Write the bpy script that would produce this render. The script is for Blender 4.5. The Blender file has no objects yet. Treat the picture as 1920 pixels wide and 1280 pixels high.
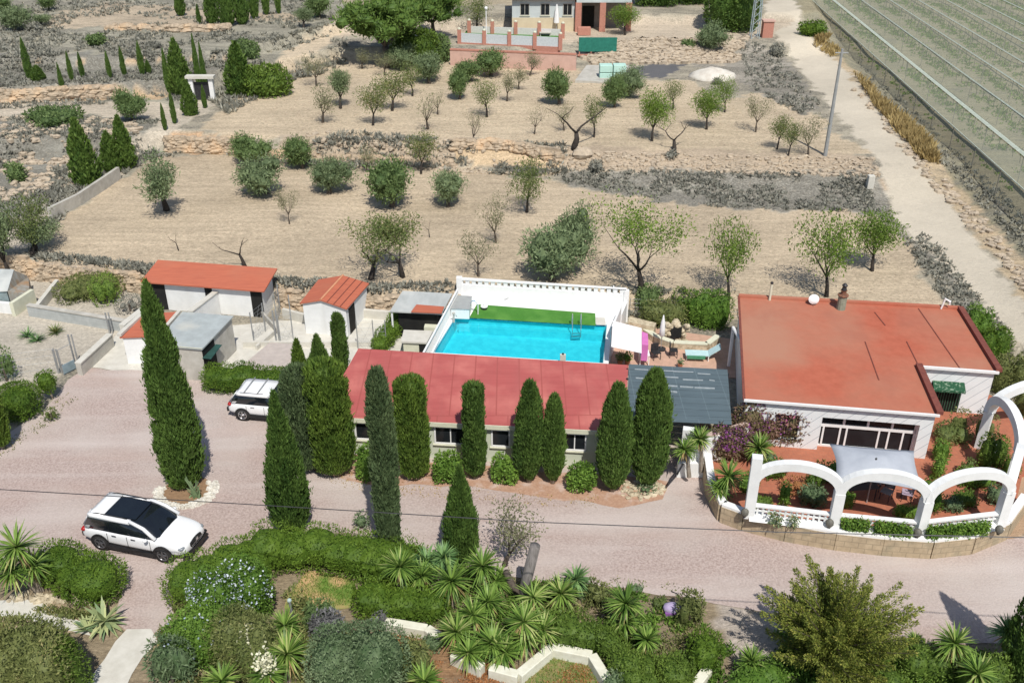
import bpy, math, random
import numpy as np
R = math.radians
# ------------------------------------------------------------------ camera, sky, sun, exposure
SC = bpy.context.scene
F, TH, H = 1800.0, R(28.85), 27.0
cam = bpy.data.cameras.new('camera'); cam.sensor_width = 36; cam.lens = 36*F/1920; cam.clip_end = 6000; cam.clip_start = 0.5
co = bpy.data.objects.new('camera', cam); SC.collection.objects.link(co); co.location = (0, 0, H)
co.rotation_euler = (math.pi/2-TH, 0, 0); SC.camera = co
SUN_AZ, SUN_EL = (0.259, -0.966), R(56)
w = bpy.data.worlds.new('World'); SC.world = w; w.use_nodes = True
sk = w.node_tree.nodes.new('ShaderNodeTexSky'); sk.sky_type = 'NISHITA'; sk.sun_disc = False
sk.sun_elevation = SUN_EL; sk.sun_rotation = math.atan2(SUN_AZ[0], SUN_AZ[1]); sk.air_density = 1.0; sk.dust_density = 1.0
w.node_tree.links.new(sk.outputs[0], w.node_tree.nodes['Background'].inputs[0])
w.node_tree.nodes['Background'].inputs[1].default_value = 0.105
sl = bpy.data.lights.new('sun', 'SUN'); sl.energy = 4.75; sl.angle = R(0.53); sl.color = (1, 0.955, 0.88)
so = bpy.data.objects.new('sun', sl); SC.collection.objects.link(so)
from mathutils import Vector
_d = Vector((-SUN_AZ[0]*math.cos(SUN_EL), -SUN_AZ[1]*math.cos(SUN_EL), -math.sin(SUN_EL)))
so.rotation_euler = _d.to_track_quat('-Z', 'Y').to_euler()
SC.view_settings.view_transform = 'Standard'; SC.view_settings.look = 'None'; SC.view_settings.gamma = 1
SC.view_settings.exposure = -0.1
SC.cycles.max_bounces = 6; SC.cycles.transparent_max_bounces = 12

# ------------------------------------------------------------------ placement: photo pixel -> place on the ground
_s, _c = math.sin(TH), math.cos(TH)
def P(px, py, h=0.0):
    u = (px-960)/F; v = (py-640)/F; t = (H-h)/(_s+_c*v)
    return (u*t, (_c-_s*v)*t, h)
def zat(py, y):
    v = (py-640)/F; return H-y/(_c-_s*v)*(_s+_c*v)
def proj(x, y, z):
    zz = H-z; d = y*_c+zz*_s
    return 960+F*x/d, 640+F*(-y*_s+zz*_c)/d
def mpp(y, z=0): return (y*_c+(H-z)*_s)/F      # metres per photo pixel there
def _pl(pts, h):
    q = sorted(P(a, b, h)[:2] for a, b in pts); return np.array([a for a, b in q]), np.array([b for a, b in q])
EA = _pl([(-400, 500), (-200, 512), (60, 522), (265, 548), (530, 577), (720, 590), (860, 586), (1180, 588), (1390, 600), (1800, 640), (1880, 672), (1990, 770), (2200, 960)], 0)
EB0 = _pl([(-300, 300), (100, 300), (310, 286), (430, 290), (640, 302), (850, 312), (1000, 327), (1200, 350), (1400, 378), (1640, 388), (1800, 380), (2200, 380)], 1.3)
EB1 = _pl([(-300, 262), (100, 258), (310, 246), (430, 251), (640, 262), (850, 268), (1080, 274), (1200, 277), (1400, 282), (1600, 288), (1800, 270), (2200, 260)], 2.8)
EC0 = _pl([(-300, 198), (0, 195), (200, 184), (330, 175), (480, 150), (640, 112), (850, 116), (1080, 122), (1250, 126), (1440, 112), (1700, 90)], 2.8)
EC1 = _pl([(-300, 176), (0, 173), (200, 165), (330, 157), (480, 134), (640, 96), (850, 100), (1080, 78), (1250, 76), (1440, 72), (1700, 60)], 4.2)
ED0 = _pl([(-300, 140), (0, 132), (300, 124), (420, 118), (560, 80), (640, 60), (850, 55), (1500, 40)], 4.2)
ED1 = _pl([(-300, 126), (0, 120), (300, 112), (420, 106), (560, 68), (640, 48), (850, 40), (1500, 28)], 5.2)
XV = [P(2000, 700, .5), P(1915, 560, 1.3), P(1810, 420, 1.3), P(1727, 300, 2), P(1597, 150, 2.8), P(1500, 40, 2.8), P(1470, -60, 2.8)]
XVy = np.array([p[1] for p in XV]); XVx = np.array([p[0] for p in XV])
def ss(t): t = np.clip(t, 0, 1); return t*t*(3-2*t)
def hash2(ix, iy, s):
    n = np.sin(ix*127.1+iy*311.7+s*74.7)*43758.5453; return n-np.floor(n)
def vn(x, y, s=0):
    ix = np.floor(x); iy = np.floor(y); fx = x-ix; fy = y-iy; fx = fx*fx*(3-2*fx); fy = fy*fy*(3-2*fy)
    a = hash2(ix, iy, s); b = hash2(ix+1, iy, s); c = hash2(ix, iy+1, s); d = hash2(ix+1, iy+1, s)
    return (a*(1-fx)+b*fx)*(1-fy)+(c*(1-fx)+d*fx)*fy
def fbm(x, y, s=0): return (vn(x, y, s)+.5*vn(x*2.1, y*2.1, s+1)+.25*vn(x*4.3, y*4.3, s+2))/1.75
def hgt(x, y):
    x = np.asarray(x, float); y = np.asarray(y, float)
    wob = (vn(x*.25, y*.25, 3)-.5)*1.2
    h = 1.3*ss((y-np.interp(x, *EA))/.7)
    for (e0, e1, dh) in ((EB0, EB1, 1.5), (EC0, EC1, 1.4), (ED0, ED1, 1.0)):
        a = np.interp(x, *e0); b = np.maximum(np.interp(x, *e1), a+.6)
        h = h+dh*ss((y+wob-a)/(b-a))
    xv = np.interp(y, XVy, XVx)
    k = ss((x-xv-.5)/4)
    h = h*(1-k)+1.6*k*ss((y-35)/15)
    far = ss((y-np.interp(x, *EA)-.8)/5)
    h = h+far*(vn(x*.12, y*.12, 9)-.5)*.35+ss((y-60)/30)*(vn(x*.5, y*.5, 11)-.5)*.12
    return h
def G(px, py):
    z = 1.0
    for i in range(14):
        p = P(px, py, z); z = z*.3+.7*float(hgt(p[0], p[1]))
    p = P(px, py, z); return (p[0], p[1], float(hgt(p[0], p[1])))
def Gv(px, py):
    z = np.ones_like(px)
    for i in range(14):
        u = (px-960)/F; v = (py-640)/F; t = (H-z)/(_s+_c*v); x = u*t; y = (_c-_s*v)*t; z = z*.3+.7*hgt(x, y)
    return x, y, hgt(x, y)
def inpoly(px, py, poly):
    px = np.asarray(px); py = np.asarray(py); c = np.zeros(px.shape, bool); n = len(poly)
    for i in range(n):
        x1, y1 = poly[i]; x2, y2 = poly[(i+1) % n]
        if y1 == y2: continue
        m = ((y1 > py) != (y2 > py)) & (px < (x2-x1)*(py-y1)/(y2-y1)+x1); c ^= m
    return c

# ------------------------------------------------------------------ materials
MATS = {}
def node(nt, t, **k):
    n = nt.nodes.new(t)
    for a, b in k.items(): setattr(n, a, b)
    return n
def mat(name, c1, c2=None, rough=.85, scale=3.0, detail=4, bump=.0, bscale=None, contrast=(.35, .65), metal=0, stretch=None, spec=.3, third=None):
    """procedural: two colours mixed by noise; third=(colour, scale, lo, hi) adds larger patches of a third one"""
    if name in MATS: return MATS[name]
    m = bpy.data.materials.new(name); m.use_nodes = True; nt = m.node_tree; b = nt.nodes['Principled BSDF']
    b.inputs['Roughness'].default_value = rough; b.inputs['Metallic'].default_value = metal; b.inputs['Specular IOR Level'].default_value = spec
    c2 = c2 or tuple(x*.82 for x in c1)
    tc = node(nt, 'ShaderNodeTexCoord'); mp = node(nt, 'ShaderNodeMapping'); nt.links.new(tc.outputs['Object'], mp.inputs[0])
    if stretch: mp.inputs['Scale'].default_value = stretch
    no = node(nt, 'ShaderNodeTexNoise'); no.inputs['Scale'].default_value = scale; no.inputs['Detail'].default_value = detail; no.inputs['Roughness'].default_value = .65
    nt.links.new(mp.outputs[0], no.inputs[0])
    mr = node(nt, 'ShaderNodeMapRange'); mr.inputs[1].default_value = contrast[0]; mr.inputs[2].default_value = contrast[1]
    nt.links.new(no.outputs[0], mr.inputs[0])
    mx = node(nt, 'ShaderNodeMix', data_type='RGBA'); mx.inputs[6].default_value = (*c1, 1); mx.inputs[7].default_value = (*c2, 1)
    nt.links.new(mr.outputs[0], mx.inputs[0]); out = mx.outputs[2]
    if third:
        n2 = node(nt, 'ShaderNodeTexNoise'); n2.inputs['Scale'].default_value = third[1]; n2.inputs['Detail'].default_value = 5
        nt.links.new(tc.outputs['Object'], n2.inputs[0]); r2 = node(nt, 'ShaderNodeMapRange'); r2.inputs[1].default_value = third[2]; r2.inputs[2].default_value = third[3]
        nt.links.new(n2.outputs[0], r2.inputs[0]); m2 = node(nt, 'ShaderNodeMix', data_type='RGBA'); m2.inputs[7].default_value = (*third[0], 1)
        nt.links.new(r2.outputs[0], m2.inputs[0]); nt.links.new(out, m2.inputs[6]); out = m2.outputs[2]
    nt.links.new(out, b.inputs['Base Color'])
    if bump:
        bp = node(nt, 'ShaderNodeBump'); bp.inputs['Strength'].default_value = bump; bp.inputs['Distance'].default_value = .05
        nb = no
        if bscale:
            nb = node(nt, 'ShaderNodeTexNoise'); nb.inputs['Scale'].default_value = bscale; nb.inputs['Detail'].default_value = 4; nt.links.new(mp.outputs[0], nb.inputs[0])
        nt.links.new(nb.outputs[0], bp.inputs['Height']); nt.links.new(bp.outputs[0], b.inputs['Normal'])
    MATS[name] = m; return m
def fol(name, c1, c2, c3=None, trans=.22, rough=.6):
    """leaves: colour ramps over a per-leaf random tint, a little light passes through"""
    if name in MATS: return MATS[name]
    m = bpy.data.materials.new(name); m.use_nodes = True; nt = m.node_tree; b = nt.nodes['Principled BSDF']; o = nt.nodes['Material Output']
    at = node(nt, 'ShaderNodeAttribute', attribute_name='tint'); oi = node(nt, 'ShaderNodeObjectInfo')
    rp = node(nt, 'ShaderNodeValToRGB'); e = rp.color_ramp.elements; e[0].color = (*c1, 1); e[0].position = .1; e[1].color = (*c2, 1); e[1].position = .8
    if c3: q = e.new(.97); q.color = (*c3, 1)
    ad = node(nt, 'ShaderNodeMath', operation='MULTIPLY_ADD'); ad.inputs[1].default_value = .22; 
    sb = node(nt, 'ShaderNodeMath', operation='SUBTRACT'); sb.inputs[1].default_value = .5
    nt.links.new(oi.outputs['Random'], sb.inputs[0]); nt.links.new(sb.outputs[0], ad.inputs[0]); nt.links.new(at.outputs['Fac'], ad.inputs[2])
    nt.links.new(ad.outputs[0], rp.inputs[0]); nt.links.new(rp.outputs[0], b.inputs['Base Color'])
    b.inputs['Roughness'].default_value = rough; b.inputs['Specular IOR Level'].default_value = .25
    tr = node(nt, 'ShaderNodeBsdfTranslucent'); nt.links.new(rp.outputs[0], tr.inputs[0])
    ms = node(nt, 'ShaderNodeMixShader'); ms.inputs[0].default_value = trans
    nt.links.new(b.outputs[0], ms.inputs[1]); nt.links.new(tr.outputs[0], ms.inputs[2]); nt.links.new(ms.outputs[0], o.inputs[0])
    MATS[name] = m; return m

# ------------------------------------------------------------------ objects
C = SC.collection
def tag(o, label=None, cat=None, group=None, kind=None):
    if label: o['label'] = label
    if cat: o['category'] = cat
    if group: o['group'] = group
    if kind: o['kind'] = kind
    return o
def thing(name, label, cat, loc=(0, 0, 0), rz=0, group=None, scale=None):
    o = bpy.data.objects.new(name, None); C.objects.link(o); o.location = loc; o.rotation_euler = (0, 0, rz); o.empty_display_size = .2
    if scale: o.scale = scale
    o['_rz'] = rz
    return tag(o, label, cat, group)
def new_mesh(name, v, f, smooth=False, tint=None):
    me = bpy.data.meshes.new(name); me.from_pydata(v, [], f); me.update()
    if smooth: me.polygons.foreach_set('use_smooth', [True]*len(me.polygons))
    if tint is not None:
        a = me.attributes.new('tint', 'FLOAT', 'POINT'); a.data.foreach_set('value', tint)
    return me
class MB:
    """collects shapes in world (or local) coordinates for ONE mesh"""
    def __init__(s): s.v = []; s.f = []
    def add(s, v, f): n = len(s.v); s.v += [tuple(map(float, q)) for q in v]; s.f += [tuple(i+n for i in q) for q in f]; return s
    def slab(s, poly, z0, z1):
        """prism over a plan polygon; z0 / z1 number or list"""
        n = len(poly); a = z0 if hasattr(z0, '__len__') else [z0]*n; b = z1 if hasattr(z1, '__len__') else [z1]*n
        ar = sum(poly[i][0]*poly[(i+1) % n][1]-poly[(i+1) % n][0]*poly[i][1] for i in range(n))
        idx = list(range(n)) if ar > 0 else list(range(n))[::-1]
        v = [(poly[i][0], poly[i][1], a[i]) for i in idx]+[(poly[i][0], poly[i][1], b[i]) for i in idx]
        return s.add(v, [tuple(range(n))[::-1], tuple(range(n, 2*n))]+[(i, (i+1) % n, n+(i+1) % n, n+i) for i in range(n)])
    def box(s, c, d, rz=0):
        """c = centre of the bottom face, d = size"""
        x, y = d[0]/2, d[1]/2; ca, sa = math.cos(rz), math.sin(rz)
        return s.slab([(c[0]+a*ca-b*sa, c[1]+a*sa+b*ca) for a, b in ((-x, -y), (x, -y), (x, y), (-x, y))], c[2], c[2]+d[2])
    def wall(s, a, b, t, z0, z1, z1b=None):
        dx, dy = b[0]-a[0], b[1]-a[1]; L = math.hypot(dx, dy) or 1; nx, ny = -dy/L*t/2, dx/L*t/2; z1b = z1 if z1b is None else z1b
        return s.slab([(a[0]-nx, a[1]-ny), (b[0]-nx, b[1]-ny), (b[0]+nx, b[1]+ny), (a[0]+nx, a[1]+ny)], z0, [z1, z1b, z1b, z1])
    def tube(s, pts, r, n=6):
        pts = [Vector(p) for p in pts]; r = r if hasattr(r, '__len__') else [r]*len(pts); v = []; f = []
        for i, p in enumerate(pts):
            d = (pts[min(i+1, len(pts)-1)]-pts[max(i-1, 0)]); d = d.normalized() if d.length > 1e-6 else Vector((0, 0, 1))
            q = Vector((1, 0, 0)) if abs(d.x) < .7 else Vector((0, 1, 0)); a = d.cross(q).normalized(); b = d.cross(a)
            for k in range(n):
                t = 2*math.pi*k/n; v.append(p+a*math.cos(t)*r[i]+b*math.sin(t)*r[i])
        for i in range(len(pts)-1):
            for k in range(n): f.append((i*n+k, i*n+(k+1) % n, (i+1)*n+(k+1) % n, (i+1)*n+k))
        f.append(tuple(range(n))[::-1]); f.append(tuple((len(pts)-1)*n+k for k in range(n)))
        return s.add(v, f)
    def ball(s, c, r, n=10, m=6, p=2.0, jit=0, seed=0):
        r = r if hasattr(r, '__len__') else (r, r, r); v = []; f = []; rn = random.Random(seed)
        for j in range(m+1):
            ph = math.pi*j/m-math.pi/2
            for k in range(n):
                t = 2*math.pi*k/n; d = (math.cos(ph)*math.cos(t), math.cos(ph)*math.sin(t), math.sin(ph))
                q = (sum(abs(x)**p for x in d))**(-1/p)*(1+rn.uniform(-jit, jit)); v.append((c[0]+d[0]*q*r[0], c[1]+d[1]*q*r[1], c[2]+d[2]*q*r[2]))
        for j in range(m):
            for k in range(n): f.append((j*n+k, j*n+(k+1) % n, (j+1)*n+(k+1) % n, (j+1)*n+k))
        return s.add(v, f)
    def lathe(s, c, prof, n=14):
        v = [(c[0]+r*math.cos(2*math.pi*k/n), c[1]+r*math.sin(2*math.pi*k/n), c[2]+z) for r, z in prof for k in range(n)]; m = len(prof)
        f = [(j*n+k, j*n+(k+1) % n, (j+1)*n+(k+1) % n, (j+1)*n+k) for j in range(m-1) for k in range(n)]
        return s.add(v, f+[tuple(range(n))[::-1], tuple((m-1)*n+k for k in range(n))])
    def sheet(s, g):
        """g: rows of points"""
        m = len(g[0]); return s.add([p for r in g for p in r], [(i*m+j, i*m+j+1, (i+1)*m+j+1, (i+1)*m+j) for i in range(len(g)-1) for j in range(m-1)])
    def obj(s, name, m, parent=None, smooth=False, local=False, label=None, org=None, sub=0, bevel=0):
        o0 = Vector((0, 0, 0)) if local else (Vector(parent['_org']) if parent is not None and '_org' in parent else (Vector(parent.location) if parent else Vector(org or s.v[0])))
        v = [(a-o0.x, b-o0.y, c-o0.z) for a, b, c in s.v] if not local else s.v
        o = bpy.data.objects.new(name, new_mesh(name, v, s.f, smooth)); C.objects.link(o); o.data.materials.append(m)
        if parent is not None:
            o.parent = parent
        elif not local: o.location = o0
        o['_org'] = tuple(o0) if not local else (0., 0., 0.)
        if label: o['label'] = label
        if sub: md = o.modifiers.new('subdivision', 'SUBSURF'); md.levels = md.render_levels = sub
        if bevel: md = o.modifiers.new('bevel', 'BEVEL'); md.width = bevel; md.segments = 2; md.limit_method = 'ANGLE'
        return o
def struct(name, mb, m, **k): o = mb.obj(name, m, **k); o['kind'] = 'structure'; return o
def copy_tree(o, parent=None):
    c = o.copy(); C.objects.link(c)
    if parent: c.parent = parent
    for ch in list(o.children): copy_tree(ch, c)
    return c
# ------------------------------------------------------------------ foliage builders (numpy)
class FM:
    """collects leaf blades and lumps for one foliage mesh"""
    def __init__(s, seed=0): s.v = []; s.f = []; s.t = []; s.n = 0; s.r = np.random.default_rng(seed)
    def push(s, v, f, t): s.v.append(v); s.f += (f+s.n).tolist(); s.t.append(t); s.n += len(v)
    def blades(s, p, d, L, W, tint=None, droop=0.0):
        n = len(p)
        if n == 0: return s
        d = d/np.maximum(np.linalg.norm(d, axis=1, keepdims=True), 1e-6); q = s.r.normal(size=(n, 3)); a = np.cross(d, q); a /= np.maximum(np.linalg.norm(a, axis=1, keepdims=True), 1e-6)
        L = (np.ones(n)*L)[:, None]; W = (np.ones(n)*W)[:, None]
        mid = p+d*L*.45; tip = p+d*L
        if droop: tip = tip+np.array([0, 0, -1.])*L*droop
        v = np.stack([p-a*W*.15, mid-a*W*.5, tip, mid+a*W*.5], 1).reshape(-1, 3)
        f = np.arange(4*n).reshape(n, 4); t = s.r.uniform(0, 1, n) if tint is None else tint
        s.push(v, f, np.repeat(t, 4)); return s
    def lump(s, c, r, p=2.0, n=12, m=8, jit=.08, z0=None):
        th, ph = np.meshgrid(np.arange(n)*2*np.pi/n, np.linspace(-np.pi/2, np.pi/2, m+1)); d = np.stack([np.cos(ph)*np.cos(th), np.cos(ph)*np.sin(th), np.sin(ph)], -1).reshape(-1, 3)
        q = (np.abs(d)**p).sum(1)**(-1/p)*(1+s.r.uniform(-jit, jit, len(d))); v = np.array(c)+d*q[:, None]*np.array(r)
        if z0 is not None: v[:, 2] = np.maximum(v[:, 2], z0)
        f = np.array([(j*n+k, j*n+(k+1) % n, (j+1)*n+(k+1) % n, (j+1)*n+k) for j in range(m) for k in range(n)])
        s.push(v, f, s.r.uniform(.1, .5, len(v))); return s
    def obj(s, name, m, parent=None, org=(0, 0, 0)):
        v = np.concatenate(s.v)-np.array(org); me = new_mesh(name, v.tolist(), s.f, False, np.clip(np.concatenate(s.t), 0, 1))
        o = bpy.data.objects.new(name, me); C.objects.link(o); me.materials.append(m)
        if parent is not None: o.parent = parent
        else: o.location = org
        return o
def fol_noise(d, f, s):
    return (vn(d[:, 0]*f+s*3.1+7, d[:, 1]*f+5, s)+vn(d[:, 1]*f+3, d[:, 2]*f+s*1.7, s+2)+vn(d[:, 2]*f+11, d[:, 0]*f+2, s+4))/3*1.5-.25
def blob_leaves(fm, blobs, dens, L, W, up=.3, out=.8, rnd=.6, core=.86, zmin=None, patch=0.0, shag=.1):
    """blobs: (cx,cy,cz,rx,ry,rz,p).  leaves over the union's surface + solid cores"""
    for i, (cx, cy, cz, rx, ry, rz, p) in enumerate(blobs):
        area = 4*math.pi*((rx*ry)**1.6/3+(rx*rz)**1.6/3+(ry*rz)**1.6/3)**(1/1.6); n = int(area*dens*1.45)
        d = fm.r.normal(size=(n, 3)); d /= np.linalg.norm(d, axis=1, keepdims=True)
        q = (np.abs(d)**p).sum(1)**(-1/p); r = np.array([rx, ry, rz]); sh = 1+np.clip(fm.r.normal(0, shag, n)*.5, -.12, .07)
        rm = float(np.mean(r)); fr_ = max(2.2, rm/.22)*.9; lum = .955+.30*(fol_noise(d, fr_, i)-.5)*min(1, .45/rm+.25)+.16*(fol_noise(d, fr_*2.3, i+9)-.5)*min(1, .3/rm+.2)
        pt = np.array([cx, cy, cz])+d*(q*sh*lum)[:, None]*r
        keep = np.ones(n, bool)
        for j, (ax, ay, az, bx, by, bz, p2) in enumerate(blobs):
            if j != i: keep &= ((np.abs((pt-np.array([ax, ay, az]))/np.array([bx, by, bz]))**p2).sum(1)) > .8
        if zmin is not None: keep &= pt[:, 2] > zmin
        pt = pt[keep]; d = d[keep]; k = len(pt)
        nr = d/r; nr /= np.linalg.norm(nr, axis=1, keepdims=True)
        dr = nr*out*.8+np.array([0, 0, up*.6])+fm.r.normal(0, rnd*1.15, (k, 3))
        t = fm.r.uniform(0, 1, k)
        if patch: t = np.clip(t*(1-patch)+patch*(vn(pt[:, 0]*1.3, pt[:, 1]*1.3+pt[:, 2], 5)), 0, 1)
        fm.blades(pt-nr*L*.3, dr, fm.r.uniform(.7, 1.3, k)*L, fm.r.uniform(.7, 1.3, k)*W, t)
        if core: c_ = core*.86; fm.lump((cx, cy, cz), (rx*c_, ry*c_, rz*c_), p, 14, 9, .06, zmin)
    return fm
# --- leaf colours
LEAF = dict(
 cyp=fol('cypress_green', (.045, .095, .02), (.13, .215, .045), trans=.18),
 cypb=fol('bluish_cypress_green', (.055, .095, .04), (.14, .195, .085), trans=.18),
 cypy=fol('yellowish_cypress_green', (.06, .115, .02), (.165, .25, .04), trans=.2),
 olive=fol('olive_leaf', (.09, .13, .06), (.26, .33, .165), trans=.22),
 oliveg=fol('olive_leaf_green', (.07, .12, .04), (.20, .28, .10), trans=.22),
 alm=fol('almond_leaf', (.09, .13, .035), (.22, .27, .09), (.34, .30, .12), trans=.3),
 almg=fol('almond_leaf_green', (.09, .16, .03), (.24, .35, .06), trans=.3),
 almp=fol('almond_leaf_pale', (.16, .17, .09), (.30, .30, .17), trans=.3),
 hedge=fol('clipped_hedge', (.05, .105, .012), (.155, .245, .03), trans=.2),
 hedged=fol('clipped_hedge_dark', (.055, .105, .015), (.16, .24, .04), trans=.18),
 bush=fol('garden_leaf', (.07, .15, .02), (.20, .33, .055), trans=.25),
 bushy=fol('dry_garden_leaf', (.09, .12, .035), (.24, .26, .09), (.36, .31, .14), trans=.2),
 silver=fol('silver_leaf', (.07, .12, .05), (.23, .30, .16), (.36, .36, .17), trans=.18),
 grey=fol('grey_leaf', (.10, .10, .10), (.28, .28, .29), trans=.1),
 yucca=fol('yucca_leaf', (.075, .15, .025), (.24, .37, .075), (.44, .48, .18), trans=.22, rough=.45),
 yuccab=fol('bluish_yucca_leaf', (.08, .17, .06), (.22, .36, .13), trans=.15, rough=.45),
 pine=fol('pine_needle', (.04, .09, .015), (.14, .22, .045), trans=.15),
 gold=fol('golden_conifer', (.085, .13, .022), (.27, .30, .06), (.48, .43, .11), trans=.22),
 agave=fol('variegated_agave', (.16, .24, .12), (.45, .48, .22), (.6, .6, .32), trans=.1, rough=.5),
 boug=fol('bougainvillea', (.15, .14, .06), (.30, .17, .14), (.46, .10, .26), trans=.25),
 purple=fol('purple_bract', (.16, .04, .16), (.35, .1, .34), trans=.25),
 blue=fol('pale_blue_petal', (.40, .48, .62), (.75, .8, .86), trans=.2),
 cream=fol('cream_petal', (.55, .54, .36), (.85, .83, .62), trans=.2),
 orange=fol('orange_leaf', (.3, .13, .05), (.5, .24, .1), trans=.2),
 straw=fol('dry_grass', (.28, .2, .08), (.52, .4, .18), trans=.2),
 scrub=fol('scrub_leaf', (.16, .16, .135), (.32, .315, .26), (.44, .40, .30), trans=.15),
 turf=fol('turf_blade', (.08, .17, .02), (.22, .33, .06), (.42, .38, .14), trans=.2),
)
BARK = mat('bark', (.075, .06, .05), (.14, .115, .09), scale=9, bump=.4)
BARKP = mat('pale_bark', (.22, .18, .14), (.33, .29, .24), scale=9, bump=.4)
BARKD = mat('dark_bark', (.03, .025, .022), (.06, .05, .042), scale=9, bump=.3)
# --- cypress prototypes: height 1, radius given; surface of revolution covered in upswept sprays
def cyp_mesh(prof, h, n, seed, L=.22, W=.055, lump=.15, base=.02):
    fm = FM(seed); zz = np.array([a for a, b in prof])*h; rr = np.array([b for a, b in prof])
    z = fm.r.uniform(0, 1, n*2); wgt = np.interp(z, zz/h, rr)/rr.max(); z = z[fm.r.uniform(0, 1, n*2) < wgt+.12][:n]; n = len(z)
    th = fm.r.uniform(0, 2*np.pi, n); r = np.interp(z, zz/h, rr)
    th0 = th/(2*np.pi)*8; lm = .97+lump*1.7*(vn(np.minimum(th0, 8-th0)*1.1+seed, z*h*1.5, 1)-.5)+lump*1.1*(vn(th0*2.2+3, z*h*3.4, 4)-.5)+fm.r.normal(0, .05, n)+np.where(fm.r.uniform(0, 1, n) < .06, fm.r.uniform(0, .24, n), 0)-.22*ss((vn(th0*1.6+seed, z*h*2.0, 2)-.66)*8)
    p = np.stack([np.cos(th)*r*lm, np.sin(th)*r*lm, z*h], 1)
    d = np.stack([np.cos(th)*.35, np.sin(th)*.35, np.ones(n)*1.2], 1)+fm.r.normal(0, .26, (n, 3))
    t = np.clip(fm.r.uniform(0, 1, n)*.55+.5*vn(th*2+10, z*h*1.2, seed), 0, 1)
    fm.blades(p-d*L*.25, d, fm.r.uniform(.6, 1.35, n)*L, fm.r.uniform(.7, 1.3, n)*W, t)
    m = 14; k = 16
    zs = np.linspace(0, 1, m+1); v = []
    for a in zs:
        for b in range(k):
            t2 = b*2*np.pi/k; q = np.interp(a, zz/h, rr)*(.66+.03*math.sin(t2*5+a*h*1.3+seed)); v.append((math.cos(t2)*q, math.sin(t2)*q, a*h*.985))
    fm.push(np.array(v), np.array([(j*k+c, j*k+(c+1) % k, (j+1)*k+(c+1) % k, (j+1)*k+c) for j in range(m) for c in range(k)]), fm.r.uniform(.1, .6, len(v)))
    return fm
PROF = dict(
 spire=[(0, .55), (.05, .8), (.2, 1), (.45, .85), (.7, .55), (.88, .28), (1, .04)],
 column=[(0, .45), (.05, .8), (.2, .95), (.5, 1), (.8, .9), (.92, .72), (.985, .4), (1, .02)],
 bullet=[(0, .3), (.08, .7), (.25, 1), (.5, 1), (.7, .85), (.88, .6), (.985, .25), (1, .01)],
 slim=[(0, .3), (.08, .75), (.25, 1), (.55, .85), (.8, .5), (.93, .22), (1, .03)],
 square=[(0, .6), (.06, .9), (.3, 1), (.8, .97), (.955, .9), (.985, .7), (1, .02)])
TREES = []
def cypress(px, py, ptop, wpx, prof, leaf, label, n=7000, group=None, seed=None, stem=.25, lean=(0, 0), gpos=None):
    b = gpos or G(px, py); h = max(.8, zat(ptop, b[1])-b[2]); rad = wpx*mpp(b[1])/2*.89
    t = thing('cypress_tree', label, 'cypress', b, 0, group)
    pr = [(a, r*rad) for a, r in PROF[prof]]; sd = seed if seed is not None else int(px)
    fm = cyp_mesh(pr, h-stem, int(n*1.9), sd); q = np.concatenate(fm.v); k = q[:, 2:3]/h
    q = q+np.array([[lean[0], lean[1], 0]])*k*k; fm.v = [q+np.array([0, 0, stem])]
    fm.obj('crown', LEAF[leaf], t)
    MB().tube([(0, 0, -.1), (0, 0, stem+.6)], [.14, .1], 7).obj('trunk', BARKP, t, smooth=True, local=True)
    return t
# --- broadleaf prototypes
def skeleton(seed, h, w, trunk=.25, limbs=4, levels=3, r0=.16, tilt=(25, 55), twist=.35):
    rn = random.Random(seed); br = MB(); tips = []
    def grow(p, d, L, r, lv):
        pts = [p]; rs = [r]; q = p.copy(); dd = d.copy()
        for i in range(3):
            dd = (dd+Vector((rn.uniform(-1, 1), rn.uniform(-1, 1), rn.uniform(-.5, .9)))*twist*.5).normalized(); q = q+dd*L/3; pts.append(q.copy()); rs.append(r*(1-.16*(i+1)))
        br.tube(pts, rs, 5)
        if lv == 0: tips.append((q, dd)); return
        if lv == 1: tips.append((pts[2], dd)); tips.append((pts[1], dd))
        if lv == 2 and levels > 2: tips.append((q, dd))
        for k in range(rn.choice([2, 3]) if lv < levels else limbs):
            a = 2*math.pi*(k+rn.uniform(-.3, .3))/(limbs if lv == levels else 3); tl = R(rn.uniform(*tilt))
            ax = Vector((math.cos(a), math.sin(a), 0)); nd = (dd*math.cos(tl)+ax*math.sin(tl)+Vector((0, 0, .15))).normalized(); grow(q, nd, L*rn.uniform(.62, .9)*(1.25 if lv == levels else 1), rs[-1]*.68, lv-1)
    grow(Vector((0, 0, -.1)), Vector((rn.uniform(-.15, .15), rn.uniform(-.15, .15), 1)), trunk, r0, levels)
    return br, tips
PROTO = {}
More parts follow.
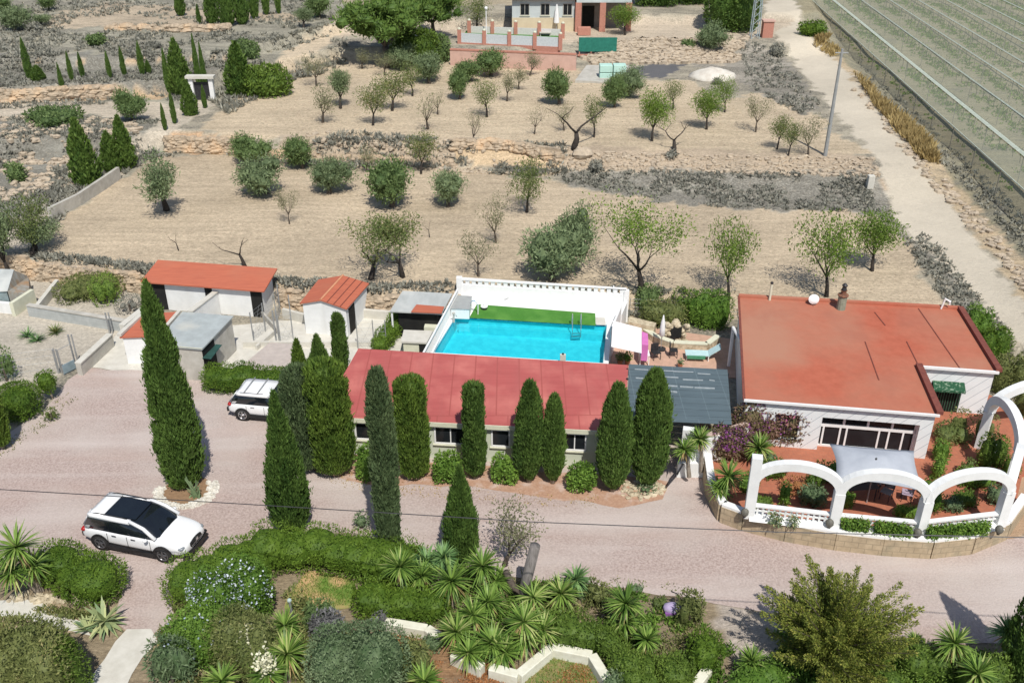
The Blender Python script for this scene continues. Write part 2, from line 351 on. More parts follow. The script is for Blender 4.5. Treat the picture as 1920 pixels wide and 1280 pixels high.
def proto(kind, var):
    key = (kind, var)
    if key in PROTO: return PROTO[key]
    sd = var*17+hash_kind[kind]; k = KIND[kind]
    br, tips = skeleton(sd, 1, 1, **k['sk']); fm = FM(sd)
    for (q, d) in tips:
        c = np.array(q); n = k['n']
        if k['n'] and fm.r.uniform() < k.get('fill', 1):
            o = fm.r.normal(0, 1, (n, 3)); o /= np.linalg.norm(o, axis=1, keepdims=True); o *= (fm.r.uniform(.15, 1, (n, 1))**.5)*np.array(k['rad'])
            p = c+o; dr = o/np.max(k['rad'])*.6+np.array([0, 0, k.get('up', .3)])+fm.r.normal(0, .6, (n, 3))
            fm.blades(p, dr, fm.r.uniform(.7, 1.3, n)*k['L'], fm.r.uniform(.7, 1.3, n)*k['W'], np.clip(fm.r.uniform(0, 1, n)*.75+fm.r.uniform(0, .3), 0, 1))
            if k.get('core'): fm.lump(c, np.array(k['rad'])*k['core'], n=8, m=5, jit=.2)
    allv = [np.array(br.v)]+([np.concatenate(fm.v)] if fm.n else []); a = np.concatenate(allv); w = (a[:, 0].max()-a[:, 0].min()+a[:, 1].max()-a[:, 1].min())/2; h = a[:, 2].max()
    cx = (a[:, 0].max()+a[:, 0].min())/2
    tme = new_mesh('trunk', br.v, br.f, True); tme.materials.append(k['bark'])
    cme = None
    if fm.n: cme = new_mesh('crown', np.concatenate(fm.v).tolist(), fm.f, False, np.clip(np.concatenate(fm.t), 0, 1)); cme.materials.append(LEAF[k['leaf']])
    PROTO[key] = (tme, cme, w, h, cx); return PROTO[key]
SKA = dict(trunk=.7, limbs=4, levels=3, r0=.11, tilt=(30, 62)); SKO = dict(trunk=.5, limbs=4, levels=3, r0=.16, tilt=(28, 68), twist=.7)
KIND = dict(
 olive=dict(sk=SKO, fill=.8, n=115, rad=(.62, .62, .5), L=.17, W=.045, leaf='olive', bark=BARK, core=.4),
 oliveg=dict(sk=SKO, fill=.8, n=115, rad=(.62, .62, .5), L=.17, W=.05, leaf='oliveg', bark=BARK, core=.42),
 olopen=dict(sk=dict(trunk=.8, limbs=4, levels=3, r0=.2, tilt=(30, 60), twist=.5), n=60, rad=(.45, .45, .35), L=.2, W=.05, leaf='olive', bark=BARKD),
 almond=dict(sk=SKA, fill=.72, n=58, rad=(.5, .5, .5), L=.11, W=.045, leaf='alm', bark=BARKD),
 almg=dict(sk=SKA, fill=.8, n=88, rad=(.52, .52, .52), L=.11, W=.048, leaf='almg', bark=BARKD),
 almp=dict(sk=SKA, fill=.6, n=34, rad=(.42, .42, .42), L=.12, W=.05, leaf='almp', bark=BARK),
 bare=dict(sk=dict(trunk=.7, limbs=5, levels=3, r0=.1, tilt=(18, 40), twist=.5), n=5, rad=(.3, .3, .3), L=.12, W=.05, leaf='almp', bark=BARK),
 dead=dict(sk=dict(trunk=.8, limbs=2, levels=2, r0=.115, tilt=(30, 55), twist=.6), n=0, rad=(.3, .3, .3), L=.1, W=.1, leaf='alm', bark=BARKD),
 wide=dict(fill=.75, sk=dict(trunk=.6, limbs=3, levels=4, r0=.10, tilt=(35, 72), twist=.7), n=44, rad=(.34, .34, .30), L=.075, W=.034, leaf='alm', bark=BARKD),
 biga=dict(fill=.75, sk=dict(trunk=1.0, limbs=4, levels=4, r0=.14, tilt=(28, 62), twist=.6), n=36, rad=(.5, .5, .5), L=.10, W=.05, leaf='almg', bark=BARKD),
 pine=dict(sk=dict(trunk=1.1, limbs=6, levels=3, r0=.25, tilt=(35, 80), twist=.5), n=120, rad=(.62, .62, .42), L=.2, W=.06, leaf='pine', bark=BARK, core=.55, up=.5),
 scrubby=dict(sk=dict(trunk=.25, limbs=5, levels=2, r0=.07, tilt=(20, 65)), n=70, rad=(.35, .35, .3), L=.16, W=.07, leaf='oliveg', bark=BARK, core=.6),
)
hash_kind = {k: i*101+7 for i, k in enumerate(KIND)}
SETLEAF = {}
def tree(kind, px, py, ptop, wpx, label, name=None, cat=None, var=None, group=None, rz=None):
    b = G(px, py); rn = random.Random(int(px*7+py)); var = var if var is not None else rn.randrange(3)
    tme, cme, w, h, cx = proto(kind, var); hh = max(.6, zat(ptop, b[1])-b[2]); ww = wpx*mpp(b[1])*1.18
    nm = name or {'olive': 'olive_tree', 'oliveg': 'olive_tree', 'olopen': 'olive_tree', 'pine': 'pine_tree', 'dead': 'dead_tree', 'scrubby': 'shrub'}.get(kind, 'almond_tree')
    rz = rz if rz is not None else rn.uniform(-.6, .6)
    t = thing(nm, label, cat or nm.replace('_', ' '), b, rz, group, (ww/w, ww/w, hh/h))
    for nme, me in (('trunk', tme), ('crown', cme)):
        if me: o = bpy.data.objects.new(nme, me); C.objects.link(o); o.parent = t
    return t
def bush(px, py, ptop, wpx, leaf, label, name='bush', cat='bush', dens=150, L=.12, W=.055, nb=5, seed=None, group=None, depth=1.0, p=2.2, up=.3, flowers=None, gpos=None, zb=0, core=.84, shag=.12):
    b = gpos or G(px, py); y0 = b[1]; k = mpp(y0); wx = wpx*k/2; hh = max(.3, zat(ptop, y0+wx*depth*.5)-b[2]); sd = seed if seed is not None else int(px+py)
    rn = random.Random(sd); bl = []
    for i in range(nb):
        if nb == 1: bl.append((b[0], y0+wx*depth*.6, b[2]+hh*.46, wx, wx*depth, hh*.54, p)); break
        a = (i+.5)/nb*2-1
        bl.append((b[0]+a*wx*.55, y0+wx*depth*.6+rn.uniform(-.3, .3)*wx*depth, b[2]+hh*rn.uniform(.34, .46), wx*rn.uniform(.45, .62), wx*depth*rn.uniform(.5, .75), hh*rn.uniform(.42, .56), p))
    fm = FM(sd); blob_leaves(fm, bl, dens, L, W, up=up, core=core, zmin=b[2]+.02, patch=.55, shag=shag)
    t = thing(name, label, cat, b, 0, group); fm.obj('foliage', LEAF[leaf], t, org=b)
    MB().tube([(b[0], y0+wx*depth*.5, b[2]-.1), (b[0], y0+wx*depth*.5, b[2]+hh*.5)], [.07, .04], 6).obj('stem', BARK, t)
    if flowers:
        fl, cnt, sz = flowers; sz *= .8; f2 = FM(sd+1); pts = []
        for (cx, cy, cz, rx, ry, rz_, pp) in bl:
            d = f2.r.normal(size=(cnt//len(bl), 3)); d[:, 2] = abs(d[:, 2])*.8; d[:, 1] = -abs(d[:, 1]); d /= np.linalg.norm(d, axis=1, keepdims=True); q = (np.abs(d)**pp).sum(1)**(-1/pp)*1.05
            pts.append(np.array([cx, cy, cz])+d*q[:, None]*np.array([rx, ry, rz_]))
        pts = np.concatenate(pts); f2.blades(pts, f2.r.normal(0, 1, pts.shape), sz, sz*.8); f2.obj('flowers', LEAF[fl], t, org=b)['kind'] = 'stuff'
    return t
def hedge(pts, wpx, hh, leaf, label, cat='hedge', dens=190, name='hedge', L=.12, W=.045, p=3.6, seed=None, up=.5, z0=None, step=.5, taper=0, group=None):
    """clipped hedge following photo pixels pts (foot line of its middle); width in metres wpx, height hh"""
    q = [G(*a) if len(a) == 2 else a for a in pts]; b = q[0]; bl = []
    for i in range(len(q)-1):
        a, c = q[i], q[i+1]; L_ = math.hypot(c[0]-a[0], c[1]-a[1]); n = max(1, round(L_/(wpx*step)))
        for j in range(n+(1 if i == len(q)-2 else 0)):
            f = j/n; hz = hh*(1+.09*math.sin(7*(i+f)+b[0])+.05*math.sin(23*(i+f))); wz = wpx*.60*(1+.10*math.sin(11*(i+f)+b[1])); bl.append((a[0]+(c[0]-a[0])*f+.08*math.sin(31*f), a[1]+(c[1]-a[1])*f+.08*math.cos(27*f), a[2]+hz*.5, wz, wz, hz*.52, p))
    sd = seed if seed is not None else int(pts[0][0]); fm = FM(sd)
    blob_leaves(fm, bl, dens, L, W, up=up, out=.6, rnd=.4, core=.88, zmin=b[2]+.02, patch=.55, shag=.11)
    t = thing(name, label, cat, b, 0, group); fm.obj('foliage', LEAF[leaf], t, org=b)
    return t
# --- yucca
def rosette(fm, c, L, n=70, W=.06, low=-.5, seed=0, tint=None, hi=1):
    r = fm.r; th = r.uniform(0, 2*np.pi, n); z = r.uniform(low, hi, n); z = np.where(z > .75, z*.95, z); q = np.sqrt(np.maximum(0, 1-z*z)); d = np.stack([np.cos(th)*q, np.sin(th)*q, z], 1)
    p = np.tile(np.array(c, float), (n, 1)); Ls = L*r.uniform(.8, 1.1, n)
    # each leaf: a folded strap of two segments that arches over
    a = np.cross(d, np.array([0, 0, 1.])); a /= np.maximum(np.linalg.norm(a, axis=1, keepdims=True), 1e-4); m = p+d*Ls[:, None]*.55; tip = p+d*Ls[:, None]; tip[:, 2] -= Ls*.12*(1-z*.6)
    Wn = W*np.ones((n, 1)); v = np.stack([p-a*Wn*.5, m-a*Wn*.5, tip, m+a*Wn*.5, p+a*Wn*.5], 1).reshape(-1, 3); i = np.arange(n)*5
    f = np.concatenate([np.stack([i, i+1, i+3, i+4], 1)]); t = r.uniform(0, 1, n) if tint is None else r.uniform(*tint, n)
    n0 = fm.n; fm.v.append(v); fm.f += (f+n0).tolist()+(np.stack([i+1, i+2, i+3], 1)+n0).tolist(); fm.t.append(np.repeat(t, 5)); fm.n += len(v)
def yucca(px, py, heads, label, leaf='yucca', L=.92, n=120, W=.065, group=None, trunk=True, flower=None, gpos=None):
    """px,py: foot; heads: list of (px,py_center, dy metres nearer) of rosette hearts"""
    b = gpos or G(px, py); t = thing('yucca_plant', label, 'yucca', b, 0, group); sd = int(px*3+py)
    for i, hd in enumerate(heads):
        y = b[1]+(hd[2] if len(hd) > 2 else 0); z = max(b[2]+.25, zat(hd[1], y)); x = (hd[0]-960)*mpp(y, z); s = hd[3] if len(hd) > 3 else 1
        fm = FM(sd+i); rosette(fm, (x, y, z), L*s, n, W); fm.obj('leaf_rosette', LEAF[leaf], t, org=b)
        f3 = FM(sd+90+i); rosette(f3, (x, y, z-.06), L*s*.72, 26, W*.9, -1, hi=-.45); f3.obj('dry_leaf_skirt', LEAF['straw'], t, org=b)
        if z-b[2] > .4 or trunk: MB().tube([(b[0]+(x-b[0])*.2, b[1]+(y-b[1])*.2, b[2]-.1), ((b[0]+x)/2, (b[1]+y)/2, (b[2]+z)/2), (x, y, z)], [.11, .09, .07], 7).obj('trunk', BARKP, t)
        if flower and i in flower:
            f2 = FM(sd+50); o = f2.r.normal(0, 1, (260, 3))*np.array([.16, .16, .26])+np.array([x, y, z+.45]); f2.blades(o, f2.r.normal(0, 1, o.shape), .12, .1); f2.obj('flower_head', LEAF['cream'], t, org=b)['kind'] = 'stuff'
    return t
# ------------------------------------------------------------------ the ground, one sheet to the horizon
def cum(segs):
    o = [segs[0][0]]
    for a, b, st in segs: o += list(np.linspace(a, b, max(2, int(round((b-a)/st))+1))[1:])
    return np.array(o)
gx = cum([(-3000, -300, 450), (-300, -110, 12), (-110, -55, .8), (-55, 55, .4), (55, 110, .8), (110, 300, 12), (300, 3000, 450)])
gy = cum([(-600, -60, 180), (-60, 14, 12), (14, 60, .3), (60, 110, .4), (110, 190, .7), (190, 400, 14), (400, 4200, 500)])
X, Y = np.meshgrid(gx, gy); Z = hgt(X, Y); Xf, Yf, Zf = X.ravel(), Y.ravel(), Z.ravel()
zz = H-Zf; dd = np.maximum(Yf*_c+zz*_s, 1); PX = 960+F*Xf/dd; PY = 640+F*(-Yf*_s+zz*_c)/dd
j1 = (fbm(Xf*.7, Yf*.7, 21)-.5); j2 = (fbm(Xf*.7, Yf*.7, 31)-.5); mp_ = dd/F
PXj = PX+j1*1.6/mp_; PYj = PY+j2*1.0/mp_
COL = np.zeros((len(Xf), 4)); COL[:] = (.40, .36, .28, .75)
def zone(poly, col, scr, m=None):
    k = inpoly(PXj, PYj, poly) & (Yf > 5)
    if m is not None: k &= m
    COL[k] = (*col, scr)
TAN = (.52, .425, .305); TRACK = (.57, .51, .41); EARTH = (.50, .37, .24); GREY = (.30, .29, .25)
zone([(-900, -200), (700, -200), (660, 40), (480, 150), (420, 185), (310, 245), (330, 300), (200, 345), (60, 440), (-900, 520)], (.36, .34, .27), .8)
zone([(-900, 100), (420, 100), (400, 165), (300, 172), (-900, 180)], GREY, 1.0)
zone([(-900, 168), (225, 165), (330, 172), (300, 186), (-900, 196)], EARTH, .35)
zone([(-900, 120), (300, 112), (460, 105), (420, 118), (-900, 126)], EARTH, .3)
zone([(90, 52), (330, 55), (480, 40), (640, 38), (640, 30), (480, 22), (200, 5), (90, 30)], (.46, .38, .28), .4)
zone([(0, 225), (300, 215), (260, 250), (200, 340), (60, 400), (-400, 470), (-900, 300)], GREY, 1.0)
zone([(-900, 196), (0, 196), (150, 188), (225, 196), (300, 190), (330, 205), (300, 226), (200, 214), (0, 214), (-900, 225)], (.55, .48, .38), .1)
zone([(-100, 470), (90, 375), (190, 325), (240, 262), (290, 232), (330, 200), (385, 185), (400, 205), (330, 248), (255, 295), (215, 340), (120, 398), (30, 470)], (.52, .46, .37), .15)
zone([(430, 195), (480, 150), (540, 92), (640, 34), (655, 48), (600, 92), (530, 140), (450, 190)], (.58, .48, .35), .15)
# orchards
zone([(60, 478), (110, 415), (200, 350), (300, 292), (430, 290), (640, 305), (860, 318), (1000, 332), (1060, 350), (1300, 385), (1640, 398), (1700, 450), (1745, 545), (1880, 640), (1800, 632), (1380, 600), (860, 592), (530, 568), (265, 540)], TAN, .12)
zone([(380, 240), (430, 190), (520, 140), (640, 108), (850, 114), (1080, 126), (1100, 150), (1290, 150), (1350, 190), (1480, 165), (1560, 250), (1640, 290), (1500, 288), (1100, 278), (860, 270), (640, 264), (430, 252)], (.53, .435, .31), .08)
zone([(320, 247), (440, 253), (445, 286), (315, 285)], (.55, .38, .24), .2)
zone([(850, 268), (1060, 272), (1060, 325), (860, 308)], (.56, .43, .28), .3)
zone([(520, 258), (740, 264), (850, 270), (850, 310), (640, 300), (520, 290)], (.44, .36, .27), .6)
zone([(1050, 275), (1600, 288), (1660, 330), (1650, 402), (1300, 388), (1060, 345)], (.47, .38, .28), .55)
zone([(1050, 322), (1200, 318), (1640, 322), (1665, 402), (1300, 388), (1060, 347)], (.36, .34, .29), 1.15)
zone([(1380, 70), (1470, 100), (1540, 200), (1500, 215), (1400, 160), (1290, 120)], (.36, .33, .28), .9)
zone([(1090, 74), (1380, 72), (1360, 118), (1110, 120)], (.46, .40, .31), .5)
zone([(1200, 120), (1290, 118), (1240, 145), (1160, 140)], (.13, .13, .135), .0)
zone([(1700, 450), (1740, 440), (1900, 620), (1880, 650), (1790, 560)], (.33, .31, .26), .9)
# vineyard side
zone([(1480, -60), (1500, 20), (1545, 80), (1640, 200), (1740, 310), (1830, 400), (1960, 540), (2300, 900), (3500, 900), (3500, -60)], (.31, .275, .185), .5)
zone([(1545, 85), (1600, 130), (1680, 210), (1780, 330), (1880, 440), (1990, 560), (1960, 610), (1830, 440), (1730, 315), (1600, 165)], (.50, .40, .27), .6)
zone([(1500, 25), (1530, 20), (1720, 215), (1920, 430), (2100, 620), (2050, 640), (1880, 440), (1700, 230)], (.30, .28, .2), .8)
TRK = [(1430, -60), (1478, -60), (1500, 30), (1508, 68), (1541, 78), (1597, 150), (1727, 300), (1810, 420), (1915, 560), (2010, 690), (2200, 900), (2060, 900), (1920, 668), (1870, 610), (1790, 520), (1705, 440), (1665, 380), (1637, 300), (1560, 195), (1505, 140), (1478, 85), (1445, 60), (1434, 0)]
zone(TRK, TRACK, .0)
# top plot round the far villa
zone([(640, 40), (1500, 30), (1440, 72), (1080, 80), (860, 66), (640, 66)], (.52, .44, .34), .12)
zone([(640, -200), (1440, -200), (1440, 10), (640, 10)], (.40, .34, .24), .5)
# yard left of the buildings and garden ground
near = (Yf < 62)
zone([(-900, 505), (60, 515), (265, 545), (270, 640), (150, 690), (0, 730), (-900, 900)], (.52, .47, .39), .05, near)
zone([(-900, 1000), (340, 1060), (480, 985), (900, 1040), (1320, 1110), (2600, 1190), (2600, 1700), (-900, 1700)], (.30, .24, .16), .35, near)
zone([(1320, 1110), (1400, 1290), (1330, 1500), (1950, 1500), (1500, 1180)], (.46, .40, .34), .1, near)
zone([(560, 865), (1140, 900), (1240, 880), (1240, 945), (1000, 935), (780, 900), (560, 880)], (.36, .22, .14), .05, near)
zone([(760, 1180), (860, 1190), (960, 1260), (1100, 1225), (1160, 1290), (900, 1350), (760, 1230)], (.33, .20, .11), .5, near)
zone([(-100, 1130), (200, 1145), (190, 1175), (0, 1190)], (.50, .38, .26), .1, near)
zone([(1860, 860), (1960, 860), (2050, 1010), (1870, 1015)], (.47, .33, .22), .0, near)
me = bpy.data.meshes.new('ground'); nx, ny = len(gx), len(gy)
ii = (np.arange(ny-1)[:, None]*nx+np.arange(nx-1)[None, :]).ravel(); qd = np.stack([ii, ii+1, ii+nx+1, ii+nx], 1)
me.from_pydata(np.stack([Xf, Yf, Zf], 1).tolist(), [], qd.tolist()); me.polygons.foreach_set('use_smooth', [True]*len(qd))
ca = me.color_attributes.new('soil', 'FLOAT_COLOR', 'POINT'); ca.data.foreach_set('color', COL.ravel())
gm = bpy.data.materials.new('soil'); gm.use_nodes = True; nt = gm.node_tree; bs = nt.nodes['Principled BSDF']; bs.inputs['Roughness'].default_value = .95; bs.inputs['Specular IOR Level'].default_value = .1
va = node(nt, 'ShaderNodeVertexColor', layer_name='soil'); tc = node(nt, 'ShaderNodeTexCoord')
def nz(scale, det, sx=1, sy=1, rough=.65):
    m_ = node(nt, 'ShaderNodeMapping'); m_.inputs['Scale'].default_value = (sx, sy, 1); nt.links.new(tc.outputs['Object'], m_.inputs[0])
    n = node(nt, 'ShaderNodeTexNoise'); n.inputs['Scale'].default_value = scale; n.inputs['Detail'].default_value = det; n.inputs['Roughness'].default_value = rough; nt.links.new(m_.outputs[0], n.inputs[0]); return n.outputs[0]
def mrg(s, a, b, c=0, d=1):
    n = node(nt, 'ShaderNodeMapRange'); nt.links.new(s, n.inputs[0])
    for i, x in enumerate((a, b, c, d)): n.inputs[i+1].default_value = x
    return n.outputs[0]
def mth(op, a, b):
    n = node(nt, 'ShaderNodeMath', operation=op)
    for i, x in enumerate((a, b)):
        if isinstance(x, (int, float)): n.inputs[i].default_value = x
        else: nt.links.new(x, n.inputs[i])
    return n.outputs[0]
def mixc(f, a, b, mode='MIX'):
    n = node(nt, 'ShaderNodeMix', data_type='RGBA', blend_type=mode)
    if isinstance(f, (int, float)): n.inputs[0].default_value = f
    else: nt.links.new(f, n.inputs[0])
    for i, x in ((6, a), (7, b)):
        if isinstance(x, tuple): n.inputs[i].default_value = (*x, 1)
        else: nt.links.new(x, n.inputs[i])
    return n.outputs[2]
fine0 = mrg(nz(6.5, 7, .75, 1.15, .85), .27, .73, .42, 1.5); fm1 = node(nt, 'ShaderNodeMath', operation='MULTIPLY_ADD', use_clamp=True); nt.links.new(va.outputs[1], fm1.inputs[0]); fm1.inputs[1].default_value = 14; fm1.inputs[2].default_value = .22
fm2 = node(nt, 'ShaderNodeMix'); nt.links.new(fm1.outputs[0], fm2.inputs[0]); fm2.inputs[2].default_value = 1; nt.links.new(fine0, fm2.inputs[3]); fine = fm2.outputs[0]; plow0 = mrg(nz(1.3, 3, .12, 1.5), .3, .7, .86, 1.12); fm4 = node(nt, 'ShaderNodeMix'); nt.links.new(va.outputs[1], fm4.inputs[0]); fm4.inputs[2].default_value = 1; nt.links.new(plow0, fm4.inputs[3]); fm4.clamp_factor = True; pk_ = node(nt, 'ShaderNodeMath', operation='MULTIPLY', use_clamp=True); pk_.inputs[1].default_value = 15; nt.links.new(va.outputs[1], pk_.inputs[0]); nt.links.new(pk_.outputs[0], fm4.inputs[0]); plow = fm4.outputs[0]; big = mrg(nz(.12, 4), .3, .7, .86, 1.14)
clod0 = mrg(nz(2.8, 5, .8, 1.1, .7), .3, .7, .84, 1.15); fm3 = node(nt, 'ShaderNodeMix'); nt.links.new(fm1.outputs[0], fm3.inputs[0]); fm3.inputs[2].default_value = 1; nt.links.new(clod0, fm3.inputs[3])
k = mth('MULTIPLY', mth('MULTIPLY', mth('MULTIPLY', fine, fm3.outputs[0]), plow), big)
vm = node(nt, 'ShaderNodeVectorMath', operation='SCALE'); nt.links.new(va.outputs[0], vm.inputs[0]); nt.links.new(k, vm.inputs['Scale'])
s1 = nz(.3, 8, .6, 1.3, .7); s2 = mrg(mth('ADD', s1, mth('MULTIPLY', va.outputs[1], .30)), .68, .80)
s3 = mth('MULTIPLY', s2, mrg(nz(6, 4), .35, .6)); c1 = mixc(s3, vm.outputs[0], (.165, .155, .13))
s4 = mth('MULTIPLY', mth('MULTIPLY', mrg(nz(9, 3, .7, 1), .60, .66), va.outputs[1]), mrg(nz(.8, 3), .4, .6)); c2 = mixc(mth('MULTIPLY', s4, .6), c1, (.55, .46, .34))
nt.links.new(c2, bs.inputs['Base Color'])
bp = node(nt, 'ShaderNodeBump'); bp.inputs['Strength'].default_value = .9; bp.inputs['Distance'].default_value = .12; nt.links.new(nz(3.5, 6, .6, 1.2, .8), bp.inputs['Height']); nt.links.new(bp.outputs[0], bs.inputs['Normal'])
me.materials.append(gm); go = bpy.data.objects.new('ground', me); C.objects.link(go); tag(go, kind='structure')

# driveway of pink gravel, one sheet 4 mm+ above the ground
GRAVEL = mat('pink_gravel', (.515, .42, .38), (.30, .225, .20), rough=.95, scale=11, detail=9, contrast=(.34, .68), bump=.6, third=((.50, .44, .40), .16, .45, .7))
def streaks(m, sc, col, lo, hi, fac=.6, rot=0):
    nt = m.node_tree; b = nt.nodes['Principled BSDF']; src = b.inputs['Base Color'].links[0].from_socket; tc = node(nt, 'ShaderNodeTexCoord'); mp = node(nt, 'ShaderNodeMapping'); mp.inputs['Scale'].default_value = sc; mp.inputs['Rotation'].default_value = (0, 0, rot); nt.links.new(tc.outputs['Object'], mp.inputs[0])
    n = node(nt, 'ShaderNodeTexNoise'); n.inputs['Scale'].default_value = 1; n.inputs['Detail'].default_value = 4; n.inputs['Distortion'].default_value = .3; nt.links.new(mp.outputs[0], n.inputs[0]); r = node(nt, 'ShaderNodeMapRange'); r.inputs[1].default_value = lo; r.inputs[2].default_value = hi; r.inputs[4].default_value = fac; nt.links.new(n.outputs[0], r.inputs[0])
    mx = node(nt, 'ShaderNodeMix', data_type='RGBA'); mx.inputs[7].default_value = (*col, 1); nt.links.new(r.outputs[0], mx.inputs[0]); nt.links.new(src, mx.inputs[6]); nt.links.new(mx.outputs[2], b.inputs['Base Color'])
streaks(GRAVEL, (.07, .75, 1), (.56, .49, .455), .5, .72, .6, R(6)); streaks(GRAVEL, (.09, .6, 1), (.42, .31, .265), .54, .74, .5, R(-14))
def drape(poly, dz=.02, step=.6):
    """polygon in photo pixels -> fine sheet lying on the ground"""
    w_ = [P(a, b, 0)[:2] for a, b in poly]; n = len(w_); out = []
    for i in range(n):
        a, b = w_[i], w_[(i+1) % n]; L_ = math.hypot(b[0]-a[0], b[1]-a[1]); m = max(1, int(L_/step))
        for j in range(m):
            t = j/m; x = a[0]+(b[0]-a[0])*t; y = a[1]+(b[1]-a[1])*t; out.append((x+(vn(x*.9, y*.9, 4)-.5)*.35, y+(vn(x*.9, y*.9, 6)-.5)*.35, dz))
    m = MB(); m.add(out, [tuple(range(len(out)))]); return m
DRV = [(-500, 880), (-200, 850), (-20, 838), (70, 780), (130, 712), (160, 690), (440, 705), (700, 700), (1330, 850), (1500, 1000), (1900, 1010), (2100, 960), (2500, 1080), (2500, 1300), (2060, 1240), (1880, 1205), (1700, 1200), (1480, 1150), (1310, 1125), (1200, 1108), (1010, 1088), (940, 1080), (860, 1060), (740, 1012), (560, 990), (480, 1004), (440, 1034), (352, 1080), (335, 1130), (318, 1185), (250, 1188), (215, 1165), (235, 1105), (70, 1030), (-50, 1018), (-500, 1010)]
struct('driveway', drape(DRV), GRAVEL, org=(0, 0, 0))
CONC = mat('concrete', (.52, .50, .45), (.42, .40, .35), scale=2.2, detail=6, bump=.15, third=((.36, .34, .30), .7, .55, .75))
CONCL = mat('pale_concrete', (.62, .60, .54), (.52, .50, .44), scale=2.0, detail=6, bump=.1)
m = drape([(-300, 1120), (0, 1122), (75, 1130), (150, 1165), (165, 1190), (120, 1180), (60, 1160), (0, 1152), (-300, 1150)]); struct('garden_path', m, CONCL, org=(0, 0, 0))
m = drape([(245, 1180), (290, 1180), (300, 1200), (270, 1230), (235, 1300), (150, 1420), (90, 1400), (170, 1270), (215, 1200)], .03); struct('garden_path', m, CONCL, org=(0, 0, 0))
# yard concrete behind the grey shed
m = drape([(160, 688), (215, 632), (232, 622), (560, 600), (700, 590), (760, 600), (790, 660), (700, 692), (420, 700), (320, 700), (235, 694)], .012); struct('yard_slab', m, CONCL, org=(0, 0, 0))

struct('flower_bed', drape([(556, 862), (600, 888), (650, 905), (700, 912), (800, 908), (900, 915), (1000, 930), (1080, 938), (1160, 952), (1240, 934), (1256, 905), (1180, 890), (1000, 880), (800, 868), (640, 850)], .026), mat('reddish_soil', (.46, .29, .20), (.36, .21, .14), scale=9, detail=7, bump=.4, third=((.52, .40, .34), 1.6, .5, .7)), org=(0, 0, 0))
# ------------------------------------------------------------------ buildings
WHITE = mat('white_render', (.80, .81, .80), (.72, .73, .72), scale=1.5, detail=6, rough=.8, bump=.05)
WHITE2 = mat('white_paint', (.82, .82, .81), (.77, .77, .76), scale=4, rough=.55)
CREAM = mat('cream_render', (.66, .66, .52), (.58, .58, .45), scale=2, detail=5)
SAGE = mat('sage_render', (.58, .62, .50), (.52, .56, .45), scale=2, detail=5)
REDROOF = mat('red_roof_paint', (.44, .108, .10), (.37, .088, .082), scale=1.2, detail=6, stretch=(.35, 3.5, 1), contrast=(.3, .7), third=((.57, .19, .16), .5, .45, .75))
TERRA = mat('terracotta_roof_coating', (.47, .135, .08), (.385, .105, .06), scale=2.5, detail=9, contrast=(.3, .7), third=((.42, .20, .13), .16, .42, .66))
TERRAD = mat('dark_terracotta', (.22, .07, .05), (.16, .05, .04), scale=4)
TILE = mat('terracotta_sheet', (.50, .15, .085), (.40, .115, .07), scale=2.0, detail=7, stretch=(.5, 3, 1), contrast=(.3, .7), third=((.44, .15, .09), .6, .5, .8))
FLOORT = mat('terracotta_tiles', (.45, .165, .095), (.35, .125, .075), scale=5, contrast=(.3, .7))
GLASS = mat('dark_window_glass', (.012, .014, .017), (.02, .024, .028), rough=.12, scale=1, spec=.25)
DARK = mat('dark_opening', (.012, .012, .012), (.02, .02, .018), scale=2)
IRON = mat('dark_iron', (.03, .03, .033), (.05, .05, .055), rough=.5, scale=6, metal=.3)
STEEL = mat('galvanised_steel', (.45, .46, .46), (.35, .36, .36), rough=.45, scale=6, metal=.5)
FIBRE = mat('grey_corrugated_sheet', (.47, .49, .48), (.38, .40, .39), scale=1.5, detail=6, stretch=(1, .3, 1), third=((.56, .57, .54), .5, .5, .7))
POLY = mat('dark_grey_roof_panel', (.115, .155, .175), (.085, .115, .13), rough=.45, scale=1.2, stretch=(.5, 3, 1), contrast=(.3, .7))
STONE = mat('ashlar_stone', (.50, .40, .27), (.38, .30, .20), scale=3, detail=6, bump=.4, third=((.30, .26, .18), 1.2, .52, .7))
def brickify(m, sc=1.0, w=.5, h=.25, mort=(.25, .2, .14), ms=.02, fac=.6, rot=None):
    """adds joints (brick texture) over a material's colour"""
    nt = m.node_tree; b = nt.nodes['Principled BSDF']; l = b.inputs['Base Color'].links[0]; src = l.from_socket
    tc = node(nt, 'ShaderNodeTexCoord'); mp = node(nt, 'ShaderNodeMapping'); nt.links.new(tc.outputs['Object'], mp.inputs[0])
    if rot: mp.inputs['Rotation'].default_value = rot
    br = node(nt, 'ShaderNodeTexBrick'); br.inputs['Scale'].default_value = sc; br.inputs['Mortar Size'].default_value = ms; br.inputs['Brick Width'].default_value = w; br.inputs['Row Height'].default_value = h
    nt.links.new(mp.outputs[0], br.inputs[0]); mx = node(nt, 'ShaderNodeMix', data_type='RGBA'); mx.inputs[7].default_value = (*mort, 1)
    mm = node(nt, 'ShaderNodeMath', operation='MULTIPLY'); mm.inputs[1].default_value = fac; nt.links.new(br.outputs['Fac'], mm.inputs[0]); nt.links.new(mm.outputs[0], mx.inputs[0]); nt.links.new(src, mx.inputs[6]); nt.links.new(mx.outputs[2], b.inputs['Base Color'])
    return m
brickify(STONE, 1, .55, .28, rot=(R(90), 0, 0)); brickify(FLOORT, 1, .6, .3, (.30, .14, .09), .02, .5)
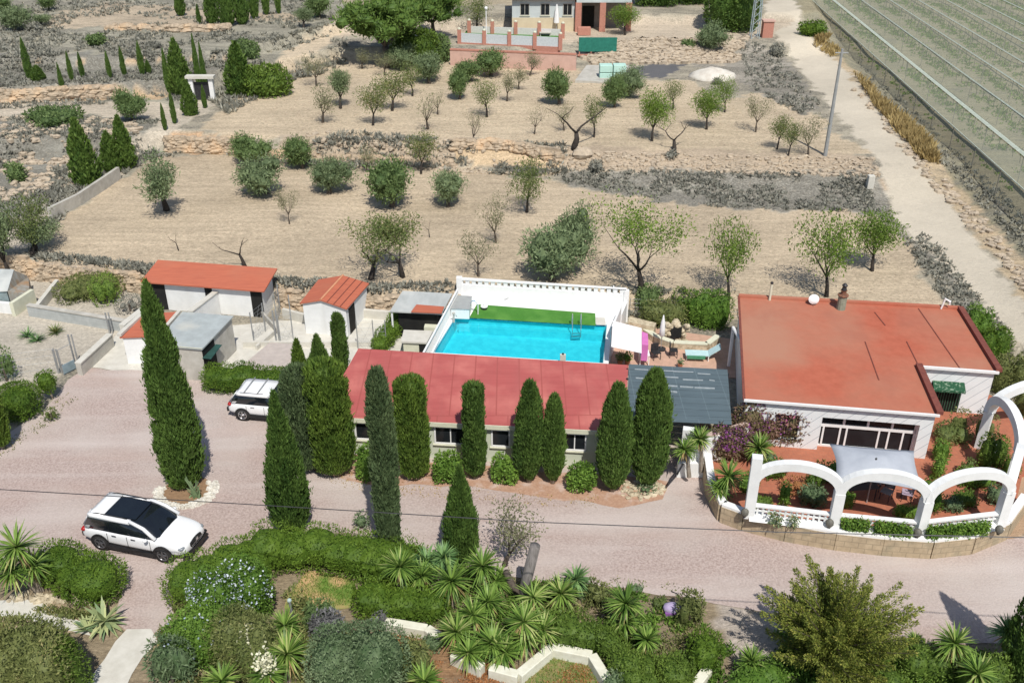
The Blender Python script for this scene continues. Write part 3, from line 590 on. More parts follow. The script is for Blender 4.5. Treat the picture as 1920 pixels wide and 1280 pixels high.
brickify(REDROOF, 1, 1.1, 30, (.33, .08, .07), .035, .75); streaks(REDROOF, (2.5, .25, 1), (.38, .11, .10), .5, .75, .5); streaks(TERRA, (.5, .3, 1), (.34, .12, .08), .55, .75, .5); streaks(WHITE, (1.2, 1.2, .2), (.62, .62, .59), .55, .8, .5)
PATIOW = brickify(mat('white_house_render', (.78, .80, .80), (.72, .745, .75), scale=1.5, detail=6), 1, 40, .42, (.44, .47, .50), .02, .8, (R(90), 0, R(45)))
PAVE = brickify(mat('ochre_paving', (.50, .36, .24), (.42, .29, .19), scale=4), 1, .5, .25, (.3, .2, .13), .02, .5)

def xy(px, py, h): return P(px, py, h)[:2]
def lerp(a, b, t): return tuple(a[i]+(b[i]-a[i])*t for i in range(len(a)))
def off(a, b, d):
    """unit left normal of a->b times d"""
    L = math.hypot(b[0]-a[0], b[1]-a[1]); return (-(b[1]-a[1])/L*d, (b[0]-a[0])/L*d)
def add(a, o): return (a[0]+o[0], a[1]+o[1])
def inset(poly, d):
    n = len(poly); ar = sum(poly[i][0]*poly[(i+1) % n][1]-poly[(i+1) % n][0]*poly[i][1] for i in range(n)); sg = 1 if ar > 0 else -1; out = []
    for i in range(n):
        a, b, c = Vector(poly[i-1]), Vector(poly[i]), Vector(poly[(i+1) % n]); e1 = (b-a).normalized(); e2 = (c-b).normalized(); n1 = Vector((-e1.y, e1.x))*sg; n2 = Vector((-e2.y, e2.x))*sg
        q = (n1+n2); q = q/max(.3, q.dot(n1)); out.append((b.x+q.x*d, b.y+q.y*d))
    return out
def window(parent, a, b, u, w_, z, h, mull=1, trans=None, proud=.03, fr=WHITE2, label=None, t=.07, sill=True, tw=.05):
    """framed window on wall line a->b (outside on its right side): u metres from a"""
    L = math.hypot(b[0]-a[0], b[1]-a[1]); D = ((b[0]-a[0])/L, (b[1]-a[1])/L); N = (D[1], -D[0]); rz = math.atan2(D[1], D[0])
    def at(s, dn): return (a[0]+D[0]*(u+s)+N[0]*dn, a[1]+D[1]*(u+s)+N[1]*dn)
    f = MB()
    for s, ww, zz_, hh in ((t/2, t, z, h), (w_-t/2, t, z, h), (w_/2, w_-2*t, z, t), (w_/2, w_-2*t, z+h-t, t)): q = at(s, proud/2); f.box((*q, zz_), (ww, proud+.06, hh), rz)
    for i in range(1, mull+1):
        q = at(w_*i/(mull+1), proud/2); f.box((*q, z+t), (tw, proud+.02, h-2*t), rz)
    for zt in (trans or []): q = at(w_/2, proud/2); f.box((*q, z+zt), (w_-2*t, proud+.04, tw), rz)
    o = f.obj('window', fr, parent, label=label); q = at(w_/2, .004)
    MB().box((*q, z+t), (w_-2*t, .02, h-2*t), rz).obj('pane', GLASS, None, org=parent.location).parent = o
    p = o.children[0]; p.location = (0, 0, 0)
    if sill: q = at(w_/2, proud); MB().box((*q, z-.07), (w_+.12, .16, .06), rz).obj('sill', CREAM, None, org=parent.location).parent = o; o.children[-1].location = (0, 0, 0)
    return o
# ===== main house, flat terracotta roof
RZ = 3.05
rf = [xy(1385, 556, RZ), xy(1800, 579, RZ), xy(1873, 697, RZ), xy(1722, 686, RZ), xy(1762, 777, RZ), xy(1395, 748, RZ)]
A_, B_, C_, D_, E_, F_ = rf
o = (*F_, .5); hs = thing('white_house', 'white single storey house with a big flat terracotta roof and a wide patio window', 'house', (F_[0], F_[1], 0))
wl = inset(rf, .12)
a_, b_, c_, d_, e_, f_ = wl
dr = off(f_, e_, 1)  # points back (left normal of F->E)
core = [a_, b_, c_, d_, add(e_, (dr[0]*.45, dr[1]*.45)), add(f_, (dr[0]*.45, dr[1]*.45))]
m = MB().slab(core, 0, RZ-.12); Lf = math.hypot(e_[0]-f_[0], e_[1]-f_[1])
def onf(u, dn=0): return (f_[0]+(e_[0]-f_[0])*u/Lf+dr[0]*dn, f_[1]+(e_[1]-f_[1])*u/Lf+dr[1]*dn)
zt_, zb_ = 2.32, .5
u1, u2 = (P(1541, 760, RZ)[0]-f_[0]+.22), (P(1731, 778, RZ)[0]-f_[0]+.2)
def piece(ua, ub, z0, z1): m.slab([onf(ua), onf(ub), onf(ub, .448), onf(ua, .448)], z0, z1)
ug1, ug2 = u1-2.1, u1-1.0
piece(0, ug1, 0, RZ-.12); piece(ug1, ug2, 0, .9); piece(ug1, ug2, 2.3, RZ-.12); piece(ug2, u1, 0, RZ-.12); piece(u1, u2, zt_, RZ-.12); piece(u2, Lf, 0, RZ-.12)
m.obj('wall', PATIOW, hs)
# roof surface, copings and parapets
roof = MB().slab(inset(rf, -.02), RZ-.12, RZ-.02).obj('roof', TERRA, hs)
def cop(p, q, t, z0, z1, mt, nm, d=.0):
    o2 = off(p, q, d); return MB().wall(add(p, o2), add(q, o2), t, z0, z1).obj(nm, mt, hs)
cop(B_, C_, .30, RZ-.02, RZ+.17, TERRAD, 'parapet'); cop(D_, E_, .30, RZ-.02, RZ+.17, TERRAD, 'parapet')
cop(A_, B_, .26, RZ-.02, RZ+.12, TERRA, 'parapet', .02); cop(E_, F_, .10, RZ-.10, RZ+.012, WHITE2, 'coping', .03); cop(C_, D_, .12, RZ-.10, RZ+.03, WHITE2, 'coping', .02)
cop(F_, A_, .12, RZ-.015, RZ+.05, TERRAD, 'coping', 0)
# roof seams
sm = MB()
for (p, q) in (((1622, 640), (1648, 712)), ((1722, 578), (1800, 690)), ((1640, 585), (1660, 610)), ((1700, 640), (1722, 684))): sm.wall(xy(*p, RZ), xy(*q, RZ), .05, RZ-.02, RZ+.006)
sm.obj('roof_seam', TERRAD, hs)
# wide patio window in the recess: seven by two lights
wa, wb = onf(u1, .40), onf(u2, .40); Lw = math.hypot(wb[0]-wa[0], wb[1]-wa[1])
fr = MB(); rz = math.atan2(wb[1]-wa[1], wb[0]-wa[0])
def wq(u, dn=0): return (wa[0]+(wb[0]-wa[0])*u/Lw-dr[0]*dn, wa[1]+(wb[1]-wa[1])*u/Lw-dr[1]*dn)
for z, h in ((.5, .1), (1.62, .15), (zt_-.06, .06)): fr.box((*wq(Lw/2, .03), z), (Lw, .09, h), rz)
for k in range(5): fr.box((*wq(Lw*k/4 if 0 < k < 4 else (.04 if k == 0 else Lw-.04), .035), 1.77), (.1, .08, .50), rz)
for u in (.04, .20, .92, 1.20, 2.58, 3.0, 3.6):
    if u < Lw-.05: fr.box((*wq(u*Lw/4.1, .035), .6), (.08, .08, 1.02), rz)
fr.box((*wq(Lw-.04, .035), .6), (.08, .08, 1.26), rz)
wo = fr.obj('patio_window', WHITE2, hs); g = MB().slab([wq(0), wq(Lw), wq(Lw, -.04), wq(0, -.04)], .55, zt_-.003).obj('pane', GLASS, None, org=hs.location); g.parent = wo; g.location = (0, 0, 0)
# barred window under the climber
gr = MB(); ga, gb = onf(ug1, -.0), onf(ug2, -.0)
for k in range(9): q = lerp(ga, gb, (k+.5)/9); gr.tube([(q[0], q[1], .9), (q[0], q[1], 2.3)], .014, 5)
gr.wall(ga, gb, .04, .9, .94); gr.wall(ga, gb, .04, 1.5, 1.53)
MB().slab([add(ga, (dr[0]*.3, dr[1]*.3)), add(gb, (dr[0]*.3, dr[1]*.3)), add(gb, (dr[0]*.34, dr[1]*.34)), add(ga, (dr[0]*.34, dr[1]*.34))], .9, 2.3).obj('window', GLASS, hs)
gr.obj('window_grille', IRON, hs)
# side porch with the green striped awning
L2 = math.hypot(c_[0]-d_[0], c_[1]-d_[1]); n2 = off(d_, c_, -1)
pa, pb = lerp(d_, c_, .26), lerp(d_, c_, .66)
MB().slab([add(pa, (n2[0]*.0, n2[1]*.0)), pb, add(pb, (n2[0]*.02, n2[1]*.02)), add(pa, (n2[0]*.02, n2[1]*.02))], .5, 2.15).obj('door', DARK, hs)
gr = MB()
for k in range(12): q = add(lerp(pa, pb, (k+.5)/12), (n2[0]*.06, n2[1]*.06)); gr.tube([(*q, .55), (*q, 2.0)], .018, 5)
gr.obj('door_grille', mat('green_iron', (.05, .14, .08), (.04, .1, .06), rough=.5), hs)
aw = MB(); a2, b2 = add(pa, (n2[0]*.02, n2[1]*.02)), add(pb, (n2[0]*.02, n2[1]*.02)); o3 = (n2[0]*.5, n2[1]*.5)
aw.sheet([[(*lerp(a2, b2, k/8), 2.25) for k in range(9)], [(*add(lerp(a2, b2, k/8), o3), 2.0) for k in range(9)], [(*add(lerp(a2, b2, k/8), o3), 1.88+.03*(k % 2)) for k in range(9)]])
awm = mat('green_awning_cloth', (.015, .075, .035), (.20, .28, .20), rough=.8, scale=9, contrast=(.55, .6)); aw.obj('awning', awm, hs)
# things on the roof edge
def chimney(px, py, label):
    x, y = xy(px, py, RZ+.12); t = thing('chimney_pot', label, 'chimney', (x, y, RZ-.02)); h = zat(520, y)-RZ
    MB().lathe((x, y, RZ-.02), [(.24, 0), (.24, .75), (.21, .80)], 12).obj('flue_base', mat('mossy_concrete', (.30, .32, .25), (.22, .24, .18), scale=5), t)
    MB().lathe((x, y, RZ+.78), [(.24, 0), (.30, .03), (.30, .08), (.16, .12), (.14, .3), (.19, .34)], 12).obj('cap', mat('rusty_cap', (.3, .13, .07), (.1, .06, .05), scale=8), t)
    MB().lathe((x, y, RZ+1.12), [(.13, 0), (.15, .05), (.10, .2), (.16, .3), (.05, .42)], 10).obj('cowl', IRON, t)
chimney(1577, 575, 'round mossy chimney with dark cowl on the back edge of the terracotta roof')
x, y = xy(1443, 562, RZ); t = thing('vent_pipe', 'thin cream vent pipe at the back left of the terracotta roof', 'pipe', (x, y, RZ)); MB().tube([(x, y, RZ-.05), (x, y, RZ+1.0)], .07, 8).obj('pipe', CREAM, t); MB().lathe((x, y, RZ+1.0), [(.09, 0), (.09, .08), (.03, .12)], 8).obj('cap', IRON, t)
x, y = xy(1524, 570, RZ); t = thing('satellite_dish', 'small white satellite dish on the back edge of the terracotta roof', 'satellite dish', (x, y, RZ)); MB().tube([(x, y, RZ-.02), (x, y, RZ+.25)], .025, 6).obj('mast', STEEL, t)
dm = MB(); dm.sheet([[(x+.30*r*math.cos(a), y-.05-.12*(1-r*r)+.1*r*math.sin(a), RZ+.32+.26*r*math.sin(a)) for a in np.linspace(0, 2*math.pi, 15)] for r in (.01, .35, .7, 1)]); dm.obj('dish', WHITE2, t, smooth=True); MB().tube([(x, y-.1, RZ+.1), (x, y-.45, RZ+.25)], .015, 5).obj('arm', STEEL, t)
x, y = xy(1765, 576, RZ+.1); t = thing('roof_antenna', 'short white pole with a bent lamp head on the back right of the terracotta roof', 'antenna', (x, y, RZ)); MB().tube([(x, y, RZ), (x+.12, y, RZ+.65)], .05, 7).obj('pole', WHITE2, t); MB().tube([(x+.1, y, RZ+.62), (x+.36, y-.1, RZ+.5), (x+.36, y-.1, RZ+.3)], [.06, .07, .05], 7).obj('head', WHITE2, t)
# blue-shaded side pipes on the west wall
t = thing('water_pipe', 'white drainpipe and tank standing against the west wall of the flat roofed house', 'pipe', (*xy(1383, 600, RZ), 0)); q = xy(1381, 600, RZ); MB().tube([(q[0]-.12, q[1], .2), (q[0]-.12, q[1], 2.6), (q[0]-.12, q[1]-2, 2.8)], .09, 8).obj('pipe', WHITE2, t)

# ===== long annex with the red roof
Zf_, Zb_ = 2.25, 2.55
def rp(px, py, z): return xy(px, py, z)
r4 = [rp(600, 780, Zf_), rp(1172, 809, Zf_), rp(1178, 684, Zb_), rp(672, 653, Zb_)]
an = thing('annex_building', 'long low annex with a red sloping roof and white framed windows behind the trimmed cypresses', 'annex', (*r4[0], 0))
MB().slab(r4, [Zf_-.1, Zf_-.1, Zb_-.1, Zb_-.1], [Zf_, Zf_, Zb_, Zb_]).obj('roof', REDROOF, an)
aw_ = inset(r4, .22); MB().slab(aw_, 0, [Zf_-.10, Zf_-.10, Zb_-.10, Zb_-.10]).obj('wall', SAGE, an)
n_ = off(r4[0], r4[1], -.02); MB().wall(add(r4[0], n_), add(r4[1], n_), .05, Zf_-.24, Zf_-.01).obj('fascia', CREAM, an)
def annex_u(px): # metres along the front wall for a pixel column
    a, b = aw_[0], aw_[1]; best = 0
    for i in range(400):
        q = lerp(a, b, i/399)
        if proj(q[0], q[1], 1.4)[0] <= px: best = i/399
    return best*math.hypot(b[0]-a[0], b[1]-a[1])
for (p1, p2, mu) in ((666, 700, 0), (815, 876, 1), (922, 957, 0), (1056, 1100, 1)):
    ua, ub = annex_u(p1), annex_u(p2); window(an, aw_[0], aw_[1], ua, ub-ua, .92, .98, mu, t=.075)
# gutters brackets on the roof's right end are the little dark knobs
kb = MB()
for py in (694, 712, 735): q = xy(1176, py, 2.45); kb.ball((q[0], q[1], 2.5), .07, 6, 4)
kb.obj('gutter_bracket', IRON, an)
# ===== pergola roof of dark panels between annex and house
pz = 2.42; pg = [xy(1176, 786, pz-.1), xy(1372, 795, pz-.1), xy(1364, 692, pz), xy(1179, 682, pz)]
pt = thing('patio_cover', 'dark grey panelled cover over the passage between annex and house', 'canopy', (*pg[0], 0))
ns = 9; po = MB()
for i in range(ns):
    a, b = lerp(pg[0], pg[3], i/ns), lerp(pg[1], pg[2], i/ns); c, d = lerp(pg[0], pg[3], (i+1)/ns-.006), lerp(pg[1], pg[2], (i+1)/ns-.006)
    z0 = pz-.1+.1*i/ns; po.slab([a, b, d, c], [z0-.03, z0-.03, z0-.01, z0-.01], [z0, z0, z0+.012, z0+.012])
po.obj('roof_panel', brickify(POLY, 1, 1.1, 9, (.17, .22, .24), .02, .5), pt)
wm = MB(); rn = random.Random(4)
for (a, b, v) in ((1190, 1222, 692), (1225, 1262, 694), (1262, 1300, 696), (1308, 1332, 700), (1242, 1272, 706), (1280, 1318, 711), (1330, 1340, 712), (1192, 1212, 708), (1245, 1270, 722), (1275, 1300, 724), (1302, 1340, 726), (1258, 1270, 733)):
    p, q = xy(a, v, pz), xy(b, v+1.5, pz); wm.wall(p, q, .05, pz-.10, pz+.015-.0)
wm.obj('white_patch', mat('worn_white_streak', (.42, .46, .48), (.3, .34, .36), scale=6), pt)
for px, py in ((1365, 792), (1365, 696), (1182, 696)): q = xy(px, py, pz); MB().box((*q, 0), (.12, .12, pz-.14)).obj('post', IRON, pt)

# ===== patio floor (raised half a metre), stone retaining wall, white arcade
ST = [(1322, 872), (1330, 930), (1352, 975), (1392, 990), (1470, 1010), (1562, 1026), (1650, 1036), (1740, 1042), (1815, 1034), (1878, 1008), (1912, 960), (1925, 900)]
stw = [P(a, b, 0)[:2] for a, b in ST]
fl = stw+[P(1990, 870, .5)[:2], P(1990, 800, .5)[:2], (D_[0]+4, D_[1]+3), (A_[0]-1, F_[1]+.5), P(1262, 842, .5)[:2]]
struct('patio_floor', MB().slab(inset(fl, .25), -.2, .5), FLOORT)
cb = thing('stone_retaining_wall', 'curved ochre stone wall with white top band below the white arches', 'wall', (*stw[0], 0))
m1 = MB(); m2 = MB()
for i in range(len(stw)-1):
    if i < 10:
        m1.wall(stw[i], stw[i+1], .40, -.1, .86); m2.wall(stw[i], stw[i+1], .34, .862, .98)
m1.obj('stonework', STONE, cb); m2.obj('white_coping', WHITE2, cb)
st2 = inset(stw+[(22, 45), (8, 45)], .1)[:len(stw)]
for i, q in enumerate([st2[3], st2[5], st2[7], st2[9]]):
    pass
# arcade
PIL = [P(1404, 966, .9)[:2], P(1562, 985, .9)[:2], P(1722, 1000, .9)[:2], P(1872, 982, .9)[:2]]
PR, PL = P(1893, 905, .9)[:2], P(1836, 838, .5)[:2]
ar = thing('white_arcade', 'white rendered arcade of tall round arches along the front patio', 'arches', (*PIL[0], .9))
def arch(a, b, zb, zsp, zc, t, band, name='arch', n=18):
    """arch ring between pillars a and b: springing zsp, outer crown zc"""
    m = MB(); L = math.hypot(b[0]-a[0], b[1]-a[1]); D = ((b[0]-a[0])/L, (b[1]-a[1])/L); N = (-D[1]*t/2, D[0]*t/2); v = []; f = []
    for k in range(n+1):
        th = math.pi*k/n; ro, zo = L/2+band*.5, zc-zsp; ri, zi = L/2-band*.5, zc-zsp-band
        for (r, zr) in ((ro, zo), (ri, zi)):
            s = L/2-r*math.cos(th); z = zsp+zr*math.sin(th)**.9 if th > 0 else zsp
            for sg in (1, -1): v.append((a[0]+D[0]*s+N[0]*sg, a[1]+D[1]*s+N[1]*sg, z))
    for k in range(n): i = 4*k; j = i+4; f += [(i, j, j+1, i+1), (i+2, i+3, j+3, j+2), (i, i+2, j+2, j), (i+1, j+1, j+3, i+3)]
    m.add(v, f); return m.obj(name, WHITE, ar)
for i in range(3): arch(PIL[i], PIL[i+1], .9, 2.62+.004*i, 3.9+.004*i, .34+.006*i, .37)
arch(PIL[3], PR, .9, 2.6, 3.42, .352, .36); arch(PR, PL, .9, 2.55, 3.95, .36, .40)
arch(PL, P(1990, 812, .5)[:2], .5, 2.5, 3.9, .345, .4)
PZ = [3.95, 2.64, 2.64, 2.64]
PE = P(1990, 812, .5)[:2]
for i, q in enumerate(PIL+[PR, PL, PE]):
    rz = math.atan2(PIL[min(i, 2)+1][1]-PIL[min(i, 2)][1], PIL[min(i, 2)+1][0]-PIL[min(i, 2)][0]) if i < 4 else .9
    MB().box((q[0], q[1], .5 if i >= 5 else .85), (.42, .38, (PZ[i] if i < 4 else 2.58)-(.5 if i >= 5 else .85)), rz).obj('pillar', WHITE, ar)
# balustrade of pierced blocks between the pillars
bl = thing('pierced_balustrade', 'low white pierced balustrade with trailing plants between the arch pillars', 'balustrade', (*PIL[0], .9))
bp_ = MB(); bc = MB()
segs = [(PIL[0], PIL[1]), (PIL[1], PIL[2]), (PIL[2], PIL[3])]
for a, b in segs:
    L = math.hypot(b[0]-a[0], b[1]-a[1]); bp_.wall(a, b, .16, .9, 1.02); bc.wall(a, b, .22, 1.45, 1.53); n = int(L/.22)
    for k in range(n):
        q = lerp(a, b, (k+.5)/n); q2 = lerp(a, b, (k+.95)/n); bp_.wall(lerp(a, b, (k+.2)/n), lerp(a, b, (k+.55)/n), .10, 1.02, 1.45)
        bp_.wall(lerp(a, b, k/n), lerp(a, b, (k+1)/n), .09, 1.20, 1.27)
bp_.obj('pierced_block', WHITE, bl); bc.obj('rail', WHITE2, bl)
# white sloping plinth between balustrade and stone
pm = MB()
for a, b in segs:
    n_ = off(a, b, -1); pm.sheet([[(a[0]+n_[0]*.05, a[1]+n_[1]*.05, 1.02), (b[0]+n_[0]*.05, b[1]+n_[1]*.05, 1.02)], [(a[0]+n_[0]*.42, a[1]+n_[1]*.42, .93), (b[0]+n_[0]*.42, b[1]+n_[1]*.42, .93)]])
pm.obj('plinth', WHITE2, bl)
# round potted balls on the coping, one at each pillar foot
for i, (px, py) in enumerate(((1394, 958), (1552, 978), (1716, 996), (1868, 990))):
    q = P(px, py, 1.1); t = thing('wall_lantern', ['dark round lantern at the foot of the leftmost arch pillar', 'dark round lantern at the foot of the second arch pillar from the left', 'dark round lantern at the foot of the third arch pillar from the left', 'dark round lantern at the foot of the arch pillar on the bend'][i], 'lantern', (q[0], q[1]-.22, .98), 0, 'round lanterns along the white coping')
    MB().lathe((0, 0, 0), [(.07, 0), (.05, .06), (.06, .08)], 8).obj('base', IRON, t, local=True); MB().ball((0, 0, .24), (.17, .17, .2), 10, 7).obj('globe', mat('weathered_dark_metal', (.10, .10, .09), (.17, .16, .13), scale=12, rough=.6), t, smooth=True, local=True)
# left gate pillar and white planter walls
t = thing('gate_pillar', 'white rendered gate pillar and low wall at the end of the dark passage cover', 'wall', P(1275, 885, 0)); q0, q1, q2 = P(1268, 893, 0)[:2], P(1320, 893, 0)[:2], P(1330, 868, 0)[:2]
MB().wall(P(1283, 880, 0)[:2], P(1284, 872, 0)[:2], .5, 0, 2.2).obj('pillar', WHITE, t); MB().wall(q0, q1, .2, 0, .8).obj('wall', WHITE, t); MB().wall(P(1290, 875, .5)[:2], P(1395, 845, .5)[:2], .2, .5, 1.9).obj('wall', WHITE, t); MB().wall(P(1290, 872, .5)[:2], P(1395, 842, .5)[:2], .3, 1.903, 1.98).obj('coping', mat('pink_coping', (.55, .42, .36), (.45, .34, .3)), t)
tag(MB().tube([P(1270, 888, .05), P(1270, 888, 1.6), P(1280, 870, 1.6), P(1280, 870, .3)], .05, 5).obj('entrance_gate', IRON), 'dark open gate leaf in the shade beside the white gate pillar', 'gate')
# square cantilever parasol over the table
q = [P(1556, 830, 2.6), P(1714, 843, 2.6), P(1734, 919, 2.35), P(1567, 898, 2.35)]; ce = P(1644, 856, 2.95)
pr = thing('square_parasol', 'large pale grey square parasol open in front of the patio window', 'parasol', (ce[0], ce[1], .5)); cm = MB(); g_ = []
nn = 10
for i in range(nn+1):
    row = []
    for j in range(nn+1):
        a, b = i/nn, j/nn; x_ = [(1-a)*((1-b)*q[0][k]+b*q[1][k])+a*((1-b)*q[3][k]+b*q[2][k]) for k in range(3)]; r = max(abs(a-.5), abs(b-.5))*2
        sag = .12*(1-abs(abs(a-.5)*2-abs(b-.5)*2))*r; x_[2] += (1-r)*.42-sag*.5; x_[0] += (a-.5)*(1-(2*b-1)**2)*0-(b-.5)*(1-(2*a-1)**2)*.28; x_[1] += (a-.5)*(1-(2*b-1)**2)*.3; row.append(tuple(x_))
    g_.append(row)
cm.sheet(g_); o = cm.obj('canopy', mat('pale_grey_canvas', (.43, .46, .51), (.38, .41, .46), scale=2, rough=.9), pr, smooth=True); md = o.modifiers.new('solid', 'SOLIDIFY'); md.thickness = .02
MB().tube([(ce[0], ce[1], .5), (ce[0], ce[1], 2.9)], .035, 8).obj('pole', STEEL, pr); MB().lathe((ce[0], ce[1], 2.72), [(.05, 0), (.08, .1), (.02, .18)], 8).obj('finial', IRON, pr)
# round table and bentwood chairs under it
def chair(px, py, rz, label, m_):
    b = P(px, py, .5); t = thing('garden_chair', label, 'chair', b, rz, 'garden chairs under the square parasol'); MB().box((0, 0, .40), (.46, .46, .05)).obj('seat', m_, t, local=True, bevel=.015)
    bk = MB(); bk.sheet([[(.24*math.sin(a), -.22+.05*math.cos(a*1.5), z) for a in np.linspace(-1.3, 1.3, 9)] for z in (.5, .7, .92)]); bk.obj('backrest', m_, t, local=True)
    lg = MB(); ring = [(.27*math.cos(a), .05+.27*math.sin(a)-.05, .66) for a in np.linspace(2.6, 6.8, 12)]; lg.tube(ring, .018, 6); lg.obj('armrest', IRON, t, local=True)
    for sx in (-1, 1):
        for sy in (-1, 1): MB().tube([(.2*sx, .2*sy, 0), (.19*sx, .19*sy, .66 if sy < 0 else .42)], .016, 6).obj('leg', IRON, t, local=True)
CUSH = mat('grey_cushion', (.30, .28, .28), (.24, .22, .22), scale=6); RUST = mat('lilac_cushion', (.42, .34, .42), (.34, .27, .34), scale=6)
chair(1660, 935, 2.4, 'grey cushioned chair left of the patio table under the parasol', CUSH); chair(1698, 937, 1.2, 'lilac cushioned chair right of the patio table under the parasol', RUST); chair(1640, 915, 4.2, 'grey cushioned chair in the shade deepest under the parasol', CUSH)
b = P(1605, 930, .5); t = thing('patio_table', 'dark rectangular patio table in the shade of the square parasol', 'table', b, .1); MB().box((0, 0, .70), (1.5, .95, .04)).obj('tabletop', mat('dark_slatted_wood', (.10, .085, .08), (.06, .05, .05), scale=8, stretch=(1, 8, 1)), t, local=True)
for sx in (-.65, .65):
    for sy in (-.4, .4): MB().tube([(sx, sy, 0), (sx, sy, .7)], .025, 6).obj('leg', IRON, t, local=True)
# ------------------------------------------------------------------ pool terrace
TZ = 1.0
def T(px, py, z=TZ): return P(px, py, z)[:2]
BLUEL = mat('pool_liner', (.17, .66, .70), (.13, .58, .64), scale=2.2, detail=2, rough=.5, contrast=(.4, .6))
wat = bpy.data.materials.new('pool_water'); wat.use_nodes = True; nt = wat.node_tree; o_ = nt.nodes['Material Output']; nt.nodes.remove(nt.nodes['Principled BSDF'])
t_ = node(nt, 'ShaderNodeBsdfTransparent'); t_.inputs[0].default_value = (.42, .93, 1, 1); g_ = node(nt, 'ShaderNodeBsdfGlossy'); g_.inputs['Roughness'].default_value = .03
fz = node(nt, 'ShaderNodeFresnel'); fz.inputs[0].default_value = 1.33; mx = node(nt, 'ShaderNodeMixShader'); n_ = node(nt, 'ShaderNodeTexNoise'); n_.inputs['Scale'].default_value = 3.5; b_p = node(nt, 'ShaderNodeBump'); b_p.inputs['Strength'].default_value = .25
nt.links.new(n_.outputs[0], b_p.inputs['Height']); nt.links.new(b_p.outputs[0], g_.inputs['Normal']); nt.links.new(b_p.outputs[0], fz.inputs['Normal'])
nt.links.new(fz.outputs[0], mx.inputs[0]); nt.links.new(t_.outputs[0], mx.inputs[1]); nt.links.new(g_.outputs[0], mx.inputs[2]); nt.links.new(mx.outputs[0], o_.inputs[0])
w4 = [T(812, 664, .88), T(1131, 684, .88), T(1138, 611, .88), T(855, 595, .88)]
sp = thing('swimming_pool', 'rectangular turquoise swimming pool with white surround', 'pool', (*w4[0], 0))
ou = inset(w4, -.28); bm = MB()
for i in range(4):
    a, b, c, d = w4[i], w4[(i+1) % 4], ou[(i+1) % 4], ou[i]; bm.slab([a, b, c, d], .0, TZ)
bm.obj('pool_wall', WHITE2, sp)
MB().slab(w4, -.1, .12).obj('pool_floor', BLUEL, sp); lw = MB()
i4 = inset(w4, .03)
for i in range(4): lw.slab([i4[i], i4[(i+1) % 4], w4[(i+1) % 4], w4[i]], .12, .93)
lw.obj('pool_liner', BLUEL, sp); wl_ = MB(); i5 = inset(w4, .034)
for i in range(4): wl_.slab([i5[i], i5[(i+1) % 4], i4[(i+1) % 4], i4[i]], .84, .96)
wl_.obj('waterline_tiles', brickify(mat('blue_tile', (.06, .28, .42), (.04, .2, .34), scale=5, rough=.3), 1, .2, .1, (.5, .55, .58), .01, .5), sp); s4 = [lerp(i4[3], i4[2], .02), lerp(i4[3], i4[2], .98), add(lerp(i4[3], i4[2], .98), (-.05, -.5)), add(lerp(i4[3], i4[2], .02), (-.05, -.5))]
MB().slab(s4, .12, .55).obj('pool_step', BLUEL, sp)
MB().add([(*q_, .88) for q_ in i4], [(0, 1, 2, 3)]).obj('water', wat, sp)
dk = [ou[3], ou[2], T(1150, 612), T(1178, 600), T(1172, 568), T(862, 552), T(838, 590), T(796, 668), ou[0]]
struct('pool_terrace', MB().slab([ou[3], ou[2], T(1148, 604), T(1174, 574), T(862, 552), T(840, 585)], 0, TZ-.004), WHITE2)
struct('pool_terrace', MB().slab([ou[0], ou[3], T(840, 585), T(800, 668)], 0, TZ-.004), WHITE2)
tag(MB().slab([T(880, 596), T(1117, 610.5), T(1116, 588), T(894, 571)], TZ, TZ+.03).obj('artificial_grass', mat('green_artificial_turf', (.07, .24, .03), (.05, .17, .025), scale=9, detail=6, contrast=(.3, .7), third=((.11, .28, .05), .8, .45, .7))), 'bright green artificial turf strip between the pool and the white back wall', 'artificial grass')
tag(MB().slab([T(1118, 609), T(1136, 609.5), T(1134, 596), T(1117, 595)], TZ, TZ+.02).obj('floor_slab', CONCL), 'beige paving slab at the right end of the artificial turf', 'paving slab')
# back wall with pierced top row
p0, p1 = T(862, 556), T(1173, 574); yb = p0[1]; zt = zat(521, yb); zt2 = zat(541, p1[1])
bw = thing('pool_back_wall', 'tall white wall with a pierced top row behind the swimming pool', 'wall', (*p0, 0)); L = math.hypot(p1[0]-p0[0], p1[1]-p0[1])
zt2 = min(zt2, zt+.1); MB().wall(p0, p1, .22, 0, zt-.36, zt2-.36).obj('wall', WHITE2, bw); m = MB(); n = 26
for k in range(n+1):
    f = k/n; q = lerp(p0, p1, f); q2 = lerp(p0, p1, min(1, f+.35/n)); q3 = lerp(p0, p1, min(1, f+.62/n)); zz_ = (zt-.36)+(zt2-zt)*f
    m.wall(q, q3, .14, zz_+.003, zz_+.26)
m.obj('pierced_block', WHITE2, bw); MB().wall(p0, p1, .24, zt-.10, zt, zt2).obj('rail', WHITE2, bw)
MB().box((*p0, 0), (.34, .34, zt+.06)).obj('pier', WHITE2, bw); MB().box((*p1, 0), (.30, .30, zt2-.1)).obj('pier', WHITE2, bw)
t = thing('pool_side_wall', 'white side wall stepping down from the pool back wall on its right', 'wall', (*p1, 0)); MB().wall(p1, T(1162, 600), .2, 0, zt-.9).obj('wall', WHITE2, t); MB().wall(T(1162, 600), T(1146, 640), .12, 0, TZ+.9).obj('lower_wall', WHITE2, t)
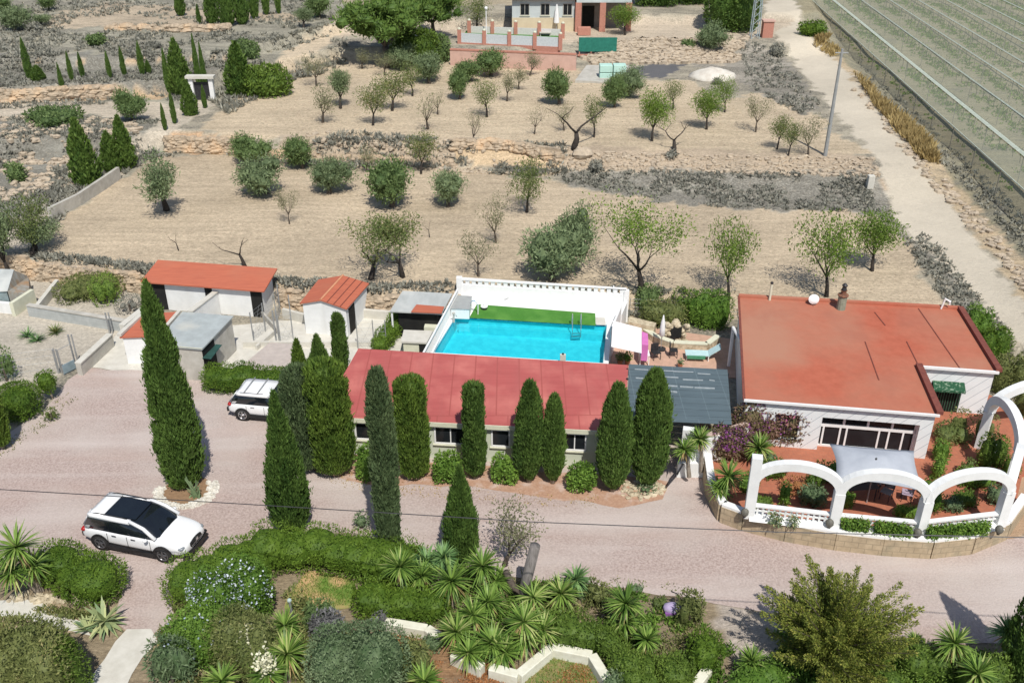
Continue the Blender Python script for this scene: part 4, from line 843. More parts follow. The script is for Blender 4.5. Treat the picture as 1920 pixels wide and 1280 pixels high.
# left railing
a, b = T(858, 541, 2.0), T(792, 664, 2.0); t = thing('pool_railing', 'long white railing running down the left side of the pool terrace', 'railing', (*a, 0))
MB().wall(a, b, .10, 1.92, 2.0).obj('rail', WHITE2, t); MB().wall(a, b, .12, 0, 1.12).obj('base_wall', WHITE2, t); m = MB(); L = math.hypot(b[0]-a[0], b[1]-a[1]); n = int(L/.16)
for k in range(n): q = lerp(a, b, (k+.5)/n); m.box((*q, 1.12), (.045, .045, .8))
m.obj('balusters', WHITE2, t)
t = thing('pump_box', 'white pump box with a grey lid beside the pool railing', 'box', (*T(862, 590), TZ)); q = [T(846, 597), T(880, 598), T(885, 574), T(858, 572)]; MB().slab(q, TZ, TZ+.62).obj('box', WHITE2, t); MB().slab(inset(q, -.03), TZ+.622, TZ+.66).obj('lid', mat('grey_lid', (.38, .40, .39), (.32, .33, .33)), t)
x, y = T(888, 590); t = thing('pool_slide', 'small blue curved slide standing behind the white pump box', 'slide', (x, y, TZ)); m = MB(); m.sheet([[(x+.25*math.cos(a_), y+.12+.02*k, TZ+.2+.5*math.sin(a_)*1.3) for a_ in np.linspace(0, math.pi, 9)] for k in range(8)]); m.obj('chute', mat('blue_plastic', (.12, .38, .58), (.2, .5, .68), rough=.4), t); MB().tube([(x+.26, y, TZ), (x+.28, y, TZ+.9), (x-.1, y, TZ+1.1)], .03, 6).obj('handrail', WHITE2, t)
x, y = T(908, 580); t = thing('bucket', 'black and white round bucket on the left end of the green turf', 'bucket', (x, y, TZ+.03)); MB().lathe((x, y, TZ+.03), [(.17, 0), (.21, .16)], 12).obj('bowl', IRON, t); MB().lathe((x, y, TZ+.19), [(.22, 0), (.22, .05), (.05, .05), (.05, .2)], 12).obj('lid', WHITE2, t)
t = tag(MB().tube([(*T(945, 564), TZ+.1), (*T(997, 556), TZ+.35)], .022, 6).obj('cleaning_pole', STEEL), 'thin grey pool cleaning pole leaning on the white back wall', 'pole')
# ladder
t = thing('pool_ladder', 'pair of curved steel handrails of the pool ladder at the far edge', 'ladder', (*T(1080, 608), TZ))
for px in (1073, 1089): x, y = T(px, 613); MB().tube([(x, y+.35, TZ), (x, y+.33, TZ+.6), (x, y+.12, TZ+.8), (x, y-.12, TZ+.6), (x, y-.16, .4)], .025, 7).obj('handrail', STEEL, t)
for z in (.45, .65): a, b = T(1073, 613), T(1089, 613); MB().wall((a[0], a[1]-.15), (b[0], b[1]-.15), .08, z, z+.03).obj('step', STEEL, t)
q = T(1055, 684, .9); t = thing('pool_post', 'beige square post with a dark top at the near edge of the pool', 'post', (*q, 0)); MB().box((*q, 0), (.3, .2, 1.55)).obj('post', CONCL, t); MB().lathe((*q, 1.55), [(.06, 0), (.06, .06), (.02, .1)], 8).obj('cap', IRON, t)
a = T(851, 604); t = thing('garden_tap', 'grey tap post at the left corner of the pool', 'tap', (*a, TZ)); MB().lathe((*a, TZ), [(.06, 0), (.05, .5), (.09, .55), (.09, .62)], 8).obj('post', CONC, t); MB().tube([(*a, TZ+.45), (a[0]+.15, a[1], TZ+.45), (a[0]+.18, a[1], TZ+.36)], .025, 6).obj('spout', STEEL, t)
# ------------------------------------------------------------------ corner with the white shade sail, sunbed and barbecue
t = thing('shade_awning', 'white sloping canvas roof beside the pool with a pink board at its edge', 'awning', (*T(1150, 655, 0), 0)); q = [P(1146, 650, 2.3), P(1203, 662, 2.25), P(1203, 615, 2.6), P(1149, 601, 2.7)]
MB().sheet([[lerp(q[0], q[3], i/4) for i in range(5)], [tuple(lerp(q[1], q[2], i/4)) for i in range(5)]]).obj('canvas', mat('white_canvas', (.80, .78, .77), (.74, .72, .71)), t)
for px, py, z in ((1143, 680, 0), (1147, 600, 0)): x, y = P(px, py, 0)[:2]; MB().tube([(x, y, 0), (x, y, 2.3)], .045, 8).obj('post', WHITE2, t)
t = tag(MB().slab([P(1203, 655, 1.2)[:2], P(1215, 656, 1.2)[:2], P(1214, 634, 1.2)[:2], P(1203, 630, 1.2)[:2]], .5, 1.5).obj('pink_board', mat('pink_plastic', (.66, .20, .50), (.6, .17, .45), scale=3, rough=.5)), 'bright pink upright board against the white awning', 'board')
x, y = P(1207, 684, .0)[:2]; t = thing('side_table', 'small white square table under the pink board', 'table', (x, y, 0)); MB().box((x, y+.1, .68), (.55, .65, .05)).obj('tabletop', WHITE2, t)
for a in (-.24, .24):
    for b in (-.26, .26): MB().box((x+a, y+.1+b, 0), (.05, .05, .68)).obj('leg', WHITE2, t)
struct('terrace_floor', MB().slab([P(1140, 700, 0)[:2], P(1400, 710, 0)[:2], P(1392, 640, 0)[:2], P(1150, 605, 0)[:2]], -.1, .06), mat('pink_paving', (.56, .36, .27), (.46, .30, .22), scale=3))
x, y = P(1239, 655, .06)[:2]; t = thing('closed_parasol', 'tall white parasol folded shut beside the stone barbecue', 'parasol', (x, y, .06)); MB().lathe((x, y, .9), [(.05, 0), (.17, .1), (.15, .5), (.12, .9), (.05, 1.25), (.02, 1.4)], 9).obj('canopy', WHITE2, t, smooth=True); MB().tube([(x, y, .06), (x, y, 2.3)], .025, 7).obj('pole', STEEL, t); MB().lathe((x, y, .06), [(.28, 0), (.28, .08), (.06, .12)], 12).obj('base', IRON, t)
ROCK = mat('cream_rubble', (.60, .52, .38), (.38, .32, .22), scale=4, detail=6, bump=.6, contrast=(.4, .6))
t = thing('stone_barbecue', 'round topped cream stone barbecue with a dark fire opening', 'barbecue', (*P(1266, 642, .06)[:2], .06)); x, y = P(1266, 642, .06)[:2]; m = MB(); rn = random.Random(3)
for i in range(46):
    a = rn.uniform(0, math.pi); z = rn.uniform(0, 1.25); s = 1 if z < .7 else math.sqrt(max(.05, 1-((z-.7)/.65)**2)); xx = rn.uniform(-.75, .75)*s
    if abs(xx) < .26 and .38 < z < .95: continue
    m.ball((x+xx, y+.35*rn.random(), .06+z), (.19, .16, .15), 7, 5, jit=.16, seed=i)
m.obj('stonework', ROCK, t); MB().box((x, y+.2, .4), (.62, .5, .62)).obj('fire_opening', DARK, t)
t = thing('garden_seat_wall', 'low curved cream stone bench wall in front of the barbecue corner', 'wall', P(1205, 615, .06)); pts = [P(1202, 622, .06)[:2], P(1228, 640, .06)[:2], P(1262, 652, .06)[:2], P(1325, 655, .06)[:2], P(1345, 640, .06)[:2]]
m = MB(); m2 = MB()
for i in range(4): m.wall(pts[i], pts[i+1], .32, .0, .42); m2.wall(pts[i], pts[i+1], .36, .422, .48)
m.obj('stonework', ROCK, t); m2.obj('coping', CREAM, t)
tag(MB().slab([P(1180, 600, .5)[:2], P(1230, 612, .5)[:2], P(1226, 620, .5)[:2], P(1178, 610, .5)[:2]], 0, .75).obj('rubble_wall', ROCK), 'low pinkish rubble wall right of the white pool wall', 'wall')
t = thing('sun_lounger', 'pale blue and green sun lounger with raised back beside the barbecue', 'sun lounger', P(1310, 672, .06), -.08); lg = mat('aqua_canvas', (.50, .68, .70), (.42, .60, .62)); MB().box((-.1, 0, .32), (1.35, .62, .06)).obj('seat', lg, t, local=True); m = MB(); m.sheet([[(.55, -.31, .36), (.55, .31, .36)], [(1.15, -.31, .82), (1.15, .31, .82)]]); o = m.obj('backrest', lg, t, local=True); md = o.modifiers.new('s', 'SOLIDIFY'); md.thickness = .05
MB().box((-.2, -.38, .2), (1.0, .1, .16)).obj('towel', mat('green_towel', (.05, .22, .12), (.08, .28, .16)), t, local=True)
for a in (-.7, .5):
    for b in (-.27, .27): MB().box((a, b, 0), (.05, .05, .32)).obj('leg', WHITE2, t, local=True)
for px, py, rz, lb in ((1229, 672, .3, 'dark plastic chair between the white table and the folded parasol'), (1262, 668, 1.5, 'dark grey folding chair beside the sun lounger')):
    t = thing('garden_chair', lb, 'chair', P(px, py, .06), rz); MB().box((0, 0, .4), (.45, .45, .04)).obj('seat', IRON, t, local=True); MB().box((0, .22, .44), (.45, .04, .42)).obj('backrest', IRON, t, local=True)
    for a in (-.2, .2):
        for b in (-.2, .2): MB().box((a, b, 0), (.035, .035, .4)).obj('leg', IRON, t, local=True)
TC = mat('terracotta_pot', (.42, .17, .09), (.34, .13, .07), scale=6)
def pot(px, py, z, label, leaf='bush', r=.16, h=.3, ph=.5, gz=None):
    x, y = P(px, py, z)[:2]; t = thing('potted_plant', label, 'potted plant', (x, y, z)); MB().lathe((x, y, z), [(r*.7, 0), (r, h), (r*1.08, h), (r*1.08, h+.04), (r*.8, h+.02)], 12).obj('pot', TC, t)
    fm = FM(int(px)); blob_leaves(fm, [(x, y, z+h+ph*.45, ph*.5, ph*.5, ph*.5, 2)], 140, .16, .05, core=.6); fm.obj('foliage', LEAF[leaf], t, org=(x, y, z))
pot(1162, 684, .06, 'leafy potted plant at the left edge of the dark passage cover', 'alm'); pot(1176, 684, .06, 'second leafy pot right of the one by the white awning post', 'bush')
pot(1275, 690, .06, 'small pot on the pink paving in front of the sun lounger', 'silver', .14, .25, .3)
# ------------------------------------------------------------------ sheds and yard on the left
def lean(roofpx, zs, label, name, roofm, wallm, ins=.12, th=.08, z0=0, cat='shed', extra=None):
    q = [xy(a, b, z) for (a, b), z in zip(roofpx, zs)]; t = thing(name, label, cat, (*q[0], z0)); MB().slab(q, [z-th for z in zs], zs).obj('roof', roofm, t)
    i_ = inset(q, ins); MB().slab(i_, z0-.1, [z-th for z in zs]).obj('wall', wallm, t); return t, q, i_
t, q, i_ = lean([(263, 528), (495, 546), (520, 503), (296, 487)], [1.95, 1.95, 2.35, 2.35], 'long white shed with an orange sheet roof by the stone terrace wall', 'long_shed', TILE, WHITE, .3)
a, b = i_[0], i_[1]
for f0, f1, z1 in ((-.02, .145, 1.82), (.50, .565, 1.8), (.90, 1.0, 1.82)):
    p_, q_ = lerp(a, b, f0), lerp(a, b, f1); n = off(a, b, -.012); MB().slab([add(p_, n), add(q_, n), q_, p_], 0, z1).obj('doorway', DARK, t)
t, q, i_ = lean([(288, 646), (379, 654), (438, 592), (342, 584)], [2.1, 2.1, 2.2, 2.2], 'grey flat roofed shed with a dark open side right of the giant cypress', 'grey_shed', mat('weathered_grey_sheet', (.40, .44, .44), (.33, .36, .36), scale=2, detail=6, third=((.50, .50, .45), .6, .5, .7)), CONC, .1)
a, b = i_[1], i_[2]; n = off(a, b, -.012)
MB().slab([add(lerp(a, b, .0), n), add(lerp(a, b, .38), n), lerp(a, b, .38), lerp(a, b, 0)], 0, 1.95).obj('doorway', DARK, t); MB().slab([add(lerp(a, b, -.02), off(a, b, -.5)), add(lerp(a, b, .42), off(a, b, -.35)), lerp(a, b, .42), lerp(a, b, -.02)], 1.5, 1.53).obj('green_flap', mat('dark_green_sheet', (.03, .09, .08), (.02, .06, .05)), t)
MB().wall(q[0], q[1], .03, 2.1, 2.13).obj('roof_trim', CREAM, t)
t, q, i_ = lean([(224, 632), (300, 629), (336, 584), (268, 588)], [1.75, 1.75, 1.85, 1.85], 'small white shed with an orange roof half hidden behind the giant cypress', 'small_red_shed', TILE, WHITE, .1)
MB().wall(q[0], q[3], .25, 1.80, 1.95).obj('kerb', CONCL, t); MB().wall(q[1], q[2], .2, 1.80, 1.92).obj('kerb', CONCL, t)
# gabled shed
zl, zr_, ze = 2.05, 2.35, 1.95
A0, A1 = P(562, 568, zl)[:2], P(597, 524, zl)[:2]; B0, B1 = P(601, 562, zr_)[:2], P(643, 516, zr_)[:2]; C0, C1 = P(650, 579, ze)[:2], P(692, 531, ze)[:2]
t = thing('gabled_shed', 'small white gabled shed with an orange corrugated roof', 'shed', (*A0, 0))
m = MB(); m.slab([A0, B0, B1, A1], [zl-.07, zr_-.07, zr_-.07, zl-.07], [zl, zr_, zr_, zl]); m.slab([B0, C0, C1, B1], [zr_-.07, ze-.07, ze-.07, zr_-.07], [zr_, ze, ze, zr_]); m.obj('roof', TILE, t)
MB().tube([(*B0, zr_), (*B1, zr_)], .07, 6).obj('ridge_cap', mat('pale_orange_cap', (.62, .30, .17), (.55, .25, .14)), t); rb = MB()
for f in (.25, .5, .75): p_, q_ = lerp(B0, C0, f), lerp(B1, C1, f); z = zr_+(ze-zr_)*f; rb.wall(p_, q_, .05, z-.02, z+.02)
rb.obj('roof_rib', TERRAD, t)
ctr = lerp(lerp(A0, C1, .5), lerp(B0, B1, .5), .5)
def sh(p, f=.08): return lerp(p, ctr, f)
m = MB(); m.slab([sh(A0), sh(B0), sh(B1), sh(A1)], -.1, [zl-.07, zr_-.07, zr_-.07, zl-.07]); m.slab([sh(B0), sh(C0), sh(C1), sh(B1)], -.1, [zr_-.07, ze-.07, ze-.07, zr_-.07]); m.obj('wall', WHITE, t)
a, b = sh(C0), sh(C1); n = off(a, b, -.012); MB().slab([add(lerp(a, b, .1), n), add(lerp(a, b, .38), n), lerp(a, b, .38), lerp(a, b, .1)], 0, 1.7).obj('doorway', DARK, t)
a, b = A0, B0; f_m = MB(); f_m.wall(sh(A0, .03), sh(B0, .03), .03, zl-.12, zl-.02, zr_-.02); f_m.wall(sh(B0, .03), sh(C0, .03), .03, zr_-.12, zr_-.02, ze-.02)
# storage roof
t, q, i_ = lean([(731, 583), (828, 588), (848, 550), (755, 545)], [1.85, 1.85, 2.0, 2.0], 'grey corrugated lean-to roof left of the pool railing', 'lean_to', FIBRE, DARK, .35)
MB().slab([xy(771, 586, 1.87), xy(828, 588.5, 1.87), xy(833, 576, 1.9), xy(781, 572, 1.9)], 1.88, 1.95).obj('orange_sheet', TILE, t)
for p_ in (q[0], q[1]): MB().box((*add(p_, (.1, .1)), 0), (.1, .1, 1.8)).obj('post', WHITE, t)
q = [P(752, 640, 1.0)[:2], P(800, 642, 1.0)[:2], P(812, 620, 1.0)[:2], P(757, 618, 1.0)[:2]]; t = thing('outdoor_kitchen', 'cream outdoor kitchen block with a flat top below the lean-to', 'outdoor kitchen', (*q[0], 0)); MB().slab(q, .9, 1.0).obj('worktop', CONCL, t); MB().slab(inset(q, .1), 0, .9).obj('base', CREAM, t); a = inset(q, .09); MB().slab([a[1], lerp(a[1], a[0], .3), add(lerp(a[1], a[0], .3), (0, .05)), add(a[1], (0, .05))], .05, .8).obj('cupboard_opening', DARK, t)
q = [P(795, 615, .9)[:2], P(822, 616, .9)[:2], P(830, 600, .9)[:2], P(800, 598, .9)[:2]]; tag(MB().slab(q, 0, .95).obj('cream_cabinet', CREAM), 'small cream cabinet between the lean-to and the pool railing', 'cabinet')
q = P(783, 612, 0)[:2]; t = thing('gas_barbecue', 'dark covered barbecue with a steel frame under the edge of the lean-to', 'barbecue', (*q, 0)); MB().ball((q[0], q[1], .85), (.38, .25, .22), 10, 6, p=3).obj('hood', mat('blue_grey_cover', (.12, .16, .19), (.08, .11, .13)), t, smooth=True); m = MB()
for a in (-.35, .35):
    for b in (-.2, .2): m.tube([(q[0]+a, q[1]+b, 0), (q[0]+a, q[1]+b, .7)], .02, 5)
m.obj('frame', STEEL, t)
# low walls: (photo px a, photo px b, thickness, height, material, label, cap)
def lowwall(a, b, th, h, mt, label, cap=None, name='low_wall', z0=0, hb=None):
    p_, q_ = P(*a, h)[:2], P(*b, hb or h)[:2]; t = thing(name, label, 'wall', (*p_, z0)); MB().wall(p_, q_, th, z0-.1, h, hb).obj('wall', mt, t)
    if cap: MB().wall(p_, q_, th+.08, h+.003, h+.07, (hb or h)+.07).obj('coping', cap, t)
BLOCK = brickify(mat('grey_block', (.46, .48, .47), (.37, .39, .38), scale=2, detail=6), 1, .5, .25, (.35, .36, .35), .015, .5, (R(90), 0, 0))
lowwall((228, 611), (276, 573), .3, 1.1, CONCL, 'thick cream topped wall leading to the left of the giant cypress top', CONCL)
lowwall((356, 585), (404, 548), .28, 1.5, WHITE, 'white partition wall with rounded top in front of the long shed', CONCL)
lowwall((146, 682), (206, 627), .3, .75, CONC, 'low cream wall along the pale concrete ramp', CONCL)
lowwall((52, 572), (235, 602), .25, .7, BLOCK, 'grey block wall along the front of the overgrown bed', CONC)
lowwall((68, 572), (106, 524), .25, .6, CONCL, 'pale wall on the left side of the overgrown bed', None)
lowwall((20, 568), (60, 542), .25, .9, CREAM, 'cream wall segment right of the corrugated hut', None)
lowwall((-60, 560), (20, 568), .25, .7, WHITE, 'whitish wall at the left picture edge below the corrugated hut', None)
lowwall((530, 578), (575, 590), .2, .6, CONCL, 'short pale wall left of the gabled shed', None)
lowwall((660, 578), (735, 584), .25, .55, CONCL, 'long pale kerb wall between gabled shed and lean-to', None)
lowwall((455, 640), (700, 640), .15, .35, CONCL, 'low pale kerb across the concrete yard', None)
lowwall((480, 648), (512, 620), .15, .3, CONCL, 'slanting pale kerb in the concrete yard', None)
lowwall((470, 560), (520, 615), .12, .4, CONC, 'kerb under the wire pen', None)
lowwall((548, 672), (556, 648), .2, .5, CONC, 'short grey wall behind the clipped hedge', None)
q = [P(440, 690, .5)[:2], P(550, 694, .5)[:2], P(556, 640, .5)[:2], P(505, 636, .5)[:2]]; struct('raised_slab', MB().slab(q, -.1, .3), mat('pinkish_slab', (.50, .44, .40), (.42, .37, .34), scale=3))
# corrugated hut at left edge
t = thing('corrugated_hut', 'rusty corrugated hut with a pale sloping roof at the left edge', 'hut', P(-20, 560, 0)); q = [xy(-45, 548, 1.3), xy(14, 545, 1.3), xy(26, 505, 1.9), xy(-30, 503, 1.9)]; MB().slab(q, [1.25, 1.25, 1.85, 1.85], [1.3, 1.3, 1.9, 1.9]).obj('roof', FIBRE, t)
RUSTY = mat('rusty_sheet', (.36, .36, .33), (.25, .21, .16), scale=3, detail=6, stretch=(1, 1, .3), third=((.36, .22, .12), 1.5, .5, .7)); MB().slab([q[1], xy(52, 538, 1.2), xy(50, 505, 1.4), q[2]], 0, [1.25, .7, .9, 1.85]).obj('side_sheet', RUSTY, t); MB().slab(inset(q, .1), 0, [1.24, 1.24, 1.84, 1.84]).obj('wall', mat('weathered_blue_board', (.30, .38, .40), (.2, .24, .24), scale=3), t)
# wire fences and posts
def fence(pts, h, label, n=4, name='wire_fence', mesh=True, mt=STEEL, r=.028, tops=None):
    q = [G(*a) for a in pts]; t = thing(name, label, 'fence', q[0]); 
    for p_ in q: MB().tube([(p_[0], p_[1], p_[2]-.1), (p_[0], p_[1], p_[2]+h)], r, 6).obj('post', mt, t)
    m = MB()
    for i in range(len(q)-1):
        a, b = q[i], q[i+1]
        for k in range(n): z = h*(k+1)/n*.98; m.tube([(a[0], a[1], a[2]+z), (b[0], b[1], b[2]+z)], .006, 3)
        if mesh:
            L = math.hypot(b[0]-a[0], b[1]-a[1]); c = int(L/.35)
            for k in range(c+1):
                f = k/max(1, c); x0, y0, z0 = lerp(a, b, f); f2 = min(1, f+h/L*.5); x1, y1, z1 = lerp(a, b, f2); m.tube([(x0, y0, z0), (x1, y1, z1+h*min(1, (f2-f)*L/(h*.5)))], .005, 3); f3 = max(0, f-h/L*.5); x1, y1, z1 = lerp(a, b, f3); m.tube([(x0, y0, z0), (x1, y1, z1+h*min(1, (f-f3)*L/(h*.5)))], .005, 3)
    m.obj('wire_mesh', mt, t); return t
fence([(-60, 735), (24, 712), (112, 700)], 1.6, 'wire fence along the left side of the gravel drive')
fence([(476, 640), (498, 622), (520, 606), (526, 585)], 1.9, 'tall galvanised wire pen right of the long shed', 8, r=.035)
fence([(526, 640), (550, 635), (546, 600)], 1.7, 'wire pen panel between the long shed and the gabled shed', 6, r=.035)
fence([(672, 655), (702, 655), (725, 655)], 1.9, 'grey wire gate panels right of the gabled shed', 8, r=.03)
fence([(56, 520), (84, 522), (122, 530), (165, 536), (215, 546)], 1.3, 'sparse wire fence along the foot of the stone terrace wall', 3, r=.025)
fence([(1180, 590), (1285, 594), (1385, 600)], 1.1, 'wire fence behind the hedge between pool and terracotta roof', 4, r=.025)
def gatepost(px, py, h, label, w_=.10): b = G(px, py); t = thing('gate_post', label, 'post', b, 0, 'steel gate posts'); MB().tube([(b[0], b[1], b[2]-.1), (b[0], b[1], b[2]+h)], .05, 8).obj('post', STEEL, t); MB().tube([(b[0]+w_*1.6, b[1]+.05, b[2]-.1), (b[0]+w_*1.6, b[1]+.05, b[2]+h)], .04, 8).obj('frame_tube', STEEL, t)
gatepost(143, 690, 2.1, 'tall double steel post right of the small yard gate'); gatepost(110, 700, 1.5, 'double steel post left of the small yard gate'); gatepost(206, 626, 1.4, 'thin steel posts where the block wall meets the orange roofed shed'); gatepost(518, 640, 2.0, 'tall steel post at the corner of the wire pen')
a, b = P(120, 704, 0), P(143, 692, 0); t = thing('yard_gate', 'small gate with a grey blue lower panel beside the tall steel post', 'gate', a); MB().wall(a[:2], b[:2], .04, .08, .62).obj('lower_panel', mat('grey_blue_panel', (.28, .36, .40), (.22, .29, .32)), t); m = MB(); m.tube([(*a[:2], 0), (*a[:2], 1.6), (*b[:2], 1.6), (*b[:2], 0)], .025, 6); m.obj('frame', STEEL, t)
# ------------------------------------------------------------------ overhead cable, and its poles out of frame
cp = [Vector(P(0, 917, 6.2)), Vector(P(500, 947, 6.4)), Vector(P(1000, 978, 6.9)), Vector(P(1460, 997, 7.4)), Vector(P(1920, 1007, 8.0))]
cp = [cp[0]+(cp[0]-cp[1])*2]+cp+[cp[-1]+(cp[-1]-cp[-2])*2]
tag(MB().tube(cp, .02, 4).obj('overhead_cable', IRON), 'thin black overhead cable crossing the whole drive from left to right', 'cable')
# electricity poles beside the track
b = G(1547, 292); h = zat(92, b[1])-b[2]; t = thing('utility_pole', 'tall thin grey utility pole standing left of the pale dirt track', 'pole', b); MB().tube([(0, 0, -.2), (0, 0, h)], [.17, .10], 8).obj('pole', mat('grey_pole', (.33, .34, .34), (.27, .28, .28), scale=3), t, local=True); MB().tube([(-.5, 0, h-.3), (.5, 0, h-.3)], .05, 5).obj('crossarm', STEEL, t, local=True)
b = G(1414, 72); h = 11; t = thing('lattice_pylon', 'pale blue lattice pylon at the top edge beside the pink gate pillar', 'pylon', b); m = MB()
for sx in (-1, 1):
    for sy in (-1, 1): m.tube([(.45*sx, .45*sy, 0), (.25*sx, .25*sy, h)], .06, 4)
for k in range(14): z0, z1 = h*k/14, h*(k+1)/14; s0 = .45-.2*k/14; s1 = .45-.2*(k+1)/14; m.tube([(-s0, -s0, z0), (s1, -s1, z1)], .03, 3); m.tube([(s0, s0, z0), (-s1, s1, z1)], .03, 3)
m.obj('lattice', mat('pale_blue_steel', (.40, .46, .48), (.34, .4, .42)), t, local=True); MB().tube([(-1, 0, h-.4), (1, 0, h-.4)], .07, 4).obj('crossarm', STEEL, t, local=True)
# ------------------------------------------------------------------ cars
CARW = mat('white_car_paint', (.80, .81, .82), (.78, .79, .80), rough=.22, scale=1, spec=.6); RUB = mat('black_rubber', (.02, .02, .02), (.03, .03, .03), rough=.8); ALLOY = mat('dark_alloy', (.09, .09, .095), (.2, .2, .21), rough=.35, scale=14, metal=.6); CARG = mat('car_glass', (.008, .010, .014), (.012, .016, .02), rough=.06, scale=1, spec=.8); BLK = mat('black_trim', (.015, .015, .016), (.025, .025, .026), rough=.5); CHR = mat('chrome', (.6, .6, .62), (.5, .5, .52), rough=.2, metal=.9); REDL = mat('red_lamp', (.4, .02, .02), (.3, .015, .015), rough=.25); LAMP = mat('headlamp_glass', (.30, .33, .36), (.16, .18, .2), rough=.15, scale=20)
def car(name, label, loc, rz, S, suv):
    t = thing(name, label, 'car', loc, rz); W_ = S['W']/2
    ring = lambda x, w_, zb, zs, zt: [(x, 0, zb), (x, -w_*.80, zb), (x, -w_*.98, zb+.12), (x, -w_, (zb+zs)/2), (x, -w_*.985, zs), (x, -w_*.90, zt-.03), (x, -w_*.62, zt+.02), (x, 0, zt+.045), (x, w_*.62, zt+.02), (x, w_*.90, zt-.03), (x, w_*.985, zs), (x, w_, (zb+zs)/2), (x, w_*.98, zb+.12), (x, w_*.80, zb)]
    m = MB(); rows = [ring(*a) for a in S['st']]; n = len(rows[0]); m.add([p for r in rows for p in r], [(i*n+k, i*n+(k+1) % n, (i+1)*n+(k+1) % n, (i+1)*n+k) for i in range(len(rows)-1) for k in range(n)]+[tuple(range(n))[::-1], tuple((len(rows)-1)*n+k for k in range(n))])
    m.obj('body', CARW, t, smooth=True, local=True, sub=1)
    # greenhouse
    zb_, zr = S['belt'], S['roof']; xb = S['gb']; xr = S['gr']; wb_, wr = W_*.91, W_*.75
    def grid(x0, x1, X0, X1, w0, w1, z0, z1, k=6):
        rows = []
        for j in range(k+1):
            f = j/k; g = math.sin(f*math.pi/2)**.9; xa = x0+(X0-x0)*f; xz = x1+(X1-x1)*f; ww = w0+(w1-w0)*(1-math.cos(f*math.pi/2)); z = z0+(z1-z0)*g
            rows.append([(xa+.10, -ww, z), ((xa+xz)/2, -ww*1.02, z), (xz-.25, -ww, z), (xz-.03, -ww*.72, z), (xz, 0, z), (xz-.03, ww*.72, z), (xz-.25, ww, z), ((xa+xz)/2, ww*1.02, z), (xa+.10, ww, z), (xa+.01, ww*.75, z), (xa, 0, z), (xa+.01, -ww*.75, z)])
        return rows
    rows = grid(xb[0], xb[1], xr[0], xr[1], wb_, wr, zb_-.03, zr); n = 12; m = MB(); m.add([p for r in rows for p in r], [(i*n+k, i*n+(k+1) % n, (i+1)*n+(k+1) % n, (i+1)*n+k) for i in range(len(rows)-1) for k in range(n)]+[tuple((len(rows)-1)*n+k for k in range(n))])
    m.obj('windows', CARG, t, smooth=True, local=True)
    # white skin: roof, side arcs and rear pillars
    m = MB(); x0, x1 = xr[0]-.10, (xr[0]+.62 if suv else xr[1]-.05)
    m.sheet([[(x0, y*wr*1.0, zr+.0), (x0+.15, y*wr*1.02, zr+.035), (x1, y*wr*1.02, zr+.05)] for y in (-1, -.5, 0, .5, 1)])
    for sg in (-1, 1):
        top = [(x0, wr*1.0), (x0+.15, wr*1.03), ((x0+xr[1])/2, wr*1.05), (xr[1]-.1, wr*1.04)]
        m.sheet([[(a, sg*(w_-.10), zr+.045), (a, sg*w_, zr+.02), (a+.0, sg*(w_+.045), zr-.08)] for a, w_ in top])
        # A pillar
        p = [(xr[1]-.12, wr*1.03, zr+.03), (lerp((xr[1],), (xb[1],), .45)[0], wr+(wb_-wr)*.42, zb_+(zr-zb_)*.60+.05), (xb[1]-.12, wb_*.99, zb_+.02)]
        m.tube([(a, sg*b, c) for a, b, c in p], [.055, .05, .06], 6)
        # C/D pillar panel
        m.sheet([[(xr[0]-.12, sg*wr*.8, zr), (xr[0]+.02, sg*(wr*1.05), zr), (xr[0]+.22, sg*(wr*1.07), zr-.05)], [(xb[0]-.02, sg*wb_*.85, zb_-.02), (xb[0]+.14, sg*wb_*1.03, zb_-.02), (xb[0]+.34, sg*wb_*1.04, zb_-.02)]])
        m.sheet([[(xr[0]-.12, sg*wr*.8, zr), (xr[0]-.14, sg*wr*.5, zr)], [(xb[0]-.02, sg*wb_*.85, zb_-.02), (xb[0]-.03, sg*wb_*.6, zb_-.02)]])
    o = m.obj('roof', CARW, t, smooth=True, local=True); md = o.modifiers.new('s', 'SOLIDIFY'); md.thickness = .03; md.offset = 1
    if suv:
        MB().slab([(xr[0]+.62, -wr*.86), (xr[1]+.05, -wr*.80), (xr[1]+.05, wr*.80), (xr[0]+.62, wr*.86)], zr+.01, zr+.055).obj('panoramic_roof', CARG, t, local=True)
        for sg in (-1, 1): MB().tube([(xr[0]+.1, sg*wr*.93, zr+.05), (xr[0]+.3, sg*wr*.95, zr+.11), (xr[1]-.5, sg*wr*.95, zr+.11), (xr[1]-.25, sg*wr*.93, zr+.05)], .02, 6).obj('roof_rail', BLK, t, local=True)
    else:
        for xx in (xr[0]+.35, xr[0]+1.05): MB().tube([(xx, -wr*1.1, zr+.12), (xx, wr*1.1, zr+.12)], .03, 6).obj('roof_bar', STEEL, t, local=True)
        for sg in (-1, 1): MB().tube([(xr[0]+.1, sg*wr, zr+.06), (xr[1]-.4, sg*wr, zr+.08)], .025, 6).obj('roof_rail', CHR, t, local=True)
    # pillars between side windows
    m = MB()
    for fx in (.36, .64):
        for sg in (-1, 1):
            xa = xb[0]+(xb[1]-xb[0])*fx; xz = xr[0]+(xr[1]-xr[0])*fx; m.tube([(xa, sg*wb_*1.012, zb_), (xz, sg*wr*1.05, zr-.06)], .022, 4)
    m.obj('window_pillar', BLK, t, local=True)
